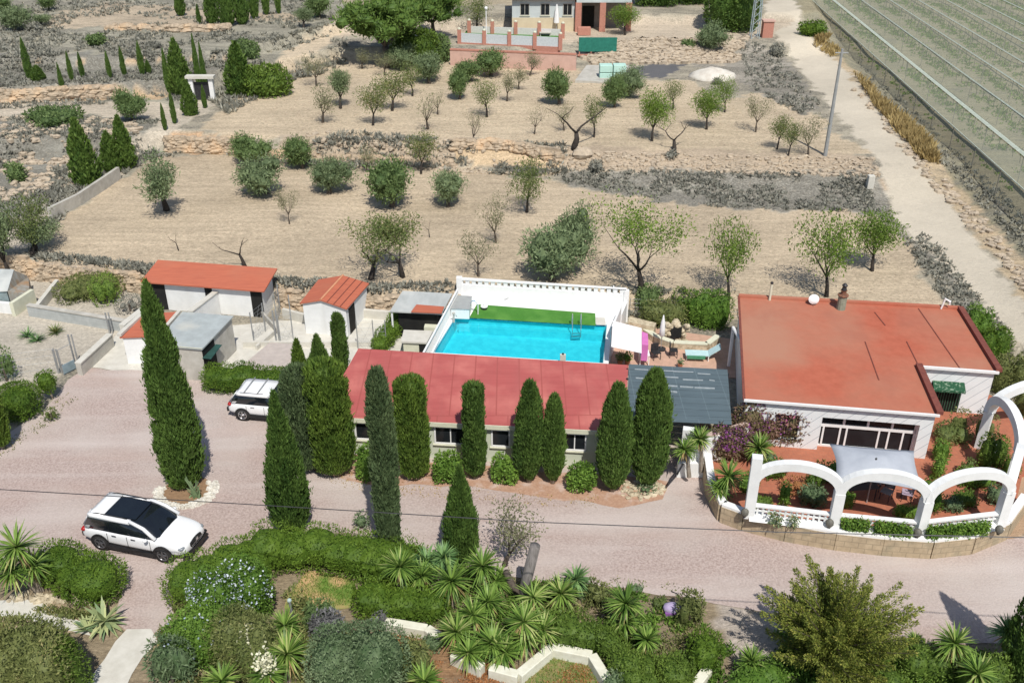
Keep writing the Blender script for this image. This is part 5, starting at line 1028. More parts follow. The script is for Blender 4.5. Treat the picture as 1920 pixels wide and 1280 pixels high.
    for sg in (-1, 1):
        for xx in S['wx']:
            wh = MB(); y = sg*(W_-.09); wr_ = S['wr']; v = []
            for (r_, dy) in ((wr_*.62, -.10), (wr_*.9, -.11), (wr_, -.06), (wr_, .10), (wr_*.6, .11)):
                v.append([(xx+r_*math.cos(a), y-sg*dy*-1, wr_+r_*math.sin(a)) for a in np.linspace(0, 2*math.pi, 25)])
            wh.sheet(v); w_o = wh.obj('wheel', RUB, t, smooth=True, local=True)
            rm = MB(); yy = y+sg*.095
            for k in range(5):
                a = k*2*math.pi/5+.3; rm.tube([(xx, yy, wr_), (xx+wr_*.62*math.cos(a), yy, wr_+wr_*.62*math.sin(a))], [.05, .035], 5)
            rm.tube([(xx+wr_*.63*math.cos(a), yy-.01, wr_+wr_*.63*math.sin(a)) for a in np.linspace(0, 2*math.pi, 21)], .025, 5); rm.obj('rim', ALLOY if suv else CHR, w_o, local=True)
            MB().tube([(xx, y-sg*.1, wr_), (xx, y+sg*.06, wr_)], wr_*.62, 16).obj('brake_disc', BLK, w_o, local=True)
            ac = MB(); rr = [(xx+(wr_+.05)*math.cos(a), sg*(W_*1.0), wr_+(wr_+.05)*math.sin(a)) for a in np.linspace(-.25, math.pi+.25, 15)]; ac.tube(rr, .022, 5); ac.obj('wheel_arch', BLK, t, local=True)
            dk = MB(); dk.tube([(xx, sg*(W_-.30), wr_+.02), (xx, sg*(W_+.012), wr_+.02)], wr_+.045, 18); dk.obj('wheel_housing', BLK, t, local=True)
    for sg in (-1, 1): MB().box(((S['wx'][0]+S['wx'][1])/2, sg*(W_-.03), .2), (S['wx'][1]-S['wx'][0]-.75, .12, .17)).obj('sill', BLK, t, local=True)
    F0 = S['st'][-1][0]; R0 = S['st'][0][0]
    MB().ball((F0-.02, 0, .66), (.07, .42, .15), 12, 6, p=3).obj('grille', BLK, t, local=True); MB().box((F0-.06, 0, .25), (.18, 1.5, .16)).obj('front_skirt', BLK, t, local=True)
    MB().tube([(F0+.06, -.38, .66), (F0+.06, .38, .66)], .018, 5).obj('grille_bar', CHR, t, local=True); MB().box((F0+.03, 0, .66), (.07, .14, .13)).obj('round_badge', CHR, t, local=True)
    for sg in (-1, 1):
        MB().ball((F0-.24, sg*W_*.70, .72), (.15, .19, .075), 10, 6, p=2.6).obj('headlight', LAMP, t, smooth=True, local=True); MB().ball((F0-.13, sg*W_*.74, .42), (.1, .2, .09), 8, 5, p=3).obj('air_intake', BLK, t, local=True)
        MB().ball((R0+.16, sg*W_*.80, .86), (.11, .16, .09), 8, 5, p=3).obj('taillight', REDL, t, smooth=True, local=True)
        MB().ball((xb[1]-.45, sg*(W_+.10), zb_+.05), (.10, .10, .07), 8, 5).obj('wing_mirror', CARW, t, smooth=True, local=True)
        for fx in (.18, -.72): MB().box((fx, sg*(W_+.004), zb_-.15), (.2, .03, .03)).obj('door_handle', CHR, t, local=True)
        for fx in (-1.05, -.12, .95): MB().box((fx, sg*(W_*.997), .36), (.012, .015, zb_-.42)).obj('door_gap', BLK, t, local=True)
    MB().box((R0+.0, 0, .4), (.12, 1.5, .2)).obj('rear_skirt', BLK, t, local=True)
    return t
SU = dict(W=1.94, belt=1.05, roof=1.62, gb=(-2.26, 1.30), gr=(-1.86, .15), wx=(-1.47, 1.47), wr=.38, st=[(-2.42, .72, .45, .62, .80), (-2.36, .86, .36, .80, 1.0), (-2.1, .94, .32, .92, 1.05), (-1.0, .96, .30, .95, 1.06), (.4, .96, .30, .95, 1.06), (1.1, .955, .30, .93, 1.05), (1.7, .94, .30, .88, .99), (2.15, .89, .32, .80, .90), (2.38, .78, .36, .68, .78), (2.46, .62, .42, .60, .68)])
HA = dict(W=1.82, belt=.98, roof=1.46, gb=(-1.98, 1.15), gr=(-1.48, .25), wx=(-1.30, 1.30), wr=.34, st=[(-2.12, .70, .42, .60, .78), (-2.04, .84, .34, .80, .95), (-1.8, .90, .28, .88, .98), (-.8, .91, .26, .88, .98), (.4, .91, .26, .88, .98), (1.1, .905, .26, .86, .97), (1.6, .88, .27, .80, .89), (1.95, .82, .29, .70, .79), (2.1, .70, .34, .60, .68), (2.17, .55, .4, .54, .6)])
def park(fn, lb, pr_, pf, S, suv):
    a, b = P(*pr_, 0), P(*pf, 0); d = Vector((b[0]-a[0], b[1]-a[1])).normalized(); n = Vector((-d.y, d.x)); c = (Vector(a[:2])+Vector(b[:2]))/2+n*(S['W']/2-.02); return car(fn, lb, (c.x, c.y, .03), math.atan2(d.y, d.x), S, suv)
park('parked_car', 'big white car with a black panoramic roof parked on the gravel facing right', (187, 1030), (315, 1056), SU, True)
park('parked_car', 'smaller white car with two roof bars half hidden behind the cypresses', (458, 789), (548, 797), HA, False)
# ------------------------------------------------------------------ near cypresses
PROF['giant'] = [(0, .7), (.06, .93), (.2, 1), (.42, .93), (.58, .8), (.73, .58), (.86, .38), (.95, .2), (1, .03)]
cypress(350, 908, 526, 84, 'giant', 'cyp', 'giant dark cypress standing alone in the white stone ring on the gravel', 17000)
cypress(548, 995, 735, 80, 'spire', 'cyp', 'dark leaning cypress at the corner of the drive in front of the smaller white car', 11000)
cypress(578, 880, 688, 78, 'column', 'cypb', 'loose bluish cypress between the white car and the yellowish column', 8500)
cypress(628, 885, 682, 84, 'square', 'cypy', 'wide yellowish clipped cypress at the left end of the annex', 10000)
cypress(643, 715, 588, 30, 'column', 'cyp', 'slim dark cypress column against the gabled shed', 3500)
cypress(566, 725, 636, 32, 'spire', 'cypy', 'small pointed yellowish cypress left of a pair above the hedge', 2200)
cypress(604, 730, 628, 48, 'spire', 'cyp', 'small bushy cypress beside the slim dark column', 3500)
cypress(733, 1045, 690, 50, 'column', 'cypb', 'very tall narrow bluish cypress on the near side of the drive', 11000)
cypress(778, 893, 711, 66, 'square', 'cypy', 'wide clipped double cypress right of the narrow bluish one', 9000)
cypress(891, 895, 721, 44, 'square', 'cyp', 'slim clipped cypress column between two annex windows', 5500)
cypress(992, 903, 714, 56, 'bullet', 'cyp', 'taller of the two touching cypresses before the annex', 7500)
cypress(1036, 905, 740, 44, 'bullet', 'cyp', 'shorter of the two touching cypresses before the annex', 5500)
cypress(1148, 920, 720, 64, 'bullet', 'cyp', 'broad rounded cypress at the right end of the annex', 9000)
cypress(1213, 912, 692, 74, 'bullet', 'cyp', 'broad pointed cypress in front of the dark passage cover', 10000)
cypress(866, 1050, 876, 68, 'spire', 'cyp', 'short conical cypress on the near side of the drive among the yuccas', 7500)
cypress(6, 840, 722, 46, 'column', 'cypy', 'clipped cypress column cut by the left picture edge', 4000)
cypress(0, 0, 0, 62, 'spire', 'cyp', 'dark cypress at the lower right edge casting a long shadow on the drive', 7000, gpos=(17.75, 24.0, 0)) if False else None
_t = thing('cypress_tree', 'dark cypress at the lower right corner casting a long shadow on the drive', 'cypress', (18.1, 24.1, 0)); cyp_mesh([(a, b*.85) for a, b in PROF['spire']], 6.6, 7000, 5).obj('crown', LEAF['cyp'], _t); MB().tube([(0, 0, -.1), (0, 0, .6)], [.14, .1], 7).obj('trunk', BARKP, _t, local=True)
# ------------------------------------------------------------------ clipped hedges and bushes, left side
hedge([(40, 780), (44, 778)], 1.6, 1.75, 'hedge', 'big rounded clipped bush left of the lollipop bush', 'bush', name='clipped_bush', p=2.6)
b = G(100, 748); t = thing('lollipop_bush', 'small clipped ball tree on a thin stem near the yard gate', 'topiary', b); fm = FM(3); blob_leaves(fm, [(b[0]-.15, b[1], 1.05, .5, .5, .62, 2.6)], 200, .10, .045, core=.9, shag=.04); fm.obj('crown', LEAF['hedge'], t, org=b); MB().tube([(0, 0, -.1), (-.12, 0, .8)], .05, 7).obj('trunk', BARKP, t, local=True)
hedge([(410, 728), (480, 730), (560, 742)], 1.35, 1.25, 'hedge', 'long clipped hedge behind the smaller white car')
hedge([(712, 662), (738, 630), (748, 612)], .8, 1.0, 'hedge', 'narrow rounded hedge below the lean-to roof')
hedge([(118, 1085), (188, 1112)], 1.75, 1.4, 'hedge', 'bright green clipped hedge below the big white car', p=2.8)
hedge([(362, 1118), (440, 1088), (510, 1060), (600, 1055), (680, 1070), (745, 1082)], 1.7, 1.55, 'hedge', 'tall hedge curving round the small lawn beside the drive', p=3, dens=120)
hedge([(700, 1145), (760, 1152), (812, 1155)], 1.25, 1.1, 'hedge', 'clipped hedge block between the small lawn and the yuccas', p=3.2)
hedge([(1062, 1208), (1098, 1212)], 1.0, 1.15, 'hedged', 'square clipped hedge block above the cream garden wall', p=5)
hedge([(1128, 1215), (1158, 1245), (1185, 1290)], .85, 1.05, 'hedged', 'row of narrow dark clipped shrubs leading to the bottom edge', p=3)
hedge([(1318, 1255), (1322, 1240)], 1.05, 1.25, 'hedge', 'rounded clipped bush left of the golden conifer', 'bush', name='clipped_bush', p=3)
hedge([(1262, 1290), (1268, 1278)], 1.05, 1.15, 'hedged', 'dark clipped bush at the bottom edge left of the golden conifer', 'bush', name='clipped_bush', p=3)
hedge([(1208, 1275), (1215, 1300)], .9, 1.0, 'hedged', 'low dark clipped bush at the bottom edge right of the cream wall', 'bush', name='clipped_bush', p=3)
bush(94, 792, 762, 36, 'alm', 'small yellow-green shrub on the gravel below the ball tree', dens=60, L=.2, nb=2, core=.5)
bush(45, 1350, 1172, 190, 'bushy', 'large brownish green shrub filling the lower left corner', dens=130, L=.14, W=.05, nb=7, core=.88)
bush(118, 1330, 1195, 95, 'hedged', 'dark green shrub right of the brownish one in the lower left corner', dens=130, L=.14, W=.05, nb=5, core=.86)
bush(430, 1195, 1062, 160, 'bush', 'blue flowering plumbago shrub beside the curved hedge', dens=150, L=.11, nb=6, flowers=('blue', 760, .12), core=.9)
bush(380, 1275, 1140, 170, 'bush', 'bright green shrub with a few pale flowers below the plumbago', dens=150, L=.11, nb=5, flowers=('blue', 60, .13), core=.9)
bush(318, 1305, 1200, 100, 'silver', 'silvery airy shrub at the bottom edge beside the pale path', dens=60, L=.2, W=.05, nb=4, core=.7)
bush(455, 1285, 1150, 150, 'bushy', 'brownish feathery shrub above the flowering yuccas', dens=130, L=.14, W=.04, nb=6, core=.85)
bush(665, 1335, 1172, 190, 'silver', 'big grey-green shrub at the bottom edge left of the cream wall', dens=150, L=.12, W=.04, nb=9, seed=8, core=.85)
bush(775, 1290, 1195, 90, 'bushy', 'yellow dotted dry shrub at the bottom edge', dens=70, L=.16, nb=3, core=.85)
bush(612, 1215, 1140, 75, 'grey', 'pale grey cushion plant below the dry lawn patch', dens=110, L=.14, nb=3, core=.8)
bush(595, 1190, 1128, 70, 'oliveg', 'olive green shrub at the foot of the lawn', dens=80, nb=3)
bush(712, 1185, 1148, 40, 'grey', 'small ashy grey shrub at the left end of the cream wall', dens=90, L=.14, nb=2)
bush(815, 1222, 1190, 50, 'silver', 'pale silvery cushion plant on the red soil below the cream wall', dens=120, L=.1, nb=3)
bush(677, 995, 962, 32, 'silver', 'small silver bush alone on the gravel edge', dens=90, L=.14, nb=1, core=.7)
bush(1122, 1140, 1092, 62, 'bushy', 'dry brownish shrub between the yuccas and the gravel', dens=70, L=.18, nb=3, core=.7)
bush(1080, 1125, 1088, 46, 'silver', 'grey-green cushion shrub left of the dry brownish shrub', dens=80, nb=2)
bush(1195, 1120, 1100, 36, 'silver', 'low grey tuft at the gravel edge behind the right yucca', dens=80, nb=2)
bush(1295, 1180, 1112, 62, 'bushy', 'tall dry brown-green shrub beside the lilac ornament', dens=70, L=.18, nb=4, core=.7)
bush(1238, 1145, 1122, 40, 'alm', 'low yellow-green shrub left of the lilac ornament', dens=70, nb=2)
bush(1740, 1290, 1212, 110, 'hedged', 'brown tipped dark shrub right of the golden conifer', dens=80, nb=4, core=.88)
bush(1850, 1330, 1240, 120, 'hedged', 'dark shrub at the bottom right under the cypress shadow', dens=80, nb=4, core=.88)
bush(1420, 1330, 1262, 130, 'bush', 'green shrub at the bottom edge under the golden conifer', dens=80, nb=4, core=.88)
bush(1660, 1330, 1268, 120, 'hedged', 'low dark shrub at the bottom edge right below the golden conifer', dens=80, nb=3, core=.88)
bush(1160, 1310, 1262, 70, 'silver', 'silver shrub at the bottom edge inside the cream wall bend', dens=80, nb=3)
bush(120, 1165, 1142, 60, 'bushy', 'low dry tufts on the slope between path and hedge', dens=60, nb=2, core=.5)
for a in ((686, 905, 826, 44, 'leafy shrub under the leftmost annex window'), (838, 908, 842, 62, 'leafy shrub under the double annex window'), (946, 912, 850, 54, 'leafy shrub under the annex window left of the touching cypresses'), (1090, 928, 862, 60, 'leafy shrub under the rightmost annex window')):
    bush(a[0], a[1], a[2], a[3], 'bush', a[4], dens=110, nb=3, core=.8, L=.15, W=.08, group='shrubs under the annex windows')
bush(1215, 930, 908, 44, 'silver', 'low pale leafed plants in the rubble bed at the pointed cypress foot', dens=60, nb=3, core=.4)
# garden beds between pool and house, hedge behind
bush(1330, 622, 536, 92, 'bush', 'bright green shrub at the far end beside the terracotta roof', dens=60, L=.2, nb=5, depth=.7)
bush(1245, 618, 560, 100, 'bushy', 'brownish green hedge shrub behind the stone barbecue', dens=60, L=.2, nb=5, depth=.6)
bush(1218, 590, 530, 60, 'oliveg', 'olive green shrub just right of the pool back wall', dens=60, L=.2, nb=4)
bush(1290, 575, 535, 60, 'almg', 'yellow-green shrub on the terrace edge behind the barbecue', dens=50, L=.2, nb=3, core=.5)
for i, (px, py, pt_, w_, lf) in enumerate(((1838, 640, 568, 60, 'bush'), (1868, 690, 610, 75, 'hedge'), (1900, 750, 660, 80, 'bushy'), (1925, 800, 715, 60, 'bushy'))):
    bush(px, py, pt_, w_, lf, ['bright green bush at the back right corner of the terracotta roof', 'bright clipped bush along the right side wall of the house', 'olive brown bush between the house and the white right arch', 'dark brownish bush behind the rightmost white arch'][i], dens=70, nb=4, L=.18, core=.85)
# ------------------------------------------------------------------ patio planting (on the raised floor)
def pb(px, py, ptop, w_, leaf, label, **k): bush(px, py, ptop, w_, leaf, label, gpos=P(px, py, .5), **k)
pb(1445, 838, 748, 165, 'boug', 'rusty pink bougainvillea spilling over the left front of the house', dens=80, nb=7, L=.18, W=.09, depth=.45, flowers=('purple', 330, .13), name='bougainvillea', cat='climber', core=.75)
pb(1368, 868, 790, 92, 'boug', 'dark purple bougainvillea beside the leftmost arch pillar', dens=90, nb=4, L=.16, W=.09, depth=.6, flowers=('purple', 380, .13), name='bougainvillea', cat='climber', core=.75)
pb(1330, 842, 790, 60, 'orange', 'brownish climber on the white wall beside the dark passage cover', dens=50, nb=3, L=.16, core=.4, depth=.4)
pb(1560, 905, 868, 70, 'bush', 'green shrub at the left foot of the square parasol', dens=80, nb=3)
pb(1760, 900, 850, 38, 'bush', 'upright green shrub right of the square parasol', dens=90, nb=2); pb(1745, 935, 895, 36, 'hedge', 'dense green plant at the right tip of the square parasol', dens=90, nb=2)
pb(1795, 825, 755, 50, 'bushy', 'dry climber beside the green awning', dens=60, nb=3, depth=.5, core=.5); pb(1790, 838, 795, 76, 'alm', 'yellow-green shrub bed right of the house corner', dens=70, nb=4, core=.8)
pb(1845, 838, 770, 46, 'bushy', 'grey-brown climber on the left foot of the far right arch', dens=60, nb=3, core=.5)
pb(1860, 885, 808, 58, 'hedged', 'dark shrub with pale flowers inside the far right arch', dens=80, nb=4, flowers=('cream', 40, .1)); pb(1835, 925, 885, 70, 'bush', 'dark green planting behind the right front arch', dens=80, nb=4)
pb(1870, 950, 905, 46, 'silver', 'grey-green leafy plant beside the bend of the arcade', dens=80, nb=3)
pb(1792, 968, 938, 46, 'silver', 'rounded olive grey bush seen through the right front arch', dens=110, nb=2, core=.85); pb(1528, 960, 915, 60, 'silver', 'soft grey-green bush seen through the left front arch', dens=90, nb=3)
pb(1430, 958, 928, 46, 'hedged', 'low dark plants at the left end inside the left front arch', dens=80, nb=2); pb(1470, 955, 900, 26, 'bush', 'thin green plant in the middle of the left front arch', dens=80, nb=2)
pb(1500, 935, 900, 70, 'orange', 'red-brown leafy plants inside the left front arch', dens=60, nb=3, core=.5)
pb(1600, 900, 872, 40, 'hedged', 'dark low plant behind the square parasol pole', dens=90, nb=2); pb(1455, 900, 862, 60, 'hedged', 'dark green shrub behind the crown of the leftmost arch', dens=90, nb=3); pb(1408, 925, 880, 50, 'bush', 'leafy shrub behind the leftmost arch pillar', dens=90, nb=2)
pb(1895, 905, 850, 40, 'hedged', 'dark shrub beside the arch pillar at the bend', dens=90, nb=2); pb(1815, 960, 925, 60, 'hedged', 'dark shaded plants at the right end of the patio', dens=90, nb=3); pb(1765, 868, 822, 40, 'bush', 'green shrub against the right corner of the patio window wall', dens=90, nb=2)
pb(1748, 965, 915, 50, 'bush', 'bright leafy plant behind the third arch pillar', dens=90, nb=2); pb(1588, 955, 915, 40, 'bush', 'leafy plant just right of the second arch pillar', dens=90, nb=2)
pb(1530, 930, 885, 46, 'hedged', 'dark green shrub below the left tip of the parasol', dens=90, nb=2); pb(1700, 975, 945, 60, 'bush', 'low leafy row behind the middle balustrade', dens=90, nb=3, depth=.4); pb(1815, 900, 862, 34, 'alm', 'yellow-green shrub on the right part of the patio', dens=90, nb=2); pb(1440, 880, 850, 50, 'silver', 'pale plants between the bougainvillea and the leftmost arch', dens=90, nb=2)
# trailing plants on the balustrade
for i, (a, b, lf, lb) in enumerate((((1418, 972), (1540, 988), 'silver', 'pale trailing plants over the left stretch of balustrade'), ((1578, 985), (1705, 1000), 'bush', 'trailing green plants over the middle stretch of balustrade'), ((1738, 1002), (1858, 992), 'bush', 'trailing green plants over the right stretch of balustrade'))):
    fm = FM(40+i); p_, q_ = Vector(P(*a, 1.1)), Vector(P(*b, 1.1)); n = 900 if i == 0 else 2600; f = fm.r.uniform(0, 1, n); pts = np.array(p_)[None]+(np.array(q_)-np.array(p_))[None]*f[:, None]
    keep = vn(f*9+i*5, f*0+1, 3) > (.55 if i == 0 else .3); pts = pts[keep]; n = len(pts); pts += np.stack([fm.r.normal(0, .05, n), fm.r.normal(-.02, .08, n), fm.r.uniform(-.15, .42, n)], 1)
    fm.blades(pts, fm.r.normal(0, 1, (n, 3))+np.array([0, -.3, -.5]), .16, .07); t = thing('trailing_plant', lb, 'climber', tuple(p_)); fm.obj('foliage', LEAF[lf], t, org=tuple(p_))
# ------------------------------------------------------------------ yuccas
Y = yucca

Y(790, 1120, [(790, 1078, 0, .85)], 'yucca between the nearest one and the large star shaped one'); Y(1020, 1220, [(1018, 1180, 0, .85)], 'yucca beside the left end of the dark hedge block'); Y(905, 1172, [(915, 1128, 0, .95)], 'yucca between the two headed one and the dense group')
Y(748, 1120, [(750, 1062)], 'yucca nearest the tall narrow cypress', W=.06)
Y(850, 1140, [(846, 1088, 0, 1.15)], 'large star shaped yucca below the conical cypress')
Y(905, 1120, [(905, 1060), (930, 1088, -.2, .9)], 'two headed yucca right of the conical cypress')
Y(885, 1190, [(887, 1152, 0, .95)], 'yucca in the middle of the dense yucca group'); Y(857, 1222, [(856, 1184)], 'yucca at the left side of the dense yucca group')
Y(878, 1250, [(878, 1222, 0, .9)], 'lowest left yucca of the dense group above the cream wall'); Y(925, 1238, [(923, 1205, 0, .9), (945, 1222, -.2, .9)], 'low double yucca above the cream wall')
Y(985, 1220, [(982, 1165, .0, 1.05), (985, 1195, -.2, 1.0)], 'tall bushy double yucca at the right end of the cream wall bend', n=110)
Y(1000, 1160, [(1000, 1118)], 'yucca between the bare stump and the dark hedge block', n=65); Y(1055, 1140, [(1052, 1112)], 'short yucca behind the dark hedge block'); Y(1082, 1115, [(1080, 1085, 0, .8)], 'dark green yucca at the gravel edge', leaf='yuccab')
Y(820, 1100, [(800, 1050, .2, .8), (830, 1045, .3, .8)], 'yucca partly hidden behind the conical cypress', leaf='yuccab')
Y(1175, 1190, [(1173, 1130), (1172, 1165, -.1, .85)], 'two tiered yucca right of the dark hedge block'); Y(1212, 1225, [(1212, 1198, 0, .7)], 'small yucca among dry soil below the two tiered one')
Y(470, 1265, [(472, 1215, 0, .9)], 'yucca with a cream flower head in the lower left garden', flower=[0]); Y(535, 1215, [(533, 1172, 0, .85)], 'yucca above the flowering pair beside the grey lamp post', W=.06)
Y(540, 1275, [(538, 1225, 0, 1.1)], 'big yucca star in the middle of the lower left garden', W=.06); Y(505, 1320, [(500, 1262, 0, .9)], 'lowest flowering yucca at the bottom edge', flower=[0])
Y(420, 1320, [(415, 1275, 0, .8)], 'yucca cut by the bottom edge under the feathery shrub'); Y(795, 1310, [(795, 1275, 0, .8)], 'yucca cut by the bottom edge beside the yellow dotted shrub')
Y(80, 1105, [(30, 1025, -.3, 1.25), (60, 1060, -.2, 1), (20, 1070, -.5, 1.15)], 'big leaning yucca tree at the left edge beside the clipped hedge', n=110)
Y(1412, 1270, [(1410, 1240, 0, .75)], 'pale small yucca left of the golden conifer foot'); Y(1790, 1265, [(1790, 1205, 0, .95)], 'yucca in the cypress shadow at the lower right'); Y(1890, 1240, [(1893, 1188, 0, .9)], 'dark yucca cut by the lower right edge', leaf='yuccab'); Y(1840, 1320, [(1835, 1262, 0, .9)], 'yucca at the bottom edge below the long shadow')
Y(1715, 1218, [(1715, 1200, 0, .45)], 'tiny yucca at the gravel edge right of the golden conifer', W=.04)
def Yp(px, py, h, lb, **k): Y(px, py, h, lb, gpos=P(px, py, .5), **k)
Yp(1365, 935, [(1366, 892, 0, 1.0), (1350, 915, -.1, .8)], 'large yucca inside the curved stone wall left of the arches', n=110)
Yp(1425, 872, [(1424, 838, 0, .95)], 'yucca just behind the leftmost arch'); Yp(1318, 880, [(1312, 822, 0, .8)], 'taller yucca beside the white gate pillar'); Yp(1296, 890, [(1283, 842, 0, .75)], 'lower yucca in front of the white gate pillar')
# agave
b = G(198, 1172); t = thing('agave_plant', 'variegated cream and green agave at the bend of the pale path', 'agave', b); fm = FM(9); rosette(fm, (b[0], b[1], b[2]+.25), 1.0, 34, .15, -.1); rosette(fm, (b[0]-.5, b[1]-.35, b[2]+.15), .7, 20, .12, 0); fm.obj('leaf_rosette', LEAF['agave'], t, org=b)
for i, (px, py, lb) in enumerate(((70, 640, 'clump of dark green spiky plant in the sandy yard'), (52, 632, 'smaller spiky clump at its left in the sandy yard'), (105, 625, 'pale spiky clump at its right in the sandy yard'))):
    b = G(px, py); t = thing('spiky_plant', lb, 'plant', b); fm = FM(60+i); rosette(fm, (b[0], b[1], b[2]+.05), .7, 60, .05, .1); fm.obj('leaves', LEAF['yuccab' if i < 2 else 'alm'], t, org=b)
bush(8, 720, 640, 44, 'oliveg', 'grey-green shrub at the left edge behind the wire fence', dens=60, nb=3, core=.6); bush(15, 690, 660, 20, 'bush', 'small green plant by the fence at the left edge', dens=60, nb=1)
# shrubs in the block-walled bed
bush(160, 565, 515, 120, 'bushy', 'brown and green shrubs filling the block walled bed', dens=60, L=.2, nb=6, core=.8); bush(195, 575, 512, 60, 'almg', 'yellow-green climber on top of the block walled bed', dens=60, nb=4, core=.6); bush(240, 590, 555, 56, 'scrub', 'grey dry twigs at the right end of the block walled bed', dens=60, nb=3, core=.4)
# ------------------------------------------------------------------ golden conifer with plume branches
b = G(1550, 1262); t = thing('golden_conifer', 'golden green spreading conifer with long feathery plumes beside the drive', 'conifer', b); fm = FM(77); br = MB(); rn = random.Random(5); zc = 1.0
for i in range(150):
    a = rn.uniform(0, 2*math.pi); el = R(rn.choice([rn.uniform(-12, 20), rn.uniform(10, 45), rn.uniform(35, 85)])); z0 = b[2]+rn.uniform(.35, 2.0); L_ = rn.uniform(1.8, 2.95)*(1-.25*math.sin(el)); d = Vector((math.cos(a)*math.cos(el), math.sin(a)*math.cos(el), math.sin(el)+.12)); p0 = Vector((b[0], b[1], z0)); pts = [p0+d*L_*f+Vector((0, 0, .25*L_*f*f*(1-math.sin(el))))*1.0 for f in (0, .35, .7, 1)]
    br.tube(pts, [.035, .025, .015, .005], 4); n = 430; f = fm.r.uniform(.12, 1, n)**.8; P3 = np.array([np.interp(f, (0, .35, .7, 1), [q[k] for q in pts]) for k in range(3)]).T
    dv = np.array(d); r_ = (.42*(1-f)**.7+.06); o = fm.r.normal(0, 1, (n, 3)); o -= dv*(o@dv)[:, None]*.9; o /= np.linalg.norm(o, axis=1, keepdims=True)
    u_ = fm.r.uniform(.1, 1, n); fm.blades(P3+(o+dv*.8)*(r_*u_)[:, None]*.8, o*.75+dv*1.0+fm.r.normal(0, .3, (n, 3)), .10+.06*(1-f), .042, np.clip(fm.r.uniform(0, .75, n)+.3*f, 0, 1))
fm.obj('crown', LEAF['gold'], t, org=b); br.tube([(b[0], b[1], b[2]-.1), (b[0], b[1], b[2]+2.2)], [.16, .05], 7); br.obj('trunk', BARK, t)
# ------------------------------------------------------------------ stump, airy shrub, garden walls, rocks, small things
b = G(985, 1130); t = thing('tree_stump', 'tall bare grey cut trunk standing at the gravel edge', 'stump', b); x1 = (1003-960)*mpp(b[1], 1.8); z1 = zat(1022, b[1]); MB().tube([(b[0]-.05, b[1], b[2]-.1), (b[0]+.0, b[1], 1.0), (x1, b[1], z1)], [.27, .22, .2], 10).obj('trunk', mat('grey_weathered_wood', (.22, .20, .19), (.12, .11, .10), scale=5, bump=.5, stretch=(2, 2, .4)), t, smooth=True); MB().tube([(b[0]-.1, b[1], b[2]+.3), (b[0]-.55, b[1]+.1, b[2]+.9), (b[0]-.75, b[1]+.15, b[2]+1.5)], [.2, .15, .12], 8).obj('side_limb', BARK, t, smooth=True)
tree('almp', 945, 1060, 930, 105, 'airy pale grey shrub above the bare grey trunk', name='airy_shrub', cat='shrub', var=1)
GW = mat('cream_garden_wall', (.74, .73, .62), (.62, .60, .48), scale=2.5, detail=6, bump=.2)
for pts, lb in ((((722, 1162), (800, 1175), (826, 1192)), 'low cream garden wall left of the dense yucca group'), (((848, 1222), (905, 1248)), 'short cream garden wall under the dense yucca group'), (((918, 1248), (972, 1262), (1035, 1210), (1110, 1225), (1150, 1290), (1175, 1340)), 'cream garden wall bending round the bottom lawn'), (((1290, 1300), (1328, 1250)), 'short cream wall at the bottom edge left of the golden conifer')):
    q = [P(a, c, .45)[:2] for a, c in pts]; m = MB()
    for i in range(len(q)-1): m.wall(q[i], q[i+1], .36+.004*i, -.1, .45+.004*i)
    t = thing('garden_wall', lb, 'wall', (*q[0], 0)); m.obj('wall', GW, t, bevel=.03)
LAWN = mat('dry_lawn', (.17, .26, .05), (.10, .18, .03), scale=6, detail=8, third=((.50, .33, .17), .9, .42, .6)); struct('lawn', drape([(535, 1110), (575, 1070), (660, 1085), (668, 1110), (650, 1140), (560, 1150), (530, 1135)], .03, .3), LAWN, org=(0, 0, 0))
struct('lawn', drape([(940, 1330), (985, 1268), (1038, 1228), (1105, 1240), (1140, 1300), (1150, 1350)], .03, .3), mat('mossy_lawn', (.16, .20, .06), (.28, .20, .10), scale=5, detail=8, contrast=(.4, .6)), org=(0, 0, 0))
def grassy(poly, n, leaf, name, seed, L=.12, W=.02, h=0.03):
    fm = FM(seed); a = np.array(poly, float); px = fm.r.uniform(a[:, 0].min(), a[:, 0].max(), n*3); py = fm.r.uniform(a[:, 1].min(), a[:, 1].max(), n*3); k = inpoly(px, py, poly); px, py = px[k][:n], py[k][:n]; x, y, z = Gv(px, py); p = np.stack([x, y, z+h], 1)
    fm.blades(p, fm.r.normal(0, .5, p.shape)+np.array([0, 0, 1.]), fm.r.uniform(.5, 1.4, len(p))*L, W); o = fm.obj(name, LEAF[leaf]); o['kind'] = 'stuff'; return o
tag(grassy([(535, 1110), (575, 1072), (660, 1087), (666, 1110), (650, 1135), (560, 1145)], 2600, 'turf', 'lawn_grass', 3), 'green and dried grass blades of the small lawn', 'grass'); tag(grassy([(940, 1330), (985, 1270), (1038, 1230), (1105, 1242), (1140, 1300)], 2600, 'turf', 'lawn_grass', 4), 'short grass of the bottom lawn inside the cream wall', 'grass')
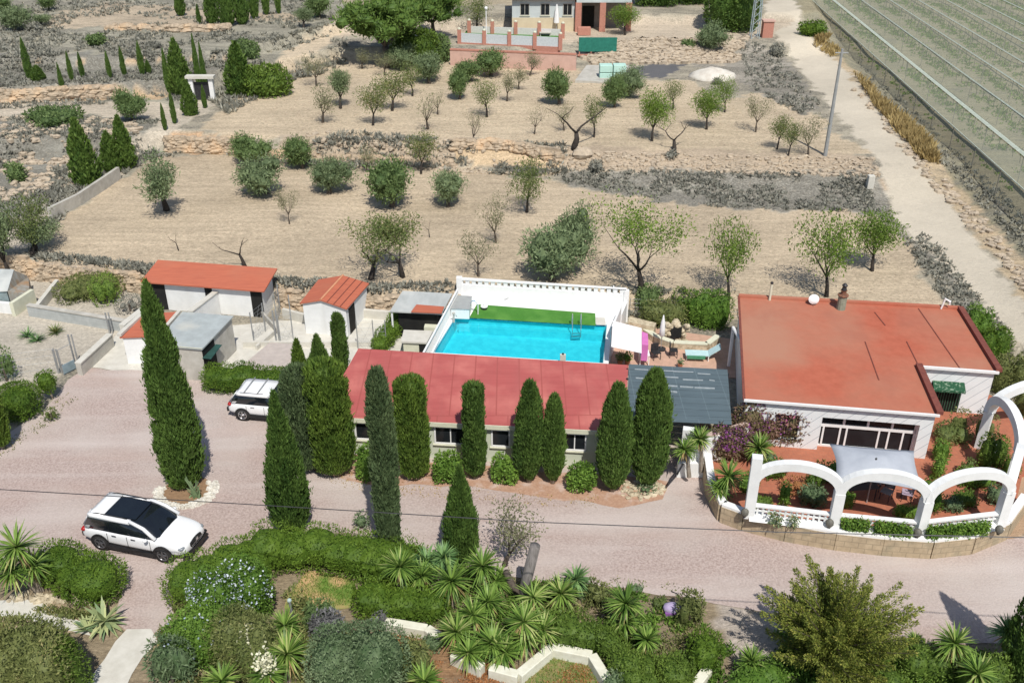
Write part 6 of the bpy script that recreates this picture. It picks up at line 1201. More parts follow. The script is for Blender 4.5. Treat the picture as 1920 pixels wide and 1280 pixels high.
# white stone ring round the giant cypress
RWH = mat('whitewashed_stone', (.72, .70, .64), (.48, .45, .38), scale=5, detail=5, bump=.4); c0 = P(348, 925, 0); t = thing('stone_ring', 'ring of whitewashed stones round the foot of the giant cypress', 'stones', c0); m = MB(); rn = random.Random(8)
for i in range(150):
    a = rn.uniform(math.pi*.93, math.pi*2.2); r_ = rn.uniform(1.02, 1.36); m.ball((c0[0]+r_*math.cos(a)*1.02, c0[1]+.15+r_*math.sin(a)*.95, .03), (rn.uniform(.09, .19), rn.uniform(.09, .16), rn.uniform(.08, .16)), 7, 4, jit=.2, seed=i)
m.obj('stones', RWH, t); struct('flower_bed', MB().add([(c0[0]+1.15*math.cos(a), c0[1]+.15+1.1*math.sin(a), .035) for a in np.linspace(0, 2*math.pi, 25)[:-1]], [tuple(range(24))]), mat('brown_soil', (.30, .19, .11), (.22, .14, .08), scale=8), org=(0, 0, 0))
b = P(366, 932, 0); t = thing('cactus', 'pale spiky cactus clump at the right foot of the giant cypress', 'cactus', b); m = MB(); rn = random.Random(2)
for i in range(16): a = rn.uniform(0, 6.3); m.tube([(rn.uniform(-.25, .25), rn.uniform(-.2, .2), 0), (math.cos(a)*.3, math.sin(a)*.25, rn.uniform(.4, 1.1))], [.05, .02], 5)
m.obj('stems', mat('cactus_green', (.20, .28, .14), (.14, .2, .1), scale=6), t, local=True)
def rocks(poly, n, name, label, mt, size=(.08, .25), seed=1, flat=.7, group=None, kind=None, org=None, cat='rocks', zoff=0):
    rn = random.Random(seed); r_ = np.random.default_rng(seed); a = np.array(poly, float); px = r_.uniform(a[:, 0].min(), a[:, 0].max(), n*5); py = r_.uniform(a[:, 1].min(), a[:, 1].max(), n*5); k = inpoly(px, py, poly); px, py = px[k][:n], py[k][:n]; x, y, z = Gv(px, py); m = MB()
    for i in range(len(x)): s = rn.uniform(*size); m.ball((x[i], y[i], z[i]+s*.2*flat+zoff), (s*rn.uniform(.8, 1.4), s, s*flat), 6, 3, jit=.25, seed=i)
    o = m.obj(name, mt, org=(x[0], y[0], z[0])); return tag(o, label, cat, group, kind)
rocks([(1160, 935), (1170, 905), (1240, 900), (1245, 925), (1200, 940)], 60, 'rubble_edging', 'cream rubble stones round the foot of the pointed cypress', ROCK, (.08, .2), 3)
rocks([(10, 1112), (170, 1120), (175, 1135), (10, 1128)], 60, 'rubble_edging', 'pink cream stones along the upper side of the pale path', ROCK, (.08, .2), 4)
b = G(552, 1172); t = thing('garden_lamp', 'slim grey garden lamp post above the yuccas', 'lamp', b); z1 = zat(1125, b[1]); MB().tube([(b[0], b[1], b[2]-.1), (b[0]-.05, b[1], z1-.1)], .05, 8).obj('post', STEEL, t); MB().ball((b[0]-.05, b[1], z1), (.09, .09, .09), 8, 6).obj('lamp_head', mat('pale_plastic', (.45, .55, .52), (.4, .5, .48)), t)
b = G(1262, 1150); t = thing('garden_ornament', 'small lilac and black garden ornament with thin dark handles', 'ornament', b); MB().ball((0, 0, .3), (.42, .25, .2), 10, 6, p=2.6).obj('body', mat('lilac_fabric', (.46, .40, .55), (.38, .3, .5), scale=5), t, local=True, smooth=True); MB().box((0, -.2, .05), (.7, .12, .2)).obj('skirt', mat('purple_fabric', (.28, .12, .36), (.2, .08, .28)), t, local=True); MB().tube([(.35, .1, .5), (.1, .2, .85), (-.1, .2, .95)], .03, 6).obj('handle', IRON, t, local=True); MB().ball((.42, .1, .5), (.16, .14, .2), 8, 5).obj('head', IRON, t, local=True)
b = G(578, 968); t = thing('garden_sign', 'small white upright board in the shade right of the leaning dark cypress', 'sign', b); MB().box((0, 0, .1), (.22, .12, .5)).obj('board', WHITE2, t, local=True); MB().box((0, 0, 0), (.06, .06, .3)).obj('post', IRON, t, local=True)

def cover(poly, n, leaf, name, label, seed, L, W, k=8, h=.25):
    fm = FM(seed); a = np.array(poly, float); px = fm.r.uniform(a[:, 0].min(), a[:, 0].max(), n*4); py = fm.r.uniform(a[:, 1].min(), a[:, 1].max(), n*4); m = inpoly(px, py, poly); px, py = px[m], py[m]; x, y, z = Gv(px, py); m = fbm(x*.9, y*.9, seed) > .45; x, y, z = x[m][:n], y[m][:n], z[m][:n]
    p = np.repeat(np.stack([x, y, z], 1), k, 0)+fm.r.normal(0, .09, (len(x)*k, 3))*np.array([1, 1, 0]); p[:, 2] += fm.r.uniform(0, h, len(p))*fm.r.uniform(0, 1, len(p)); fm.blades(p, fm.r.normal(0, .8, p.shape)+np.array([0, 0, .8]), fm.r.uniform(.6, 1.4, len(p))*L, W); tag(fm.obj(name, LEAF[leaf]), label, 'ground cover', None, 'stuff')
GP = [(640, 1010), (760, 1020), (940, 1085), (1200, 1115), (1330, 1180), (1300, 1300), (1100, 1215), (1000, 1215), (900, 1240), (830, 1180), (720, 1130), (660, 1080)]
cover([(640, 1010), (760, 1020), (940, 1085), (1200, 1115), (1330, 1180), (1300, 1300), (1100, 1215), (1000, 1215), (900, 1240), (850, 1150), (720, 1100), (660, 1080)], 2400, 'bush', 'ground_cover', 'green ground cover between the yuccas', 71, .16, .06); cover(GP, 1500, 'bushy', 'ground_cover', 'dry low growth between the yuccas', 72, .16, .05)
cover([(340, 1080), (560, 1120), (640, 1180), (760, 1300), (300, 1330), (300, 1190)], 2600, 'bushy', 'ground_cover', 'dry and green ground cover in the lower left garden', 73, .18, .06, h=.5)
cover([(1330, 1230), (1480, 1180), (1700, 1230), (1920, 1230), (1920, 1340), (1330, 1340)], 2200, 'bush', 'ground_cover', 'green ground cover along the lower right edge', 74, .18, .06, h=.5)
cover([(700, 1180), (830, 1195), (960, 1270), (1110, 1240), (1150, 1330), (800, 1330)], 1200, 'orange', 'ground_cover', 'reddish dry litter below the cream garden wall', 75, .08, .05, h=.05)
cover([(-20, 1130), (180, 1150), (170, 1165), (-20, 1135)], 200, 'bushy', 'ground_cover', 'dry tufts beside the pale path', 76, .14, .05)

cover([(560, 895), (700, 925), (1000, 945), (1160, 965), (1250, 945), (1240, 930), (1000, 925), (800, 900), (600, 880)], 260, 'straw', 'leaf_litter', 'dry leaf litter along the foot of the annex cypresses', 77, .09, .05, k=5, h=.01)
cover([(480, 1010), (760, 1010), (960, 1075), (1200, 1100), (1320, 1120), (1320, 1105), (1200, 1090), (960, 1062), (760, 995), (480, 995)], 420, 'bushy', 'weeds', 'small dry weeds along the near edge of the gravel drive', 78, .11, .04, k=5, h=.03)
cover([(-20, 845), (70, 790), (140, 720), (160, 730), (90, 800), (0, 860)], 160, 'bushy', 'weeds', 'small dry weeds along the left edge of the gravel drive', 79, .11, .04, k=5, h=.03)
# ------------------------------------------------------------------ orchards
W_ = 'row'
for a in (
 ('olopen', 313, 394, 276, 92, 'wide grey olive with bare lower branches at the left of the lower orchard'),
 ('oliveg', 470, 308, 244, 76, 'leftmost olive on the stone bank between the two orchards'), ('oliveg', 567, 316, 246, 62, 'second olive on the stone bank between the two orchards'),
 ('olive', 502, 362, 278, 96, 'left olive of the row of four in the lower orchard'), ('olive', 617, 364, 290, 84, 'second olive of the row of four in the lower orchard'),
 ('oliveg', 735, 388, 285, 96, 'tall green olive third in the row of four'), ('olive', 841, 388, 315, 72, 'small round olive last in the row of four'),
 ('olive', 1035, 530, 418, 130, 'big silvery olive just behind the pool wall'), ('olive', 1078, 472, 370, 80, 'darker olive directly behind the big silvery one'),
 ('almp', 543, 420, 345, 46, 'small pale almond in the middle of the left lower orchard'), ('almp', 687, 322, 266, 40, 'pale little almond between two olives on the bank'), ('almond', 789, 326, 242, 54, 'yellowish almond on the stone bank above the tall green olive'),
 ('almond', 988, 398, 288, 84, 'yellow-green almond in the upper middle of the lower orchard'), ('almp', 930, 455, 360, 56, 'thin dark trunked almond left of the big olives'), ('almp', 897, 518, 430, 72, 'sparse almond at the left end of the pool wall'),
 ('wide', 694, 524, 392, 150, 'left of the two airy almonds leaning apart behind the gabled shed'), ('wide', 756, 520, 402, 125, 'right of the two airy almonds leaning apart behind the gabled shed'), ('biga', 1200, 545, 346, 188, 'largest bright green almond behind the pool corner'),
 ('almg', 1366, 556, 402, 98, 'two tiered almond left of the terracotta roof chimney'), ('almg', 1550, 556, 392, 126, 'broad almond behind the mossy chimney'), ('almg', 1635, 508, 384, 94, 'dark green almond beside the dirt track'),
 ('dead', 460, 500, 444, 44, 'dead forked tree behind the long orange roof'), ('dead', 335, 470, 434, 14, 'leaning dead stick in the lower orchard'), ('dead', 806, 445, 413, 10, 'thin dead stick right of the wide spreading almond'),
 # upper orchard
 ('almp', 605, 230, 148, 54, 'lowest left almond of the upper orchard'), ('olopen', 638, 204, 128, 46, 'dark stemmed grey tree second from left in the upper orchard'), ('almp', 594, 162, 98, 56, 'greyish almond at the upper left rim of the upper orchard'),
 ('almond', 699, 236, 150, 58, 'yellow almond in the lower row left of the pair of pale trees'), ('almond', 735, 208, 128, 66, 'broad yellow-green almond behind the yellow one'), ('almp', 679, 129, 84, 34, 'small dark tree on the top left rim of the upper orchard'),
 ('olive', 757, 128, 76, 62, 'grey round tree at the foot of the pine'), ('almond', 773, 181, 112, 46, 'slim almond right of the broad yellow-green one'), ('almp', 722, 142, 95, 44, 'grey tree just below the pine shadow'),
 ('bare', 802, 242, 165, 52, 'bare pale tree in the lower row of the upper orchard'), ('bare', 821, 215, 160, 34, 'slim bare tree behind the bare pale one'), ('olive', 806, 157, 92, 62, 'olive left of the joined pair below the villa'),
 ('oliveg', 862, 186, 122, 44, 'slim olive with visible stem below the joined pair'), ('oliveg', 880, 152, 106, 54, 'left one of the joined olives below the villa'), ('oliveg', 920, 142, 86, 66, 'right one of the joined olives below the villa'),
 ('almond', 912, 220, 143, 58, 'yellow-green almond in the centre left of the upper orchard'), ('bare', 884, 272, 205, 46, 'leafless grey bush on the terrace edge'), ('almp', 951, 190, 118, 34, 'thin pale almond right of the joined olives'), ('almp', 972, 168, 112, 34, 'small pale almond behind the thin pale one'),
 ('almp', 993, 142, 90, 36, 'brownish small tree against the pink wall'), ('oliveg', 1048, 196, 118, 58, 'round green almond in the centre of the upper orchard'), ('bare', 1002, 252, 188, 36, 'nearly bare tree in the centre of the lower row'),
 ('dead', 1014, 227, 200, 6, 'short dead stick right of the nearly bare tree'), ('dead', 1078, 280, 192, 88, 'black forked dead almond on the terrace edge'), ('almp', 1058, 245, 190, 40, 'wispy pale almond above the black forked one'),
 ('almond', 1113, 258, 172, 48, 'green-yellow almond right of the black forked one'), ('oliveg', 1152, 202, 130, 46, 'green tree left of the grey olive by the sand heap'), ('olive', 1178, 180, 116, 64, 'grey olive beside the pale green boxes'),
 ('almg', 1222, 265, 158, 64, 'tall green almond in the right middle of the upper orchard'), ('almond', 1261, 206, 145, 44, 'small yellow-green almond behind the tall green one'), ('dead', 1262, 283, 233, 52, 'black Y shaped dead trunk on the terrace edge'),
 ('almg', 1325, 243, 158, 58, 'light green almond left of the greener small one'), ('almg', 1359, 211, 137, 46, 'greener small almond near the white sand heap'), ('almp', 1417, 248, 172, 50, 'sparse brown almond near the right end of the upper orchard'),
 ('almond', 1457, 280, 212, 42, 'left one of the two low almonds beside the utility pole'), ('almond', 1478, 292, 226, 40, 'right one of the two low almonds beside the utility pole'), ('almp', 1516, 290, 212, 52, 'almond directly left of the utility pole'),
 # top
 ('almg', 846, 42, -20, 52, 'dark trunked almond at the top edge left of the villa'), ('almond', 894, 50, -14, 66, 'leaning almond at the top edge beside the villa terrace'), ('almg', 1172, 66, 2, 56, 'tree with black forked trunk in front of the villa porch'),
    
 ('olive', 1330, 92, 34, 58, 'grey olive above the rubble slope'),   
 
 ('oliveg', 247, 228, 158, 56, 'bright bushy tree beside the sandy lane'), ('olopen', 12, 500, 366, 70, 'grey tree at the left edge above the corrugated hut'), ('almond', 75, 490, 355, 92, 'yellow-green almond at the left edge above the stone wall'), ('olopen', 60, 478, 420, 90, 'dark twiggy tree below the yellow-green almond'),
 ('olive', 28, 60, 5, 60, 'pale olive in the top left corner'), ('oliveg', 8, 30, -20, 50, 'green tree cut by the top left corner'), ('olopen', 75, 52, 28, 40, 'grey rounded tree near the top left corner'), ('scrubby', 180, 84, 60, 40, 'olive green bush on the top left terrace'),
 ('oliveg', 92, 20, -15, 36, 'small tree at the top edge in the left third'), ('olopen', 570, 60, 15, 40, 'grey tree at the top edge left of the large pine'), ('oliveg', 600, 35, -20, 50, 'green tree at the top edge beside the pine'),
 ): tree(*a)
tree('pine', 728, 108, -15, 170, 'large bright green pine at the top edge', var=1); tree('pine', 815, 72, -35, 105, 'second pine behind the large bright green one', var=2)
for a in ((82, 240, 205, 110, 'long grey-green scrub mound beside the sandy lane'), (30, 344, 305, 40, 'palm like green tuft in the left scrub'), (1525, 70, 38, 50, 'bright green rounded bush beside the top of the dirt track'), (1458, 108, 80, 26, 'small bush on the left verge of the dirt track'),
          (1290, 92, 74, 26, 'small green bush on top of the rubble slope'), (1345, 160, 146, 20, 'small dark bush left of the sand heap'), (60, 60, 40, 34, 'low grey bush near the top left corner'), (285, 92, 78, 30, 'olive bush on the second left terrace'), (1260, 300, 282, 26, 'small grey bush on the right bank'), (460, 100, 70, 50, 'loose green bush left of the dark carob tree'), (1118, 325, 300, 30, 'dark scrub bush on the right bank under the boulder')):
    bush(a[0], a[1], a[2], a[3], 'hedge' if 'bright' in a[4] else ('oliveg' if 'green' in a[4] else 'scrub'), a[4], dens=26, L=.32, W=.12, nb=4, core=.8)
for a in ((1375, 62, -60, 105, 'pine', 'dark pine at the top edge left of the pylon', 'pine_tree'), (1232, 14, -90, 80, 'pine', 'pine beyond the top edge right of the villa', 'pine_tree'), (1300, 10, -90, 80, 'pine', 'second pine beyond the top edge right of the villa', 'pine_tree'),
          (495, 184, 120, 88, 'hedged', 'broad dark carob tree at the left rim of the upper orchard', 'carob_tree'), (778, 122, 48, 90, 'hedged', 'dark round evergreen under the large pine', 'evergreen_tree'), (820, 118, 62, 50, 'oliveg', 'dark round shrub at the left corner of the villa terrace', 'shrub'), (455, 182, 130, 44, 'hedged', 'dark bushy lower part beside the broad carob', 'shrub')):
    bush(a[0], a[1], a[2], a[3], a[4], a[5], name=a[6], cat=a[6].replace('_', ' '), dens=26, L=.40, W=.13, nb=9, core=.8, shag=.25, depth=.8, zb=0)
# far slim cypresses: shared meshes
CP = {}
def far_cyp(px, py, pt, w_, label, prof='slim', leaf='cyp', nm='cypress_tree', cat='cypress'):
    b = G(px, py); key = (prof, leaf)
    if key not in CP:
        o = cyp_mesh([(a, r*1.0) for a, r in PROF[prof]], 6, 2600, 31, L=.36, W=.12); me_ = new_mesh('crown', np.concatenate(o.v).tolist(), o.f, False, np.clip(np.concatenate(o.t), 0, 1)); me_.materials.append(LEAF[leaf]); m = MB().tube([(0, 0, -.3), (0, 0, 1.0)], [.2, .15], 6); CP[key] = (me_, new_mesh('trunk', m.v, m.f))
        CP[key][1].materials.append(BARK)
    h = zat(pt, b[1])-b[2]; wd = w_*mpp(b[1])/2*(.68 if prof == 'slim' else .85); t = thing(nm, label, cat, b, px*.3, None, (wd, wd, h/6))
    for n_, me_ in zip(('crown', 'trunk'), CP[key]): o = bpy.data.objects.new(n_, me_); C.objects.link(o); o.parent = t
for a in ((62, 170, 72, 20, 'tall leaning cypress first from the left in the far row'), (117, 166, 118, 12, 'shortest brownish cypress of the far row'), (138, 164, 97, 13, 'third cypress of the far row'), (160, 166, 98, 13, 'fourth cypress of the far row'), (211, 166, 96, 13, 'cypress after the wide gap in the far row'),
          (238, 164, 88, 14, 'slim cypress left of the joined pair in the far row'), (272, 163, 78, 16, 'left cypress of the joined pair'), (283, 160, 112, 15, 'short right cypress of the joined pair'), (314, 152, 92, 16, 'yellowish cypress beside the far conifer'), (371, 142, 64, 15, 'left cypress behind the white gateway'), (382, 142, 80, 14, 'right cypress behind the white gateway'),
          (310, 244, 194, 13, 'short cypress at the bend of the sandy lane'), (328, 232, 168, 14, 'leaning cypress beside the bend of the sandy lane'), (385, 203, 160, 13, 'dark cypress in front of the white gateway'), (374, 46, 8, 12, 'lone slim cypress near the top edge'), (340, 30, -28, 28, 'broad dark cypress at the top edge'),
          (400, 46, -40, 36, 'leftmost dark cypress of the dense top clump'), (428, 50, -60, 44, 'second dark cypress of the dense top clump'), (455, 46, -60, 40, 'third dark cypress of the dense top clump'), (478, 36, -60, 26, 'thin cypress at the right of the dense top clump'), (500, 28, -60, 20, 'slim cypress at the top edge right of the clump'), (523, 26, -60, 16, 'last slim cypress at the top edge')): far_cyp(*a)
for a in ((165, 346, 222, 62, 'large dark conical conifer on the left bank'), (213, 322, 246, 46, 'dark thin conifer between the two conical ones'), (238, 314, 216, 46, 'pointed dark conifer at the edge of the sandy lane'), (78, 172, 122, 30, 'small loose conifer beside the first far cypress'), (340, 172, 72, 48, 'tall dark conifer in the far row'), (358, 216, 150, 34, 'loose dark conifer left of the white gateway'), (452, 180, 78, 60, 'pointed conifer behind the dark carob tree')):
    far_cyp(*a, prof='spire', leaf='pine', nm='conifer_tree', cat='conifer')
# ------------------------------------------------------------------ stone terrace walls and rubble
SW = mat('dry_stone', (.50, .40, .29), (.32, .26, .19), scale=3, detail=6, bump=.5, contrast=(.4, .6), third=((.58, .42, .27), .7, .5, .7))
def stonewall(pts, h, label, n, seed, size=(.10, .24), z_top=None):
    q = [G(*a) for a in pts]; rn = random.Random(seed); m = MB(); L = [math.hypot(q[i+1][0]-q[i][0], q[i+1][1]-q[i][1]) for i in range(len(q)-1)]; tot = sum(L)
    for i in range(len(q)-1): a, b = q[i], q[i+1]; m.wall((a[0], a[1]+.22), (b[0], b[1]+.22), .3, min(a[2], b[2])-.2, max(a[2], b[2])+h*.8)
    for i in range(n):
        s = rn.uniform(0, tot); k = 0
        while s > L[k] and k < len(L)-1: s -= L[k]; k += 1
        a = lerp(q[k], q[k+1], s/L[k]); zz_ = rn.uniform(0, 1); r = rn.uniform(*size); m.ball((a[0], a[1]+zz_*.25+rn.uniform(-.08, .08), a[2]+zz_*h), (r*rn.uniform(1, 1.6), r, r*.62), 6, 4, p=3, jit=.15, seed=i)
    t = thing('dry_stone_wall', label, 'stone wall', q[0]); m.obj('stones', SW, t)
stonewall([(-40, 512), (60, 524), (160, 536), (268, 549)], 1.25, 'dry stone terrace wall left of the long orange roof', 1000, 1)
stonewall([(528, 578), (600, 583), (720, 592), (862, 588)], 1.2, 'dry stone terrace wall behind the gabled shed and lean-to', 900, 2)
stonewall([(312, 284), (370, 287), (440, 290)], 1.3, 'orange stone terrace wall at the left end of the middle bank', 420, 3, (.12, .3))
stonewall([(-20, 195), (100, 189), (220, 183)], 1.1, 'ochre stone terrace wall below the far cypress row', 420, 4, (.15, .4))
stonewall([(200, 56), (330, 60), (430, 58)], .6, 'pale broken stone edge on the top left terraces', 160, 5, (.2, .5)); stonewall([(440, 290), (640, 303), (850, 312)], .5, 'low broken stone edge in the middle bank', 380, 6, (.12, .34))
stonewall([(850, 300), (950, 303), (1050, 312)], .7, 'reddish stone face in the middle of the bank between the orchards', 300, 8, (.12, .34))
RP = mat('pale_rubble', (.52, .43, .32), (.36, .30, .23), scale=3, detail=5, bump=.5)
rocks([(1060, 285), (1640, 296), (1650, 335), (1300, 325), (1060, 318)], 520, 'rubble', 'loose pale stones scattered over the right bank', RP, (.08, .26), 12, kind='stuff'); rocks([(560, 262), (1060, 276), (1060, 318), (640, 304)], 420, 'rubble', 'loose stones on the middle bank', RP, (.10, .30), 13, kind='stuff')
rocks([(1085, 78), (1400, 72), (1380, 118), (1110, 122)], 900, 'rubble', 'loose stones of the rubble slope below the villa', RP, (.2, .55), 14, kind='stuff'); rocks([(0, 215), (280, 225), (170, 340), (0, 380)], 360, 'rubble', 'pale stones in the left scrub', RP, (.12, .4), 15, kind='stuff')
rocks([(1560, 130), (1640, 200), (1760, 330), (1900, 470), (1960, 560), (1930, 560), (1850, 460), (1730, 330), (1600, 170)], 520, 'rubble', 'stones along the vineyard edge of the track', RP, (.12, .36), 16, kind='stuff')
rocks([(60, 480), (600, 330), (1640, 400), (1780, 600), (900, 585), (400, 560)], 2600, 'field_stones', 'small pale stones all over the lower orchard', RP, (.025, .07), 17, kind='stuff'); rocks([(440, 240), (650, 115), (1080, 130), (1500, 200), (1600, 280), (1000, 270)], 2600, 'field_stones', 'small pale stones all over the upper orchard', RP, (.03, .09), 18, kind='stuff')
b = G(1092, 292); tag(MB().ball((b[0], b[1], b[2]+.2), (.9, .6, .55), 10, 6, jit=.14, seed=4).obj('boulder', RP), 'large pale boulder beside the foot of the black forked almond', 'boulder')
b = G(1340, 150); t = MB().ball((b[0], b[1]+1.0, b[2]-.1), (2.5, 1.9, 1.05), 20, 10, jit=.10, seed=2).obj('sand_heap', mat('pale_sand', (.66, .63, .56), (.55, .50, .43), scale=1.5, detail=6, bump=.4), smooth=True); tag(t, 'large heap of whitish sand right of the pale green boxes', 'sand heap')
# scrub tufts
def tufts(poly, n, leaf, name, label, seed, L=.4, W=.06, k=7, spread=.9, thr=0):
    fm = FM(seed); a = np.array(poly, float); px = fm.r.uniform(a[:, 0].min(), a[:, 0].max(), n*6); py = fm.r.uniform(a[:, 1].min(), a[:, 1].max(), n*6); m = inpoly(px, py, poly); px, py = px[m], py[m]; x, y, z = Gv(px, py)
    m = fbm(x*.22, y*.22, 5) > thr; x, y, z = x[m][:n], y[m][:n], z[m][:n]; s = np.repeat(fm.r.uniform(.5, 1.4, len(x)), k); p = np.repeat(np.stack([x, y, z], 1), k, 0)+fm.r.normal(0, .10, (len(x)*k, 3))*np.array([1, 1, 0])*s[:, None]
    fm.blades(p, fm.r.normal(0, spread, p.shape)*np.array([1, 1, .4])+np.array([0, 0, 1.]), L*s, W*s*2, np.repeat(fm.r.uniform(0, 1, len(x)), k)*.7+fm.r.uniform(0, .3, len(p))); o = fm.obj(name, LEAF[leaf]); tag(o, label, 'scrub', None, 'stuff')
tufts([(-60, 218), (300, 225), (180, 345), (60, 410), (-60, 470)], 2200, 'scrub', 'scrub', 'grey dry scrub covering the left slope', 1, thr=.45, L=.28); tufts([(-60, 100), (440, 100), (330, 168), (-60, 190)], 1500, 'scrub', 'scrub', 'grey scrub under the far cypress row', 2, thr=.45, L=.3)
tufts([(-60, -10), (640, -10), (640, 40), (430, 190), (330, 110), (-60, 115)], 3000, 'scrub', 'scrub', 'dry scrub on the top left terraces', 3, thr=.47, L=.35, W=.07); tufts([(1050, 318), (1620, 325), (1650, 400), (1300, 386), (1060, 345)], 1300, 'scrub', 'scrub', 'grey scrub on the right bank', 4, thr=.45, L=.22)
tufts([(500, 256), (1060, 272), (1060, 325), (640, 304), (430, 292)], 1200, 'scrub', 'scrub', 'grey scrub on the middle bank', 5, thr=.5); tufts([(1690, 450), (1740, 440), (1890, 620), (1800, 612)], 420, 'scrub', 'scrub', 'grey weeds between orchard and dirt track', 6, thr=.3, L=.22)
tufts([(1595, 130), (1640, 180), (1735, 262), (1760, 310), (1730, 300), (1650, 210)], 900, 'straw', 'tall_dry_grass', 'tall golden dry grass along the right side of the dirt track', 7, L=.75, W=.05, k=9, spread=.4); tufts([(1530, 70), (1575, 100), (1560, 110), (1530, 90)], 120, 'straw', 'tall_dry_grass', 'golden grass tuft near the bright green roadside bush', 8, L=.7, spread=.4)
tufts([(1560, 60), (1920, 400), (2000, 560), (1880, 430), (1700, 240)], 1000, 'scrub', 'scrub', 'dry weeds between the dirt track and the vineyard', 9, thr=.35, L=.25); 
tufts([(90, 300), (340, 260), (200, 350), (90, 430)], 500, 'scrub', 'scrub', 'grass along the sandy lane', 11, thr=.4); tufts([(60, 478), (270, 500), (860, 560), (1380, 575), (1380, 600), (860, 588), (530, 566), (265, 540), (60, 510)], 1500, 'scrub', 'scrub', 'dry weeds along the top of the stone terrace wall', 12, thr=.35, L=.3); tufts([(1380, 70), (1470, 100), (1540, 200), (1500, 215), (1400, 160)], 450, 'scrub', 'scrub', 'grey scrub left of the dirt track top', 13, L=.28, thr=.4)
tufts([(380, 180), (660, 80), (640, 110), (430, 215)], 500, 'scrub', 'scrub', 'grey scrub along the left rim of the upper orchard', 14, L=.5)
# ------------------------------------------------------------------ netted vineyard
nm_ = bpy.data.materials.new('sheer_net'); nm_.use_nodes = True; nt = nm_.node_tree; pb_ = nt.nodes['Principled BSDF']; pb_.inputs['Base Color'].default_value = (.42, .46, .37, 1); pb_.inputs['Alpha'].default_value = .26; pb_.inputs['Roughness'].default_value = .9
NETR = mat('bunched_net', (.50, .55, .47), (.36, .40, .33), scale=3); VZ = 1.6+2.3
D0 = Vector(P(1132, -351, 0)[:2]) if False else None
x0, y0, _ = P(1562, 0, VZ); x1, y1, _ = P(1920, 290, VZ); dv = Vector((x1-x0, y1-y0)).normalized(); dv = -dv; nv = Vector((-dv.y, dv.x)); nv = nv if nv.x > 0 else -nv; sp_ = abs((Vector(P(1826, 0, VZ)[:2])-Vector(P(1562, 0, VZ)[:2])).dot(nv))/5
base = Vector((x0, y0)); WOOD = mat('vineyard_post', (.30, .27, .23), (.2, .18, .15), scale=5)
for k in range(15):
    o0 = base+nv*(sp_*k if k >= 0 else 0); t = thing('vineyard_row', 'netted vineyard row number' if False else ['vineyard net row closest to the dirt track', 'vineyard net row second from the dirt track', 'vineyard net row third from the dirt track'][k] if k < 3 else 'pale netted vineyard row in the upper right field', 'vineyard row', (o0.x, o0.y, 1.6), 0, 'netted vineyard rows')
    ln = [o0+dv*s for s in np.arange(-130 if k > 5 else -110, 60, 4.0)]; rg = MB(); nt_ = MB(); rows = []; rn = random.Random(k); vz = MB(); ps = MB()
    for i, p in enumerate(ln):
        zr_ = VZ+.12*math.sin(i*.9+k)*rn.random()
        zr_ = VZ
        rows.append([(p.x-nv.x*0, p.y, zr_)]+[((p+nv*sp_*f).x, (p+nv*sp_*f).y, zr_-.45*math.sin(math.pi*f)) for f in (.2, .4, .6, .8)]+[((p+nv*sp_).x, (p+nv*sp_).y, zr_)])
        if p.y > 25: rg.v += []
    nt_.sheet(rows); nt_.obj('net', nm_, t); w0 = .22 if k == 0 else .10; rr_ = [(p.x, p.y, VZ+.05) for p in ln]
    m = MB(); m.sheet([[(p[0]-nv.x*w0, p[1], p[2]-.02) for p in rr_], [(p[0], p[1], p[2]+.06) for p in rr_], [(p[0]+nv.x*w0, p[1], p[2]-.02) for p in rr_]]); m.obj('bunched_net', NETR, t)
    for i, p in enumerate(ln):
        if i % 2 == 0: ps.tube([(p.x, p.y, 1.4), (p.x, p.y, VZ)], .035, 4)
    ps.obj('support_posts', WOOD, t); vz_ = MB(); rn = random.Random(k+50)
    for s in np.arange(-110, 50, 1.6):
        p = o0+dv*s+nv*sp_*.5; vz_.tube([(p.x, p.y, 1.4), (p.x+rn.uniform(-.1, .1), p.y, 2.3), (p.x+rn.uniform(-.3, .3), p.y+rn.uniform(-.5, .5), 2.9)], [.035, .03, .02], 4)
    vz_.obj('vine_stems', BARK, t)
fm = FM(5); rr_ = fm.r; n = 26000; kk = rr_.integers(-1, 14, n); s_ = rr_.uniform(-105, 45, n); off_ = rr_.normal(.5, .15, n); px_ = base.x+nv.x*sp_*(kk+off_)+dv.x*s_; py_ = base.y+nv.y*sp_*(kk+off_)+dv.y*s_
ok = (fbm(px_*.25, py_*.25, 8) > .36) & (px_ > np.interp(py_, XVy, XVx)+5); px_, py_ = px_[ok], py_[ok]; p_ = np.repeat(np.stack([px_, py_, hgt(px_, py_)], 1), 4, 0); p_ += fm.r.normal(0, .12, p_.shape)*np.array([1, 1, 0]); fm.blades(p_, fm.r.normal(0, .7, p_.shape)*np.array([1, 1, .4])+np.array([0, 0, 1.]), .24, .12); o = fm.obj('weeds', LEAF['almg']); tag(o, 'yellow-green weeds in stripes on the vineyard floor', 'weeds', None, 'stuff')
e0 = Vector(P(1527, 0, VZ)[:2]); t = thing('vineyard_edge_wire', 'thin pale edge wire with posts along the track side of the vineyard', 'wire fence', (e0.x, e0.y, 1.6)); MB().tube([(*(e0+dv*-110), VZ-.3), (*(e0+dv*60), VZ-.3)], .045, 5).obj('edge_wire', NETR, t); m = MB()
for s in np.arange(-100, 60, 5.5): p = e0+dv*s; m.tube([(p.x, p.y, 1.4), (p.x, p.y, VZ-.3)], .045, 5)
m.obj('support_posts', WOOD, t); m = MB(); m.sheet([[(*(e0+dv*s), VZ-.3) for s in (-110, -50, 0, 60)], [(*(base+dv*s), VZ-.05) for s in (-110, -50, 0, 60)]]); m.obj('net', nm_, t)
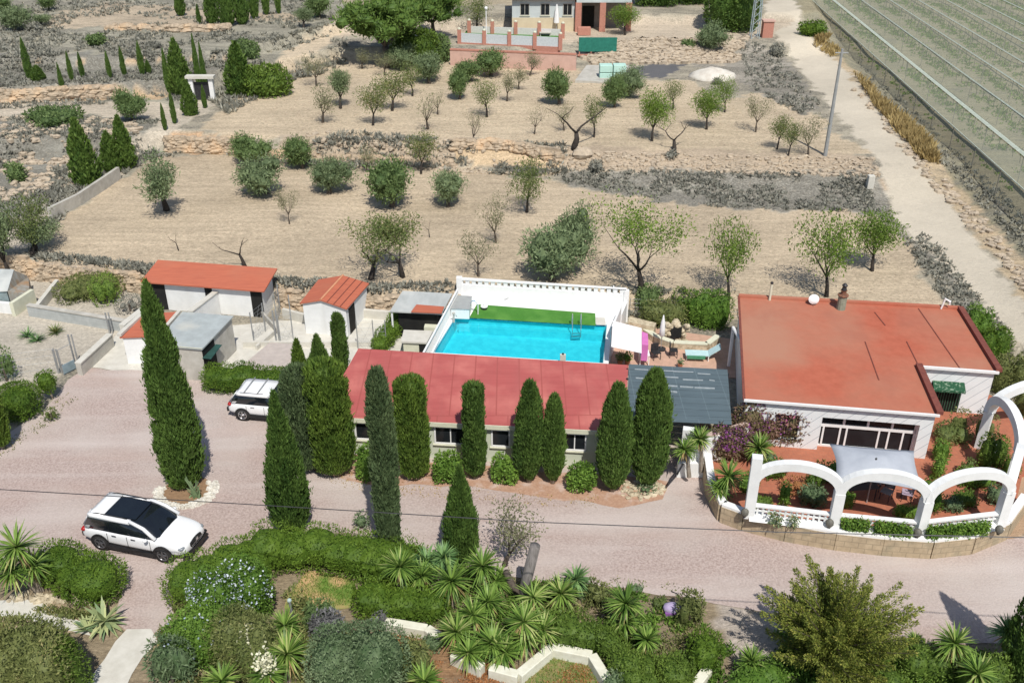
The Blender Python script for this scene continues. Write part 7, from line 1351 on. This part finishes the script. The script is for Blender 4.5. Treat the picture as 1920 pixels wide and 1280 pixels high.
m = MB(); e1 = e0-nv*.3; m.sheet([[(*(e0+dv*s), VZ-.3) for s in (-110, -50, 0, 60)], [(*(e1+dv*s), 1.7) for s in (-110, -50, 0, 60)]]); m.obj('side_net', nm_, t)
# ------------------------------------------------------------------ villa plot at the top
PINK = mat('pink_wall', (.60, .40, .33), (.52, .34, .28), scale=1.5, detail=5); PBR = mat('pink_brick', (.50, .24, .18), (.42, .19, .14), scale=6); GRYW = mat('pale_grey_wall', (.55, .60, .60), (.48, .53, .53), scale=1, detail=5); YEL = mat('yellow_render', (.62, .54, .38), (.55, .47, .33), scale=1)
b0, b1 = G(960, 46), G(1075, 47); zv = b0[2]; yv = b0[1]
vl = thing('far_villa', 'pale grey and yellow villa with a pink pillared porch at the top edge', 'villa', b0); MB().slab([(b0[0], yv), (b1[0], yv), (b1[0], yv+9), (b0[0], yv+9)], zv-.5, zv+1.5).obj('lower_wall', YEL, vl); MB().slab([(b0[0]+.01, yv+.03), (b1[0]-.01, yv+.03), (b1[0]-.01, yv+9), (b0[0]+.01, yv+9)], zv+1.5, zv+3.6).obj('upper_wall', GRYW, vl)
MB().slab([(b0[0]-.4, yv-.5), (b1[0]+.1, yv-.5), (b1[0]+.1, yv+9.4), (b0[0]-.4, yv+9.4)], zv+3.6, zv+3.8).obj('roof', TILE, vl)
for px in (984, 1022, 1064): x = (px-960)*mpp(yv, zv+2); window(vl, (x-.55, yv+.03), (x+.55, yv+.03), 0, 1.1, zv+1.75, 1.35, 1, fr=CONC, sill=True)
c0_, c1_ = G(1078, 44), G(1178, 44); MB().slab([(c0_[0], yv-.6), (c1_[0], yv-.6), (c1_[0], yv+8), (c0_[0], yv+8)], zv+3.3, zv+4.0).obj('porch_beam', GRYW, vl); MB().slab([(c0_[0]+.3, yv+2.6), (c1_[0]-.2, yv+2.6), (c1_[0]-.2, yv+8), (c0_[0]+.3, yv+8)], zv-.3, zv+3.3).obj('porch_wall', mat('porch_wall', (.34, .30, .27), (.26, .23, .21), scale=2), vl)
for px in (1083, 1128, 1176): x = (px-960)*mpp(yv, zv); MB().box((x, yv-.3, zv-.3), (.7, .6, 3.6)).obj('porch_pillar', PBR, vl)
MB().box(((1105-960)*mpp(yv, zv), yv+2.5, zv), (1.4, .12, 2.4)).obj('door', DARK, vl)
def pierrow(a, b, n, h, hw, label, mt=PBR, wall=WHITE, zb=None):
    p_, q_ = G(*a), G(*b); z = max(p_[2], q_[2]); t = thing('terrace_fence', label, 'fence', p_)
    MB().wall(p_, q_, .2, min(p_[2], q_[2])-.6, z+.14).obj('base_wall', mt, t); MB().wall(p_, q_, .08, z+.143, z+hw).obj('panel', wall, t)
    for k in range(n+1): c = lerp(p_, q_, k/n); MB().box((c[0], c[1], z-.2), (.42, .42, h+.2)).obj('pillar', mt, t); MB().ball((c[0], c[1], z+h+.08), (.2, .2, .16), 8, 5).obj('finial', CREAM, t)
pierrow((862, 100), (1050, 108), 4, 1.5, 1.15, 'front terrace fence of pink pillars and white panels', wall=mat('pale_blue_panel', (.60, .64, .65), (.5, .54, .55), scale=6))
pierrow((880, 68), (1055, 72), 4, 1.6, 1.0, 'back terrace fence of pink pillars and white panels', wall=mat('pale_panel', (.66, .64, .62), (.56, .54, .52), scale=6))
p_, q_ = G(845, 122), G(1080, 132); t = thing('pink_terrace_wall', 'long low pink retaining wall below the villa terrace', 'wall', p_); MB().wall(p_, q_, .3, p_[2]-.3, p_[2]+1.6).obj('wall', PINK, t); MB().wall(p_, q_, .4, p_[2]+1.603, p_[2]+1.75).obj('coping', PBR, t)
struct('villa_terrace', MB().slab([G(850, 101)[:2], G(1075, 110)[:2], G(1090, 46)[:2], G(1180, 45)[:2], G(1200, 75)[:2], G(1080, 118)[:2], G(1060, 128)[:2], G(850, 120)[:2]], zv-1.2, max(G(860, 100)[2], G(1050, 108)[2])+.02), mat('pale_terrace', (.58, .50, .45), (.50, .43, .38), scale=2)) if False else None
tag(MB().slab([(*G(868, 72)[:2],), (*G(1050, 78)[:2],), (*G(1052, 70)[:2],), (*G(875, 64)[:2],)], G(870, 72)[2]-.3, G(870, 72)[2]+.35).obj('artificial_grass', mat('far_turf', (.08, .22, .04), (.06, .17, .03), scale=2)), 'green turf strip between the two far terrace fences', 'artificial grass')
b = G(1120, 104); t = thing('green_screen', 'green mesh screen on a low pink frame in front of the far villa', 'screen', b); MB().box((0, 0, .5), (4.2, .15, 1.5)).obj('mesh_panel', mat('green_mesh', (.03, .20, .15), (.02, .15, .11), scale=3), t, local=True); MB().box((0, 0, 0), (4.4, .3, .2)).obj('base', PBR, t, local=True)
for x in (-2, -.7, .7, 2): MB().box((x, 0, .2), (.12, .12, .35)).obj('leg', PBR, t, local=True)
b = G(1043, 60); t = thing('closed_parasol', 'tall folded white parasol beside the far villa', 'parasol', b); MB().lathe((0, 0, .9), [(.1, 0), (.35, .15), (.25, 1.2), (.08, 2.2)], 8).obj('canopy', WHITE2, t, local=True); MB().tube([(0, 0, 0), (0, 0, 3.2)], .05, 6).obj('pole', STEEL, t, local=True)
b = G(912, 72); t = thing('street_lamp', 'white lamp post on the far terrace', 'lamp', b); MB().tube([(0, 0, 0), (0, 0, 3.2)], .06, 6).obj('pole', WHITE2, t, local=True); MB().ball((0, 0, 3.3), .2, 8, 6).obj('globe', WHITE2, t, local=True)
b = G(1095, 66); tag(MB().box((b[0], b[1], b[2]), (1.5, .8, .9)).obj('brick_bin', PBR, bevel=.05), 'small orange brick box beside the far villa steps', 'box')
b = G(1022, 72); t = thing('garden_furniture', 'grey table and chair set on the green turf before the far villa', 'table', b); MB().box((0, 0, .6), (1.3, .8, .08)).obj('tabletop', CONC, t, local=True)
for x in (-.55, .55): MB().box((x, 0, 0), (.1, .6, .6)).obj('leg', CONC, t, local=True)
b = G(1437, 70); t = thing('pink_gate_pillar', 'pink brick gate pillar at the top of the dirt track', 'pillar', b); MB().box((0, 0, -.2), (1.2, 1.0, 2.0)).obj('pillar', PBR, t, local=True); MB().box((0, 0, 1.803), (1.4, 1.2, .15)).obj('cap', PINK, t, local=True)
b = G(1135, 148); t = thing('pale_green_boxes', 'pale green plastic boxes stacked on the far concrete slab', 'boxes', b); PG = mat('pale_green_plastic', (.46, .68, .60), (.40, .60, .53), scale=1)
for i, (x, z) in enumerate(((0, 0), (0, .75), (1.4, 0), (1.4, .75))): MB().box((x, 0, z+.01*i), (1.3, 1.2, .7)).obj('box', PG, t, local=True, bevel=.05)
p_, q_ = G(1080, 152), G(1130, 158); tag(MB().slab([G(1078, 156)[:2], G(1160, 160)[:2], G(1180, 128)[:2], G(1100, 126)[:2]], p_[2]-.6, p_[2]+.25).obj('far_concrete_slab', CONC), 'flat grey concrete slab at the top of the upper orchard', 'slab')
# white gateway among the far cypresses
b = G(382, 188); t = thing('white_gateway', 'small white gateway with a flat beam beside the far cypresses', 'gateway', b)
for x in (-.95, .95): MB().box((x, 0, -.2), (.4, .4, 2.3)).obj('pillar', WHITE2, t, local=True)
MB().box((0, 0, 2.103), (2.7, .8, .25)).obj('beam', CONCL, t, local=True); MB().box((0, .1, 0), (1.5, .06, 1.7)).obj('gate_leaf', IRON, t, local=True)
b = G(1630, 352); tag(MB().box((b[0], b[1], b[2]-.1), (.5, .45, 1.1)).obj('marker_stone', CONCL, bevel=.05), 'pale upright concrete marker block beside the dirt track', 'marker')
p_, q_ = G(100, 372), G(190, 330); t = thing('lane_wall', 'long grey concrete wall beside the sandy lane at the left of the lower orchard', 'wall', p_); m = MB(); pts = [G(96, 412), (*G(150, 385)[:2], 0), (*G(200, 352)[:2], 0), (*G(225, 335)[:2], 0)]
for i in range(3): m.wall(pts[i][:2], pts[i+1][:2], .25, G(120, 400)[2]-.3, G(120, 400)[2]+.9)
m.obj('wall', CONC, t)
for o in bpy.data.objects:
    for k in ('_org', '_rz'):
        if k in o: del o[k]
